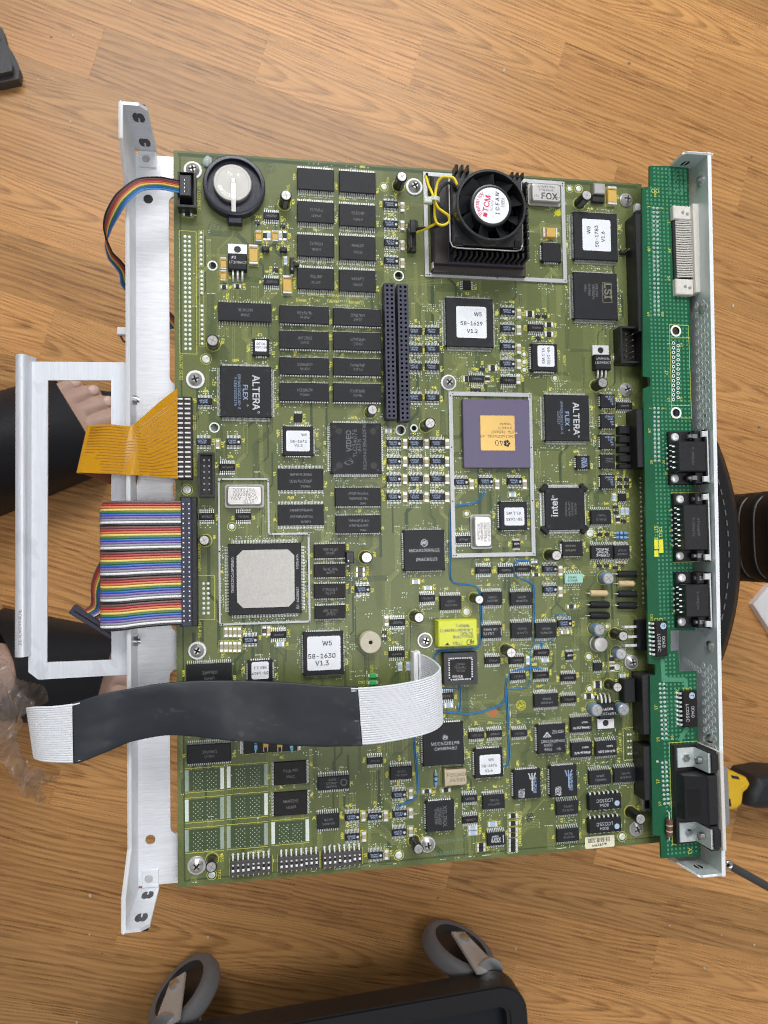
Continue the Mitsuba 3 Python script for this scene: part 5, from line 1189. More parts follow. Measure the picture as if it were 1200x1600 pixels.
def g_diode():
    z = GZ + 2.2; a, b = M3(1046, 1280, z), M3(1046, 1306, z); d = (b - a) / np.linalg.norm(b - a); L = np.linalg.norm(b - a)
    k = f'{GB}__diode'; put(k, MB().lathe([(0, 0), (1.6, 0), (1.9, .4), (1.9, L - .4), (1.6, L), (0, L)], n=14, axis=d, origin=a), 'm_brownpart', 40, label='brown glass diode with white bands')
    for q in (.35, .7): put(newkey(k + '__band'), MB().lathe([(1.93, L * q - .3), (1.93, L * q + .3)], n=14, axis=d, origin=a), 'm_ivory', True)
    put(k + '__wire', MB().tube([a + [0, 4, -2.1], a + [0, 3.6, -.3], a, a + d], .4, 6).tube([b - d, b, b + [0, -2.6, -.3], b + [0, -3, -2.1]], .4, 6), 'm_tin', True)
g_diode()
def dsub(y0px, y1px, n, lab, xpx):
    """a right-angle D connector: black frame with mounting ears, rear block, angled pins; faces the rear panel"""
    key = newkey(f'{GB}__d_connector'); z0, H = GZ, GZ + 12.4
    ym = (y0px + y1px) / 2
    yt, yb = M(xpx + 30, y0px, GZ + 9)[1], M(xpx + 30, y1px, GZ + 9)[1]
    x0, xb, x1 = M(xpx, ym, GZ + 2)[0], M(xpx + 15.5, ym, H)[0], XPF((yt + yb) / 2) - .2
    k = MB(); e = 7.0
    k.box(xb, yb + e, z0 + .3, x1 - 2.6, yt - e, H, .5)
    for ya, yc in ((yt - e, yt), (yb, yb + e)): k.box(x0, ya, z0 + .05, x1 - 2.6, yc, z0 + 3.0, .4); k.box(x1 - 7.5, ya + .2, z0 + 3.0, x1 - 2.6, yc - .2, z0 + 9, .3)
    put(key, k, 'm_black', label=lab)
    put(key + '__front_plate', MB().box(x1 - 2.5, yb, z0 + .2, x1 - .6, yt, H - .6, .2), 'm_black')
    w = MB()
    for y in (yt - 2.6, yb + 2.6): w.box(x1 - 4.4, y - 1.7, H - 2.0, x1 - .8, y + 1.7, H - .2, .3)
    w.box(x1 - 1.5, yb + .6, H - .7, x1 - .7, yt - .6, H - .3); put(key + '__clip', w, 'm_tin')
    for y, py in ((yt - e / 2, y0px + 9), (yb + e / 2, y1px - 9)):
        sx = M(xpx + 10.5, py, z0 + 4)[0]; hx = M(xpx + 35, py, z0 + 7)[0]
        put(newkey(key + '__screw'), MB().lathe([(0, z0 + 3), (2.5, z0 + 3), (2.5, z0 + 3.5), (2.0, z0 + 4.1), (.9, z0 + 4.3), (.8, z0 + 3.9), (0, z0 + 3.9)], sx, y, 18), 'm_tin', 40)
        put(newkey(key + '__standoff'), MB().lathe([(0, 0), (2.4, 0), (2.4, 3.0), (1.5, 3.1), (1.5, 5.0), (0, 5.0)], n=6, axis=(-1, 0, 0), origin=(hx + 2.6, y, z0 + 7)), 'm_steel')
    l = MB()
    for i in range(n):
        y = yb + e + 1.0 + (yt - yb - 2 * e - 2.0) * (i + .5) / n
        l.tube([(xb + .6, y, z0 + 8.4), (xb - 1.2, y, z0 + 8.3), (x0 + 1.4, y, z0 + 6.0), (x0 + .2, y, z0 + .3)], .42, 6); l.lathe([(.85, z0), (.5, z0 + .9), (0, z0 + 1)], x0 + .1, y, 8)
        l.tube([(xb + .6, y + 1, z0 + 5.2), (xb - 1.0, y + 1, z0 + 5.0), (x0 + 3.0, y + 1, z0 + .3)], .36, 6)
    put(key + '__pin', l, 'm_tin', kind='stuff')
    t = MB(); xc = (xb + x1) / 2 - 1; yc = (yt + yb) / 2
    t.text('AMP9144', xc + 1.5, yc, H + .02, 1.6, 90).text('747840-5', xc - 1.6, yc, H + .02, 1.6, 90) if n > 5 else t.text('747844-4', xc, yc, H + .02, 1.5, 90)
    put(key + '__lettering', t, 'm_print_dim')
dsub(672, 756, 5, 'black nine-pin connector, uppermost of the three along the panel', 1045)
dsub(770, 878, 8, 'black fifteen-pin connector, middle and longest of the three along the panel', 1053)
dsub(894, 982, 5, 'black nine-pin connector, lowest of the three along the panel', 1056)
def big_dsub():
    key = f'{GB}__large_d_connector'; z0 = GZ; H = GZ + 19
    yt, yb = M(1085, 1166, GZ + 8)[1], M(1088, 1322, GZ + 8)[1]
    x0, x1 = M(1052.5, 1240, GZ + 2)[0], XPF(-330) - .3
    k = MB()
    k.box(x0, yb, z0 + .05, x1 - 7, yt, z0 + 4.0, .5)
    yi0, yi1 = yb + 15, yt - 14
    k.box(x0 + 11, yi0, z0 + 4, x1 - 4, yi1, H, .7)
    # sloping rear block with a slotted opening
    v = [(x0 + .5, yi0 + 1, z0 + 4), (x0 + .5, yi1 - 1, z0 + 4), (x0 + 1.5, yi1 - 1.4, z0 + 11), (x0 + 1.5, yi0 + 1.4, z0 + 11), (x0 + 11.5, yi0 + .3, z0 + 4), (x0 + 11.5, yi1 - .3, z0 + 4), (x0 + 11.5, yi1 - .3, H - .6), (x0 + 11.5, yi0 + .3, H - .6)]
    k.add(v, [[0, 3, 2, 1], [3, 7, 6, 2], [0, 4, 7, 3], [1, 2, 6, 5]])
    for ya, yb_ in ((yb + .5, yi0 - 1), (yi1 + 1, yt - .5)): k.box(x1 - 8.5, ya, z0 + .5, x1 - 3.5, yb_, H - 1, .4); k.box(x1 - 7, ya + 2, z0 + 8, x1 - 2.6, yb_ - 2, H - .4, .3)
    put(key, k, 'm_black', label='large black twenty-five pin connector block at the lower end of the green board')
    s = MB(); d = MB()
    n = 9
    for i in range(n):
        y = yi0 + 4 + (yi1 - yi0 - 12) * (i + .5) / n
        s.add([(x0 + 2.4, y - 1.6, z0 + 11.8), (x0 + 2.4, y + .1, z0 + 11.8), (x0 + 8.2, y + 1.6, z0 + 16.1), (x0 + 8.2, y - .1, z0 + 16.1)], [[0, 3, 2, 1]])
    put(key + '__slot', s, 'm_hole', kind='stuff')
    for i, (ya, yc) in enumerate(((yt - 1.5, yt - 12.5), (yb + 12.5, yb + 1.5))):
        b = MB(); b.box(x0 + 1.5, min(ya, yc), z0 + 4.0, x0 + 12.5, max(ya, yc), z0 + 5.1, .2)
        y0_, y1_ = min(ya, yc), max(ya, yc)
        b.add([(x0 + 11.5, y0_, z0 + 5.1), (x0 + 11.5, y1_, z0 + 5.1), (x0 + 12.5, y1_, z0 + 18), (x0 + 12.5, y0_, z0 + 18), (x0 + 12.7, y0_, z0 + 4), (x0 + 12.7, y1_, z0 + 4), (x0 + 13.7, y1_, z0 + 18), (x0 + 13.7, y0_, z0 + 18)], [[0, 3, 2, 1], [3, 7, 6, 2], [4, 5, 6, 7], [0, 4, 7, 3], [1, 2, 6, 5]])
        put(newkey(key + '__bracket'), b, 'm_zinc', label=('upper' if i == 0 else 'lower') + ' silver angle bracket')
        put(newkey(key + '__screw'), MB().lathe([(0, z0 + 5.1), (2.3, z0 + 5.1), (2.3, z0 + 6.2), (1.6, z0 + 6.9), (0, z0 + 6.9)], x0 + 6.5, (ya + yc) / 2, 6), 'm_steel', 20)
        put(newkey(key + '__screw'), MB().lathe([(0, 0), (2.2, 0), (2.2, 2.6), (1.2, 3.0), (1.1, 2.0), (0, 2.0)], n=14, axis=(-1, 0, 0), origin=(x0 + 11.6, (ya + yc) / 2, z0 + 11.5)), 'm_steel', 40)
    put(key + '__flange', MB().box(x1 - 2.8, yb + 1, z0 - 4, x1 - .6, yt - 1, H + 1.2, .3), 'm_ivory')
    put(key + '__shell', MB().prism(rrect(XPF(-330) + 1.9, yi0 - 3, XPF(-330) + 6.0, yi1 + 3, 1.9), z0 + 3, H - 5.5), 'm_shell', label='grey metal shell outside the panel')
big_dsub()
def scsi():
    key = f'{GB}__ribbed_connector'; z0 = GZ; H = GZ + 5
    yt, yb = M(1070, 320, H)[1], M(1070, 459, H)[1]; x0, xf = M(1052, 390, GZ + 2)[0], M(1084, 390, H)[0]; x1 = XPF(-80) - .3
    for ya, yc in ((yt - 8.2, yt), (yb, yb + 9.5)): put(key if ya > yt - 9 else key + '__lower_mount', MB().box(x0, ya, z0 + .05, xf, yc, H - 1.5, .5), 'm_ivory', label='ivory and black connector with a ribbed middle' if ya > yt - 9 else None)
    put(key + '__front_plate', MB().box(xf, yb + 1, z0 - 1, xf + 4.6, yt + 1, H + .6, .3).box(xf + 4.6, yb + 4, z0, x1, yt - 2, H - 1), 'm_ivory')
    put(key + '__body', MB().box(x0 + .3, yb + 9.4, z0 + .05, xf - .1, yt - 8.1, GZ + 1.6, .2), 'm_black')
    n = 33; y0_, y1_ = yb + 10.5, yt - 8.6
    for i in range(n):
        y = y0_ + (y1_ - y0_) * (i + .5) / n; w = .24; c = MB()
        xm = (x0 + xf) / 2 + .3
        for (xa, za), (xc, zc) in (((x0 + 1.8, H - 2.7), (xm, H - 1.5)), ((xm, H - 1.5), (xf, H - 1.3))):
            c.add([(xa, y - w, za), (xc, y - w, zc), (xc, y + w, zc), (xa, y + w, za), (xa, y - w, za - .8), (xc, y - w, zc - .8), (xc, y + w, zc - .8), (xa, y + w, za - .8)], [[0, 1, 2, 3], [0, 4, 5, 1], [3, 2, 6, 7], [0, 3, 7, 4]])
        put(newkey(key + '__contact'), c, 'm_ivory')
    for y in (yt - 4, yb + 5):
        for q_, w_ in ((6, 0), (9, -.8)): put(newkey(key + '__rivet'), MB().cyl(x0 + q_, y + w_, H - 1.5, H - .9, .95, 12, .2), 'm_can')
scsi()

# ------------------------------------------------------------------ cooler with fan
def cooler():
    key = 'fan_cooler'
    say(key, 'black finned heat sink with a round fan on top, held by a wire clip', 'heat sink')
    r = RECT(674, 283, 818, 431, 2.0)                       # chip socket footprint
    so = put(f'{CB}__cooled_chip', MB().box(r[0], r[1], .1, r[2] , r[3], 4.2, .4).box(r[0] + .2, r[1] + 4, 4.2, r[2] - 2, r[3] - 2, 8.0, .3), 'm_socket', label='dark brown chip and socket under the fan cooler')
    put(so + '__clip', MB().box(r[0] - .3, r[1] + 2.5, 1, r[0] + .5, r[1] + 6, 4.6, .1), 'm_tin')
    hx0, hy0 = M(692, 0, 9)[0], M(700, 412, 9)[1]
    hx1, hy1 = hx0 + 45, hy0 + 47
    put(key, MB().box(hx0, hy0, 8.0, hx1, hy1, 9.6, .3), 'm_hs_base')
    # diagonal-cut pin fins: rows of fins along y, slots across
    n = 15
    for i in range(n):
        x = hx0 + 1.2 + (hx1 - hx0 - 2.4) * i / (n - 1)
        f = MB(); m_ = 11
        for j in range(m_):
            ya = hy0 + .8 + (hy1 - hy0 - 1.6) * j / m_; f.box(x - .75, ya, 9.5, x + .75, ya + (hy1 - hy0) / m_ - 1.2, 21.0 if (1 < i) else 20, .25)
        put(newkey(key + '__fin'), f, 'm_heatsink')
    # wire clip rail round the fan
    fx, fy = M(768, 320, 33); S = 20.0
    zc = 23.5
    rail = [(fx - S - 1.2, fy + S * .95, zc), (fx - S - 1.2, fy - S + 2, zc), (fx - S + .3, fy - S - .6, zc), (fx - S + 2.6, fy - S - 1.2, zc), (fx + S - 2, fy - S - 1.2, zc), (fx + S + .8, fy - S + 1, zc), (fx + S + 1, fy + S * .95, zc)]
    put(key + '__clip_rail', MB().tube(spline([np.array(p) for p in rail], 40), .55, 6), 'm_can', True, label='thin silver clip rail around the fan')
    k = MB()
    for s in (-1, 1): k.box(fx + s * (S - 3) - 2.2, fy - S - .5, 20.5, fx + s * (S - 3) + 2.2, fy - S + 3.5, 27, .4)
    for i in range(3): k.box(fx - S + 1 + i * 3.2, fy + S - 1, 22, fx - S + 2.4 + i * 3.2, fy + S + 3, 30, .3); k.box(fx + S - 6 + i * 3, fy + S - 1.2, 22, fx + S - 4.8 + i * 3, fy + S + 2, 28, .3)
    put(key + '__latch', k, 'm_black_gloss', kind='stuff')
    # fan: square base plate, round duct, hub, blades
    z0, z1 = 23.2, 33.0
    plate = rrect(fx - S, fy - S, fx + S, fy + S, 2.5).difference(Point(fx, fy).buffer(19.0, quad_segs=16))
    b = MB().prism(plate, z0, z0 + 3.2)
    b.lathe([(19.2, z0), (20.2, z0), (20.2, z1 - .5), (19.8, z1), (18.7, z1), (18.4, z1 - .5), (18.4, z0), (19.2, z0)], fx, fy, 64)
    fan = put(key + '__fan_frame', b, 'm_fan', 35, label='black fan housing ring')
    put(key + '__fan_hub', MB().lathe([(0, z0 + 1), (11.9, z0 + 1), (11.9, z1 - .9), (11.4, z1 - .3), (10.6, z1 - .2), (10.4, z1 - .5), (0, z1 - .5)], fx, fy, 48), 'm_fan', 35)
    for i in range(9):
        a = i * 2 * math.pi / 9 + .25; v = []
        for rr in (11.5, 14.8, 17.9):
            for t in np.linspace(-1, 1, 5):
                an = a + t * .25 + (rr - 11.5) * .012; z = z0 + 5.2 - t * 3.2 + .8 * t * t
                v.append([fx + rr * math.cos(an), fy + rr * math.sin(an), z])
        v = np.array(v); q = [[i_ * 5 + j, i_ * 5 + j + 1, i_ * 5 + 6 + j, i_ * 5 + 5 + j] for i_ in range(2) for j in range(4)]
        put(newkey(key + '__fan_blade'), MB().add(v, q).add(v - [0, 0, .7], [w[::-1] for w in q]), 'm_fan', True)
    for i in range(3):
        a = i * 2.1 + .5; p0, p1 = np.array([fx + 11 * math.cos(a), fy + 11 * math.sin(a)]), np.array([fx + 19 * math.cos(a), fy + 19 * math.sin(a)])
        put(newkey(key + '__fan_strut'), MB().rbox(*(p0 + p1) / 2, 8.5, 1.6, math.degrees(a), z0, z0 + 1.2, .2), 'm_fan')
    lz = z1 - .5
    put(key + '__fan_hub__paper_label', MB().cyl(fx + .2, fy - .2, lz, lz + .1, 10.0, 48), 'm_sticker', label='round white label with red and black lettering')
    t = MB(); s = 'Thermalloy'
    for i, c in enumerate(s):
        a = math.radians(222 - i * 10.2); t.text(c, fx + 8.2 * math.cos(a), fy + 8.2 * math.sin(a), lz + .11, 2.4, math.degrees(a) - 90)
    t.text('TCM', fx - 2.6, fy + .6, lz + .11, 3.1, 78, bold=True); t.rbox(fx - 3.6, fy - 5.6, 2.2, 2.2, 75, lz + .1, lz + .13)
    t.text('TM', fx - 1.2, fy + 4.9, lz + .11, .8, 78)
    put(key + '__fan_hub__red_lettering', t, 'm_red_ink')
    t = MB()
    for i, c in enumerate('ICFAN'): t.text(c, fx + 3.5, fy - 4.6 + i * 2.7, lz + .11, 2.1, 88, bold=True)
    t.text('\u00ae', fx + 3.2, fy + 7.6, lz + .11, 1.0, 88)
    put(key + '__fan_hub__lettering', t, 'm_ink')
    t = MB().text('DC12V', fx + .3, fy - .4, lz + .11, 1.3, 82); squiggle(t, fx + 6.6, fy + 1.8, lz + .13, 1.0, 6, 88)
    t.line([(fx + 5.7 + .0, fy - .6), (fx + 5.7, fy + 4.2), (fx + 7.5, fy + 4.2), (fx + 7.5, fy - .6), (fx + 5.7, fy - .6)], .15, lz + .13)
    put(key + '__fan_hub__fine_print', t, 'm_ink_grey', kind='stuff')
    # twisted fan wires, tie and plug
    def P(px, py, z): return M3(px, py, z)
    y1 = [P(714, 289, 30), P(706, 277, 30), P(694, 276, 30), P(684, 285, 28), P(681, 298, 27), P(680, 312, 27), P(684, 324, 26), P(694, 332, 25), P(701, 338, 24), P(702, 345, 23), P(692, 352, 22), P(683, 349, 21), P(679, 336, 22), P(679, 320, 25), P(676, 305, 26), P(669, 288, 23), P(665, 276, 18)]
    put('fan_cooler__yellow_wire', MB().tube(spline(y1, 90), .78, 10), 'm_yellow_wire', True, label='looped yellow fan wire')
    bk = [P(718, 300, 28), P(700, 286, 27), P(688, 295, 26), P(683, 311, 25.5), P(690, 326, 24), P(699, 334, 22.5), P(703, 342, 21), P(697, 350, 20), P(684, 345, 20), P(676, 332, 21), P(674, 315, 24), P(671, 300, 24), P(667, 284, 20), P(667, 272, 16)]
    put('fan_cooler__black_wire', MB().tube(spline(bk, 90), .78, 10), 'm_black_wire', True, label='looped black fan wire')
    y2 = [P(686, 346, 19), P(676, 352, 17), P(664, 358, 13), P(655, 361, 10), P(650, 364, 8.5)]
    put('fan_cooler__yellow_wire_001', MB().tube(spline(y2, 30), .78, 10), 'm_yellow_wire', True, label='short yellow fan wire to its plug')
    b2 = [P(690, 350, 18), P(678, 355, 16), P(666, 356, 13.5), P(654, 357, 11), P(646, 357, 9)]
    put('fan_cooler__black_wire_001', MB().tube(spline(b2, 30), .78, 10), 'm_black_wire', True, label='short black fan wire to its plug')
    c = P(679, 312, 26); k = MB()
    k.lathe([(1.7, -1.1), (2.9, -1.1), (2.9, 1.1), (1.7, 1.1)], n=18, axis=(.1, 1, .05), origin=c); q = P(669, 313, 26.5); k.box(q[0] - 2.6, q[1] - 1.8, q[2] - 1.5, q[0] + 2.2, q[1] + 1.8, q[2] + 1.2, .6)
    put('fan_cooler__cable_tie', k, 'm_tie', 40, label='pale cable tie round the fan wires')
    q = P(646, 355, 10); put('fan_cooler__plug', MB().box(q[0] - 2.0, q[1] - 3.4, 3.3, q[0] + 1.6, q[1] + 4.2, 10.6, .4), 'm_black')
cooler()

# ------------------------------------------------------------------ rainbow ribbon cables
ORDER = ['brown', 'red', 'orange', 'yellow', 'green', 'blue', 'violet', 'grey', 'white', 'black']
def ribbon():
    key = 'rainbow_ribbon_cable'
    say(key, 'wide rainbow coloured ribbon cable plugged in at the board\'s left edge, folded back underneath', 'ribbon cable')
    zc = 17.0
    r = RECT(282.5, 777, 302, 979, zc)
    # black header on the board and the plug
    put(f'{CB}__ribbon_header', MB().box(r[0] - 1.0, r[1] - .8, .1, r[2] + 1.6, r[3] + .8, 9.0, .4), 'm_black', label='long black header under the rainbow cable plug')
    xs = r[0] + 4.4
    put(key, MB().box(r[0] + .2, r[1], 9.0, r[2] - .8, r[3], zc, .4), 'm_navy')
    d = MB(); n = 25
    for i in range(n):
        y = r[1] + 2 + (r[3] - r[1] - 4) * (i + .5) / n
        for x in (r[0] + 1.4, r[2] - 2.0): d.box(x - .35, y - .5, zc - .02, x + .35, y + .1, zc + .12)
    put(key + '__plug_notch', d, 'm_tin', kind='stuff')
    t = MB()
    for x in (r[0] + 2.4, r[2] - 3.0): t.quad((x, r[1] + 2.5), (x, r[3] - 2.5), .3, zc + .03)
    t.line([(r[0] + 2.4, r[3] - 2.5), (r[2] - 3, r[3] - 2.5)], .3, zc + .03); t.line([(r[0] + 2.4, r[1] + 2.5), (r[2] - 3, r[1] + 2.5)], .3, zc + .03); put(key + '__plug_line', t, 'm_ink')
    N = 50; ya, yb = r[3] - 2.4, r[1] + 1.4
    pitch = (ya - yb) / (N - 1)
    xa = r[0] + .6
    for i in range(N):
        y = ya - i * pitch; s = i / (N - 1)
        xe = M(154.5, 880, 15)[0] + (1.0 if i < 2 else 0)
        sag = -1.5 * s * s
        path = [(xa, y, 14.6), (xa - 6, y, 14.8), (xa - 22, y + sag * .4, 17.5), (xe + 12, y + sag, 17.8), (xe + 3, y + sag * 1.2, 15.6), (xe, y + sag * 1.3, 8.5), (xe + 2, y + sag * 1.3, 2), (xe + 9, y + sag, -3), (xe + 24, y + sag, -7)]
        put(newkey(key + '__wire'), MB().tube(spline([np.array(p) for p in path], 26), pitch * .60, 8, False), 'm_w_' + ORDER[i % 10], True)
    # far end hanging below with its own plug
    key2 = 'rainbow_ribbon_end'
    say(key2, 'loose rainbow ribbon end with a narrow slanting black plug, below the wide cable', 'ribbon cable')
    zp = -24.0
    a, b = M3(113, 951, zp), M3(180, 993, zp); d = (b - a) / np.linalg.norm(b - a); L = np.linalg.norm(b - a); q = np.array([-d[1], d[0], 0]); q = q if q[1] > 0 else -q
    put(key2, MB().rbox(*((a + b) / 2)[:2], L, 5.2, math.degrees(math.atan2(d[1], d[0])), zp - 4, zp + 3, .4), 'm_navy')
    put(key2 + '__plug_line', MB().quad(a + d * 2, b - d * 2, .8, zp + 3.03), 'm_hole')
    n2 = 26
    for i in range(n2):
        p0 = a + d * (5 + (L - 8) * i / (n2 - 1)) + q * 1.5
        p3 = M3(163 + i * 2.4, 868 + i * 3.2, -8)
        path = [p0, p0 + q * 4 + [3, 0, 1], (p0 + p3) / 2 + [0, 0, 2], p3]
        put(newkey(key2 + '__wire'), MB().tube(spline(path, 16), .62, 6, False), 'm_w_' + ORDER[i % 10], True)
ribbon()
def small_ribbon():
    key = 'small_rainbow_cable'
    say(key, 'narrow rainbow cable curving from the upper left plug down around the chassis edge', 'ribbon cable')
    r = RECT(280, 273, 299, 306, 13)
    hd = RECT(278, 273, 307, 327, 6)
    p = sbox(*hd).difference(sbox(hd[0] + 1.2, hd[1] + 1.2, hd[2] - 1.2, hd[3] - .2))
    put(f'{CB}__backlight_header', MB().prism(p, .1, 9).box(hd[0] + .4, hd[1] + .4, .1, hd[2] - .4, hd[3] - .4, 2), 'm_black', label='black header box in the upper left corner')
    put(key, MB().box(r[0], r[1], 4, r[2], r[3], 13, .4), 'm_black')
    k = MB(); w, h = r[2] - r[0], r[3] - r[1]
    k.line([(r[0] + 1.6, r[1] + 1.4), (r[2] - 1.4, r[1] + 1.4), (r[2] - 1.4, r[3] - 1.4), (r[0] + 1.6, r[3] - 1.4), (r[0] + 1.6, r[1] + 1.4)], .35, 13.03); put(key + '__plug_line', k, 'm_navy')
    k = MB()
    for i in range(4): k.box(r[0] + 2.6, r[1] + 2 + i * 2.1, 13, r[0] + 3.0, r[1] + 2.8 + i * 2.1, 13.06)
    put(key + '__plug_notch', k, 'm_tin', kind='stuff')
    cols = ['black', 'brown', 'red', 'orange', 'yellow', 'green', 'blue', 'sky']
    st = [(281, 292, 11, 0, 1, 0), (262, 288, 14, 0, 1, 0), (240, 286, 19, .05, 1, 0), (215, 290, 22, -.25, .95, .1), (193, 307, 22, -.6, .75, .2), (176, 333, 18, -.75, .3, .55), (167, 358, 10, -.35, .05, .93), (166, 380, 0, .30, .1, .95), (172, 398, -10, .45, .25, .85), (184, 412, -18, .5, .35, .75), (193, 425, -24, .6, .4, .6), (197, 440, -28, .85, .4, .2), (215, 458, -34, .6, .7, .1), (245, 480, -36, .3, .9, 0), (275, 512, -34, .95, .2, 0)]
    P = np.array([[*M(a, b, c), c, d, e, f] for a, b, c, d, e, f in st])
    S = spline(P, 90)
    W = S[:, 3:]; W = W / np.linalg.norm(W, axis=1, keepdims=True)
    for i, c in enumerate(cols):
        o = (3.5 - i) * .88
        put(newkey(key + '__wire'), MB().tube(S[:, :3] + W * o, .48, 7, False), 'm_w_' + c, True)
small_ribbon()

# ------------------------------------------------------------------ amber flex cable
def flex():
    key = 'amber_flex_cable'
    zt = 8.0
    def P(px, py, z=zt): return M3(px, py, z)
    top = [(277, 607), (262, 618), (247, 630), (222, 652), (202, 666), (170, 663), (142, 664.5)]
    bot = [(278, 748), (262, 746), (247, 745), (222, 743), (202, 742), (160, 740), (125, 738.5)]
    zs = [7.8, 9.5, 11.5, 15.0, 17.0, 17.0, 15.0]
    A = spline(np.array([P(x, y, z) for (x, y), z in zip(top, zs)]), 60); B = spline(np.array([P(x, y, z) for (x, y), z in zip(bot, zs)]), 60)
    def sheet(A, B, t, m=12):
        v = np.array([A * (1 - s) + B * s for s in np.linspace(0, 1, m)]); n = len(A)
        f = [[i * n + j, i * n + j + 1, (i + 1) * n + j + 1, (i + 1) * n + j] for i in range(m - 1) for j in range(n - 1)]
        v = v.reshape(-1, 3); k = MB().add(v, f).add(v - [0, 0, t], [q[::-1] for q in f]); return k
    # fold: a tight bend, then the lower leaf runs back to the right underneath
    put(key, sheet(A, B, .15), 'm_amber', True, label='amber translucent flex cable with fine dark conductors, beside the display frame window', category='flex cable')
    fa, fb = A[-1], B[-1]
    ang = np.linspace(0, math.pi, 12)
    fold = lambda p: np.array([p + [-2.2 * math.sin(a), 0, -2.2 * (1 - math.cos(a))] for a in ang])
    put(key + '__fold', sheet(fold(fa), fold(fb), .05), 'm_amber', True)
    la, lb = fold(fa)[-1], fold(fb)[-1]
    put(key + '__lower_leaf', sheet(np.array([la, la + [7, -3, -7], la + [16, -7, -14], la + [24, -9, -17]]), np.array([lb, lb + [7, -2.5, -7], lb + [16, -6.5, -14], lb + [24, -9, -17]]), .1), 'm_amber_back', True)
    n = 17
    for i in range(n):
        s = (i + .8) / n
        # parallel runs to the left part, fanning to the connector
        j0 = 34
        yl = [A[k] * (1 - s) + B[k] * s for k in range(j0, 60)]
        e = P(277.3, 618 + (i + .5) * 129 / n, zt)
        kx = yl[0]; bend = np.array([kx[0] + (1 - 0) * (2.0 + 15 * s), kx[1] + (-.2), 8.95])
        path = np.array([*yl[::-1]])[:-1]
        tail = [kx, bend, e]
        pts = [*path, *[tail[0] * (1 - t) + tail[1] * t for t in (0, .5)], *[tail[1] * (1 - t) + tail[2] * t for t in np.linspace(0, 1, 8)]]
        m = MB()
        pts = np.array(pts)
        def height(p):
            k = int(np.argmin(np.abs(A[:, 0] + (B[:, 0] - A[:, 0]) * .5 - p[0]))); return (A[k] * .5 + B[k] * .5)[2] + .12
        for p, q in zip(pts[:-1], pts[1:]):
            d = q - p; L = np.linalg.norm(d[:2])
            if L < 1e-3: continue
            nn = np.array([-d[1], d[0]]) / L * .26; za, zb = height(p), height(q)
            m.add([[*(p[:2] - nn), za], [*(q[:2] - nn), zb], [*(q[:2] + nn), zb], [*(p[:2] + nn), za]], [[0, 1, 2, 3]])
        put(newkey(key + '__conductor'), m, 'm_amber_dark')
flex()

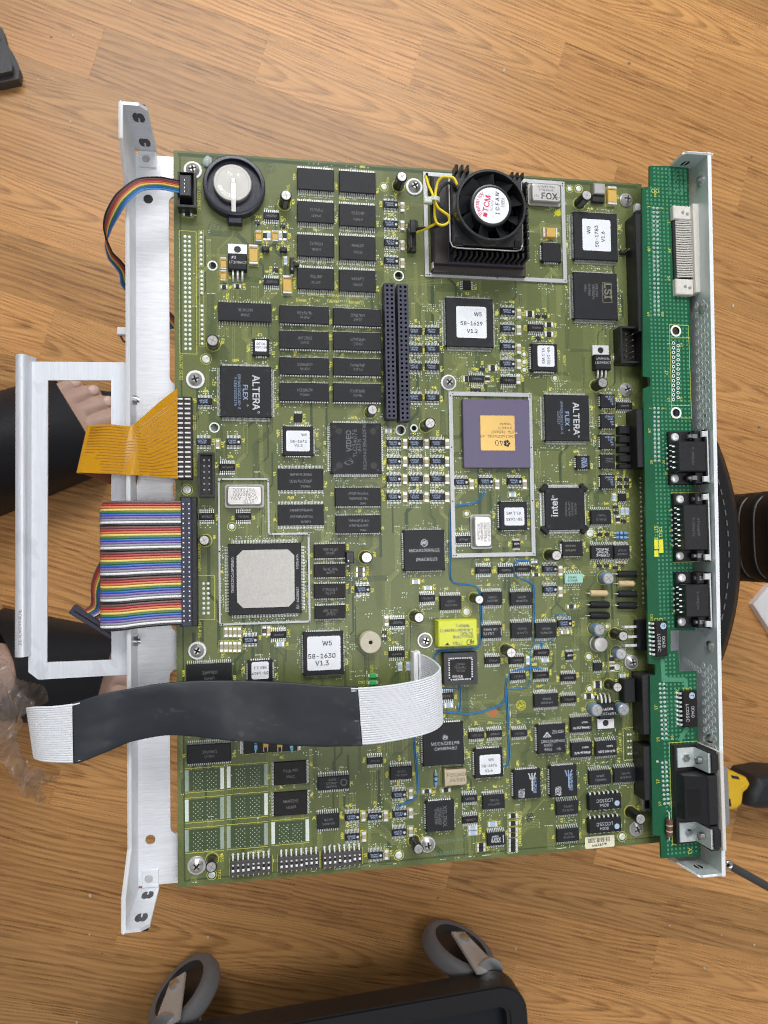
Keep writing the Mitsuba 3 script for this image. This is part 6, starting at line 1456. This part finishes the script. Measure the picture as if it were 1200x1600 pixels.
# ------------------------------------------------------------------ flat grey cable with black sleeve
def flat_cable():
    key = 'flat_cable'
    say(key, 'flat pale grey cable inside a wide black sleeve, arching across the lower part of the board', 'flat cable')
    # stations: upper edge px, lower edge px, z
    st = [((654, 1021), (655, 1108), 6, 6), ((664, 1024), (666, 1110), 12, 12), ((678, 1032), (680, 1118), 22, 22), ((687, 1041), (691, 1127), 31, 31), ((679, 1053), (683, 1139), 38, 38), ((650, 1063), (655, 1150), 41, 41), ((610, 1070), (615, 1158), 41, 41), ((562, 1074), (569, 1163.5), 39, 39),
          ((510, 1073), (515, 1165), 36, 36), ((470, 1069), (473, 1164), 33, 34), ((420, 1066), (423, 1161), 30, 32), ((350, 1064.5), (352, 1155), 28, 31), ((300, 1065.5), (302, 1149), 28, 27), ((260, 1068.5), (262, 1147), 29, 24), ((207, 1077), (209, 1156), 30, 24), ((160, 1086), (162, 1175), 30, 28), ((113, 1099.5), (114.5, 1191.5), 29, 29),
          ((85, 1103), (92, 1191.5), 28, 28), ((58, 1104), (70, 1190), 25, 25), ((42, 1106), (54, 1184), 16, 16), ((46, 1108), (56, 1176), 6, 6), ((62, 1110), (70, 1174), 0, 0)]
    A = np.array([M3(*a, za) for a, b, za, zb in st]); B = np.array([M3(*b, zb) for a, b, za, zb in st])
    U = spline(np.hstack([A, B]), 220); d = np.r_[0, np.cumsum(np.linalg.norm(np.diff(np.hstack([A, B])[:, :3], axis=0), axis=1))]
    tt = np.linspace(0, d[-1], 220); A, B = U[:, :3], U[:, 3:]
    i0, i1 = int(np.searchsorted(tt, d[7])), int(np.searchsorted(tt, d[16]))
    def loft(i, j, t, m, grow=0.0, wave=None):
        a, b = A[i:j], B[i:j]; n = j - i
        T_ = np.gradient((a + b) / 2, axis=0); N_ = np.cross(T_, b - a); N_ /= np.linalg.norm(N_, axis=1, keepdims=True) + 1e-9
        k = MB(); e = (b - a) / np.linalg.norm(b - a, axis=1, keepdims=True)
        a, b = a - e * grow, b + e * grow
        V1, V2 = [], []
        for s in np.linspace(0, 1, m):
            h = 0 if wave is None else wave(s)
            V1.append(a * (1 - s) + b * s + N_ * (t / 2 + h)); V2.append(a * (1 - s) + b * s - N_ * (t / 2 + h))
        f = [[x * n + y, (x + 1) * n + y, (x + 1) * n + y + 1, x * n + y + 1] for x in range(m - 1) for y in range(n - 1)]
        V1, V2 = np.array(V1).reshape(-1, 3), np.array(V2).reshape(-1, 3)
        k.add(V1, f); k.add(V2, [q[::-1] for q in f])
        rim = list(range(n)) + [x * n + n - 1 for x in range(1, m)] + list(range((m - 1) * n + n - 2, (m - 1) * n - 1, -1)) + [x * n for x in range(m - 2, 0, -1)]
        L = len(rim); k.add(np.vstack([V1[rim], V2[rim]]), [[q, (q + 1) % L, L + (q + 1) % L, L + q] for q in range(L)])
        return k
    nw = 25
    ridge = lambda s: .40 * abs(math.sin(math.pi * nw * s)) ** .6
    put(key, loft(0, i0 + 4, .35, nw * 6 + 1, 0, ridge), 'm_ffc', True, label='pale grey ridged end of the flat cable')
    put(key + '__outer_end', loft(i1 - 4, 220, .35, nw * 6 + 1, 0, ridge), 'm_ffc', True)
    for nm, i, j in (('groove_shade', 0, i0 + 4), ('outer_groove_shade', i1 - 4, 220)):  # dark strips paint the shade in the grooves between the wires
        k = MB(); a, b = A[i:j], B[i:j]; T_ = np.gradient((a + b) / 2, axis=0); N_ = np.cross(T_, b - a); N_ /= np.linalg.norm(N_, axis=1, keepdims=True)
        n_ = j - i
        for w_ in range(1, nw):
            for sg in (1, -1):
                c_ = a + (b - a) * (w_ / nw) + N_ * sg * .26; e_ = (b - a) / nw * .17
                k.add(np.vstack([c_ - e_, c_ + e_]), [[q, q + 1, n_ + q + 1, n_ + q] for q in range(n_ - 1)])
        put(f'{key}__{nm}', k, 'm_groove_shade', kind='stuff')
    lump = lambda s: .5 * (1 - abs(2 * s - 1) ** 6)
    k = loft(i0, i1, .8, 40, .5, lump)
    for v in k.v: v[:, 2] += 1.1 * (meshkit.fbm(v * [.05, .11, .05], 3, 5) - .5)
    put(key + '__sleeve', k, 'm_sleeve', True, label='wide scuffed black sleeve')
flat_cable()
def bag():
    c = np.array([M(40, 1128, -10)[0], M(40, 1128, -10)[1], -14])
    g = 90; u, v = np.meshgrid(np.linspace(-1, 1, g), np.linspace(-1, 1, g)); P = np.stack([u, v, 0 * u], -1).reshape(-1, 3)
    def outline(px): return [M(x, y, -10) for x, y in px]
    k = MB()
    o = Polygon(outline([(-30, 990), (5, 1030), (25, 1062), (62, 1082), (67, 1105), (40, 1112), (44, 1160), (60, 1190), (84, 1192), (92, 1215), (106, 1236), (92, 1228), (84, 1222), (66, 1222), (73, 1262), (60, 1256), (42, 1232), (25, 1205), (20, 1180), (0, 1150), (-40, 1140)]))
    x0, y0, x1, y1 = o.bounds
    for layer in range(2):
        nx, ny = 70, 120
        gx = np.linspace(x0, x1, nx); gy = np.linspace(y0, y1, ny); X, Y = np.meshgrid(gx, gy)
        q = np.stack([X * .05 + Y * .018, Y * .022 - X * .012, np.full_like(X, layer * 7.3)], -1)
        q2 = np.stack([X * .12 - Y * .05, Y * .07 + X * .06, np.full_like(X, 3 + layer * 5.1)], -1)
        rid = 1 - np.abs(2 * meshkit.fbm(q, 2, 11 + layer) - 1) * 2.2
        rid2 = np.abs(2 * meshkit.noise(q2, 5) - 1) + .5 * np.abs(2 * meshkit.noise(q2 * 2.3 + 4, 6) - 1)
        Z = -26 + 22 * rid + 9 * rid2 + 8 * layer
        D = np.stack([X + 6 * (meshkit.noise(q * 3, 1) - .5), Y + 6 * (meshkit.noise(q * 3 + 9, 2) - .5), Z], -1).reshape(-1, 3)
        ins = shapely.contains_xy(o.buffer(-1.5 * layer), X.ravel(), Y.ravel())
        f = [[i * nx + j, i * nx + j + 1, (i + 1) * nx + j + 1, (i + 1) * nx + j] for i in range(ny - 1) for j in range(nx - 1) if ins[i * nx + j] and ins[(i + 1) * nx + j + 1]]
        if f: k.add(D, f)
    put('plastic_bag', k, 'm_film', 22, label='crumpled clear plastic bag hanging from the outer end of the flat cable', category='plastic bag')
bag()
c = M3(194, 519, -16)
put('white_plug', MB().box(c[0] - 3.6, c[1] - 2.0, c[2] - 2, c[0] + 4, c[1] + 2.4, c[2] + 2, .5), 'm_white', label='small white plug poking out under the chassis edge', category='plug')
put('white_plug__wire', MB().tube(spline([c + [-2, -2, -1], c + [0, -5, -2], c + [4, -6, -4], c + [10, -7, -6]], 16), .6, 6), 'm_brownpart', True)

# ------------------------------------------------------------------ below and around: stool, column, feet, cart, tools
def stool():
    cx, cy, R = 181, -225, 176; zt = ZT - 2.0
    say('stool', 'round black vinyl stool with a stitched rim, holding up the chassis', 'stool')
    prof = [(0, -58), (R - 14, -58), (R - 4, -52), (R, -40), (R, -18), (R - 3, -9), (R - 9, -4.5), (R - 12, -4.0), (R - 14, -3.2), (R - 24, -.4), (0, 0)]
    put('stool', MB().lathe([(r, z + zt) for r, z in prof], cx, cy, 96), 'm_vinyl', 50)
    k = MB(); n = 150
    for i in range(n):
        a = i * 2 * math.pi / n; b = a + .55 * 2 * math.pi / n; rr = R - 16.5; z = zt - 2.3
        k.tube([(cx + rr * math.cos(t), cy + rr * math.sin(t), z + .25) for t in (a, (a + b) / 2, b)], .5, 5)
    put('stool__stitching', k, 'm_thread', kind='stuff')
    put('stool__column', MB().lathe([(0, -ZB + 60), (28, -ZB + 60), (28, zt - 200), (20, zt - 200), (20, zt - 57)], cx, cy, 28), 'm_bellows', 40)
    for i in range(5):
        a = i * 2 * math.pi / 5 + .3; e = np.array([math.cos(a), math.sin(a), 0]); p = np.array([cx, cy, -ZB + 75]); q = p + e * 190; q[2] = -ZB + 60
        leg = put(newkey('stool__leg'), MB().tube([p, (p + q) / 2, q], [20, 16, 13], 10), 'm_bellows', True)
        w = np.array([q[0], q[1], -ZB + 25]); put(leg + '__caster', MB().lathe([(0, -9), (23, -9), (25, -6), (25, 6), (23, 9), (0, 9)], n=22, axis=(-e[1], e[0], 0), origin=w), 'm_bellows', 40)
stool()
def column():
    # a stack of soft rings standing behind the stool
    b = M(1152, 840, -250); cx, cy = b[0] + 56, b[1]
    say('ribbed_stand', 'black ribbed column standing on the floor beyond the stool', 'stand')
    z0, n, h = -ZB, 16, 23.0
    for i in range(n):
        w = 46
        prof = [(0, 0), (w - 5, 0), (w - 1, 2.5), (w, 6), (w, h - 6), (w - 1, h - 2.5), (w - 5, h - .3), (0, h - .3)]
        k = MB().lathe([(r, z + z0 + i * h) for r, z in prof], 0, 0, 44)
        v = k.v[0]; p = 4.0
        rr = np.hypot(v[:, 0], v[:, 1]) + 1e-9; an = np.arctan2(v[:, 1], v[:, 0]); s = (np.abs(np.cos(an)) ** p + np.abs(np.sin(an)) ** p) ** (-1 / p)
        v[:, 0] *= s; v[:, 1] *= s; v[:, 0] += cx; v[:, 1] += cy
        key = 'ribbed_stand' if i == 0 else newkey('ribbed_stand__rib')
        put(key, k, 'm_bellows', 40)
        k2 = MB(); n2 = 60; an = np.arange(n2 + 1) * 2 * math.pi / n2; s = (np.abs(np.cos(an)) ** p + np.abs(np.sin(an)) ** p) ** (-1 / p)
        k2.tube(np.c_[cx + (w - 2.6) * s * np.cos(an), cy + (w - 2.6) * s * np.sin(an), np.full(n2 + 1, z0 + (i + 1) * h - 1.6)], .9, 5, False)  # pale line painted in as the highlight along each rib
        put(newkey('ribbed_stand__rib_glint'), k2, 'm_rib_glint', True)
column()
def hullchain(chains, smooth=8, step=6.0):
    total = None
    for ch in chains:
        for (p, r), (q, s) in zip(ch[:-1], ch[1:]):
            h = m3.Manifold.batch_hull([m3.Manifold.sphere(float(r), 20).translate(tuple(map(float, p))), m3.Manifold.sphere(float(s), 20).translate(tuple(map(float, q)))])
            total = h if total is None else total + h
    t = from_mani(total.refine_to_length(step)); t = trimesh.Trimesh(t.vertices, t.faces); t.merge_vertices()
    trimesh.smoothing.filter_taubin(t, .5, -.53, smooth); return t
def person():
    zf = -ZB
    say('person', 'person with bare feet in black slide sandals, left of the board', 'person')
    chains, nails = [], MB()
    info = []
    for side, heel_px, toe_px, sg in (('left', (-30, 716), (183, 641), 1), ('right', (-20, 1036), (226, 1070), -1)):
        h2, t2 = M(*heel_px, zf + 40), M(*toe_px, zf + 30)
        d = (t2 - h2); d /= np.linalg.norm(d); q = np.array([-d[1], d[0]]) * sg      # q points to the little-toe side
        Lf = 235.0; org = t2 - d * (Lf - 18)
        def P(a, b, z): return np.array([*(org + d * a + q * b), zf + 26 + z])
        heel, ank = P(22, 0, 26), P(46, 0, 76)
        mid, ball_i, ball_o = P(112, -4, 34), P(172, -26, 18), P(160, 28, 16)
        chains += [[(heel, 27), (P(70, 2, 24), 25), (P(118, 10, 22), 23), (ball_o, 15)], [(heel, 27), (ank, 32), (mid, 23), (ball_i, 17)], [(ank, 32), (P(96, 4, 46), 24), (P(140, 2, 27), 20), (P(168, 2, 18), 15)], [(mid, 23), (ball_o, 15)], [(ball_i, 17), (P(168, 2, 18), 16), (ball_o, 15)]]
        for j, (b, a0, L, r) in enumerate(((-28, 178, 40, 14.5), (-7, 182, 38, 10.8), (9, 179, 33, 10.4), (24, 172, 30, 10.0), (37, 162, 26, 9.6))):
            spread = b * .06
            tip = P(a0 + L, b + spread * 2, 6)
            chains.append([(P(a0 - 16, b * .88, 13), r * .95), (P(a0 + L * .5, b + spread, 13), r * .92), (tip, r * .95)])
            n_ = trimesh.creation.icosphere(2, 1.0); R_ = np.column_stack([[d[0], d[1], -.35], [q[0], q[1], 0], [0, 0, 1]])
            nails.add((n_.vertices * [r * .55, r * .55, r * .22]) @ R_.T + tip + np.array([d[0] * 1.5, d[1] * 1.5, r * .78]), n_.faces)
        knee = P(0, -10, 440); knee[0] -= 70
        chains.append([(ank, 33), (P(44, 0, 130), 37), ((P(30, 0, 250) + [-30, 0, 0]), 54), (knee, 58)])
        hip = np.array([knee[0] - 390, -300 + sg * 85, zf + 470]); chains.append([(knee, 58), ((knee + hip) / 2 + [0, 0, 12], 74), (hip, 92)])
        info.append((side, org, d, q, P, knee, hip))
    chains.append([(info[0][6], 92), (info[1][6], 92)])
    put('person', hullchain(chains, 10, 5.0), 'm_skin', True)
    put('person__toenail', nails, 'm_nail', True, kind='stuff')
    # shorts over thighs and hips
    sh = []
    for side, org, d, q, P, knee, hip in info: sh.append([(knee * .62 + hip * .38, 74), ((knee + hip) / 2 + [0, 0, 12], 84), (hip, 104)])
    sh.append([(info[0][6], 104), (info[1][6], 104)])
    put('person__shorts', hullchain(sh, 8, 12.0), 'm_cloth', True)
    for side, org, d, q, P, knee, hip in info:
        # sole
        t = np.linspace(0, 1, 30)
        prof = lambda s: 30 + 20 * np.sin(np.clip(s, 0, 1) * math.pi * .55) - 8 * np.exp(-((s - .42) / .16) ** 2)
        ring = [P(-8 + 246 * s, -prof(s) * (1 if s < .9 else 1 - (s - .9) * 4), 0)[:2] for s in t] + [P(-8 + 246 * s, prof(s) * (.95 if s < .72 else .95 - (s - .72) * 2.6), 0)[:2] for s in t[::-1]]
        poly = Polygon(ring).buffer(-14).buffer(14)
        lab = ('black sandal on the foot seen through the window\'s upper part' if side == 'left' else 'black sandal on the foot below the display frame')
        k = newkey('person__sandal'); put(k, MB().prism(poly, zf, zf + 22).prism(poly.difference(poly.buffer(-7)), zf + 22, zf + 29), 'm_sandal', label=lab)
        # wide strap: arches over the instep
        n, m = 26, 14; V = []
        for i in range(n):
            s = i / (n - 1); 
            for j in range(m):
                t_ = j / (m - 1); an = math.pi * t_
                a0_, a1_ = 108 - 50 * math.cos(an) ** 2, 178 + 8 * math.cos(an) * (1 if side == 'left' else .4); a = a0_ + (a1_ - a0_) * s
                zt_ = 92 - 42 * s
                b = -math.cos(an) * (56 - 4 * s); z = (zt_ * math.sin(an) ** .7) - 6
                V.append(P(a, b, z))
        V = np.array(V); f = [[i * m + j, i * m + j + 1, (i + 1) * m + j + 1, (i + 1) * m + j] for i in range(n - 1) for j in range(m - 1)]
        N_ = trimesh.Trimesh(V, np.vstack([np.array(f)[:, [0, 1, 2]], np.array(f)[:, [0, 2, 3]]]), process=False).vertex_normals
        kk = MB().add(V, f).add(V - N_ * 5, [w[::-1] for w in f])
        rim = list(range(m)) + [i * m + m - 1 for i in range(1, n)] + list(range((n - 1) * m + m - 2, (n - 1) * m - 1, -1)) + [i * m for i in range(n - 2, 0, -1)]; L = len(rim)
        kk.add(np.vstack([V[rim], (V - N_ * 5)[rim]]), [[x, (x + 1) % L, L + (x + 1) % L, L + x] for x in range(L)])
        put(k + '__strap', kk, 'm_sandal', 40)
person()
def cart():
    say('cart', 'low black plastic cart tray on grey casters at the bottom of the picture', 'cart')
    z, zl = -ZB + 118, -ZB + 90
    a, b = M(353, 1588, zl), M(775, 1515, zl)
    u = (b - a) / np.linalg.norm(b - a); w = np.array([u[1], -u[0]])
    p0 = a - u * 130; p1 = b + u * 22; D = 420
    o = Polygon([p0, p1, p1 + w * D, p0 + w * D]).buffer(-30).buffer(30, quad_segs=8)
    i1, i2 = o.buffer(-22), o.buffer(-27)
    k = MB().prism(o.difference(i1), zl, z).prism(o.buffer(-2).difference(o.buffer(-18)), z, z + 2)
    put('cart', k, 'm_tray_plastic'); put('cart__tray_floor', MB().prism(i1.buffer(1), zl + 1, z - 16), 'm_tray_inner')
    for px, py, rot, cpx, cpy in ((716, 1486, -26, 768, 1521), (289, 1554, 36, 258, 1610)):
        zc = -ZB + 43; c = np.array([*M(px, py, zc), zc]); base = math.atan2(u[1], u[0]); an = base + math.radians(rot)
        cr = np.array([*M(cpx, cpy, -ZB + 92), -ZB + 92.0])
        ax = np.array([-math.sin(an), math.cos(an), 0]); ax = ax + [0, 0, .16]; ax = ax / np.linalg.norm(ax)
        key = newkey('cart__caster'); R = 43
        put(key, MB().lathe([(R * .74, -9), (R * .86, -10), (R * .95, -8), (R, -4), (R, 4), (R * .95, 8), (R * .86, 10), (R * .74, 9)], n=48, axis=ax, origin=c), 'm_tyre', 40, label='grey rubber caster wheel, ' + ('right one' if px > 500 else 'left one'))
        put(key + '__hub', MB().lathe([(0, 4), (R * .62, 4), (R * .75, 8.8), (R * .75, -8.8), (R * .62, -4), (0, -4)], n=36, axis=ax, origin=c), 'm_tray_plastic', 40)
        t = np.array([math.cos(an), math.sin(an), 0])
        for s in (1, -1):
            o_ = c + ax * s * 13
            up_ = np.array([0, 0, 1.0]); dirn = cr - c; dirn = dirn - ax * (dirn @ ax); FL = np.linalg.norm(dirn); dirn /= FL; sd = np.cross(dirn, ax)
            v = []
            for e in (0, 2.5):
                for q_, r_ in ((-11, 10), (FL - 2, 19)):
                    v += [o_ + ax * s * e + dirn * q_ - sd * r_, o_ + ax * s * e + dirn * q_ + sd * r_]
            k = MB().add(v, [[0, 1, 3, 2], [4, 6, 7, 5], [0, 4, 5, 1], [2, 3, 7, 6], [0, 2, 6, 4], [1, 5, 7, 3]])
            f_ = put(newkey(key + '__fork'), k, 'm_fork')
            put(newkey(key + '__axle_bolt'), MB().lathe([(0, 0), (5.5, 0), (5.5, 4), (3, 5), (0, 5)], n=10, axis=ax * s, origin=o_ + ax * s * 2.4), 'm_steel', 30)
        top = cr
        put(key + '__crown', MB().lathe([(0, -9), (13, -9), (14, -7), (14, -4), (0, -3)], n=28, axis=(0, 0, 1), origin=top), 'm_steel', 35)
cart()
def drill():
    say('power_tool', 'yellow and black power tool lying on the floor at the right edge', 'power tool')
    z0 = -ZB; zt = z0 + 62
    px = [(1118, 1205), (1150, 1207), (1160, 1213), (1170, 1216), (1176, 1226), (1171, 1236), (1165, 1240), (1163, 1258), (1154, 1267), (1120, 1269), (1100, 1250), (1100, 1215)]
    o = Polygon([M(x, y, zt) for x, y in px]).buffer(-3).buffer(6).buffer(-3)
    def puff(o, z0, z1, r):
        k = MB(); k.prism(o.buffer(-r), z1 - .4, z1); n = 5
        A = None; N_ = 120
        for i in range(n + 1):
            a = math.pi / 2 * i / n; g = o.buffer(-r * (1 - math.cos(a))); c = np.array([g.exterior.interpolate(t, normalized=True).coords[0] for t in np.linspace(0, 1, N_, endpoint=False)]); z = z1 - r + r * math.sin(a)
            c = np.roll(c, -int(np.argmin(np.abs(np.arctan2(c[:, 1] - o.centroid.y, c[:, 0] - o.centroid.x)))), axis=0); c = np.c_[c, np.full(N_, z)]
            if A is None: k.add(np.vstack([np.c_[c[:, :2], np.full(N_, z0)], c]), [[j, (j + 1) % N_, N_ + (j + 1) % N_, N_ + j] for j in range(N_)])
            else: k.add(np.vstack([A, c]), [[j, (j + 1) % N_, N_ + (j + 1) % N_, N_ + j] for j in range(N_)])
            A = c
        return k
    put('power_tool', puff(o, z0, zt, 8), 'm_tool_yellow', 45, label='yellow and black power tool lying on the floor at the right edge')
    h = Polygon([M(x, y, zt - 12) for x, y in ((1171, 1242), (1184, 1214), (1219, 1208), (1290, 1215), (1290, 1270), (1214, 1266), (1186, 1266), (1170, 1262))]).buffer(-3).buffer(3)
    put('power_tool__grip', puff(h, z0, zt - 10, 12), 'm_tool_black', 45)
    q = [M(x, y, zt) for x, y in ((1142, 1211), (1153, 1213), (1156, 1218), (1144, 1216))]; put('power_tool__label', MB().add([[*p, zt + .3] for p in q], [[0, 3, 2, 1]]), 'm_tool_black')
    c = M(1140, 1254, zt); put('power_tool__marking', MB().rbox(*c, 3.0, 9, 8, zt, zt + .3), 'm_tool_black')
drill()
def small_things():
    # hooked rod
    z = -ZB + 150
    pts = [M3(1131, 1354, z), M3(1139, 1357, z), M3(1143, 1352, z), M3(1140, 1346, z), M3(1135, 1348, z)]
    put('hooked_rod__hook', MB().tube(spline(pts, 30), 1.9, 8), 'm_steel', True)
    a, b = M3(1141, 1353, z - 2), M3(1230, 1402, z - 40)
    put('hooked_rod', MB().tube([a, (a + b) / 2, b], [4.2, 4.4, 4.4], 12), 'm_slate', True, label='dark grey rod with a small metal hook beside the lower panel corner', category='rod')
    # white box with torn corner at the right edge
    z = -ZB + 10; p = [M(x, y, z) for x, y in ((1177, 944), (1204, 912), (1290, 930), (1290, 1010), (1212, 998))]
    put('paper_box', MB().prism(Polygon(p), -ZB, z), 'm_paper', label='white paper box with its corner showing at the right edge', category='box')
    # dark case, upper left
    z = -ZB + 22; p = Polygon([M(x, y, z) for x, y in ((0, 36), (6, 60), (18, 78), (27, 100), (26, 116), (0, 122), (-60, 130), (-60, 20))]).buffer(-2).buffer(2)
    put('dark_case', MB().prism(p, -ZB, z - 8).prism(p.buffer(-5), z - 8, z), 'm_slate', label='dark grey plastic case at the upper left edge', category='case')
    k, d = MB(), MB(); r_ = random.Random(3)
    for x, y, s in ((114, 56, 1.6), (110, 190, 1.5), (82, 122, 1.2), (141, 1399, 2.2), (325, 1464, 1.6), (806, 1482, 2.0), (1046, 1446, 1.6), (1100, 1512, 1.5), (1178, 1476, 1.8), (1127, 1461, 1.4), (140, 1460, 1.2), (120, 1597, 1.6), (787, 110, 2.0), (1145, 478, 2.2), (203, 2, 1.3), (60, 125, 1.2)):
        c = M(x, y, -ZB); k.tm(trimesh.creation.icosphere(1, s * .7), None); k.v[-1] = k.v[-1] * [1, 1 + r_.random(), .5] + [c[0], c[1], -ZB + s * .3]
    for x, y, s in ((80, 58, 2), (160, 1490, 1.3), (983, 99, 3.2), (1174, 246, 2.4), (1186, 668, 3), (684, 1403, 2.2), (1019, 1417, 1.4), (1030, 131, 1.2)):
        c = M(x, y, -ZB); d.tm(trimesh.creation.icosphere(1, s)); d.v[-1] = d.v[-1] * [.55 + .3 * r_.random(), .55, .12] + [c[0], c[1], -ZB]
    put('crumbs', k, 'm_crumb', True, label='tiny pale crumbs scattered on the wooden floor', category='crumbs', kind='stuff')
    put('stains', d, 'm_dirt', True, label='small dark spots and scuffs on the wooden floor', category='dirt', kind='stuff')
small_things()

# a part's label is kept only where it singles out that part
_n = {}
for _d in labels.values(): _n[_d.get('label')] = _n.get(_d.get('label'), 0) + 1
for _k in list(labels):
    if '__' in _k and labels[_k].get('label') and _n[labels[_k]['label']] > 1:
        labels[_k].pop('label')
        if not labels[_k]: del labels[_k]
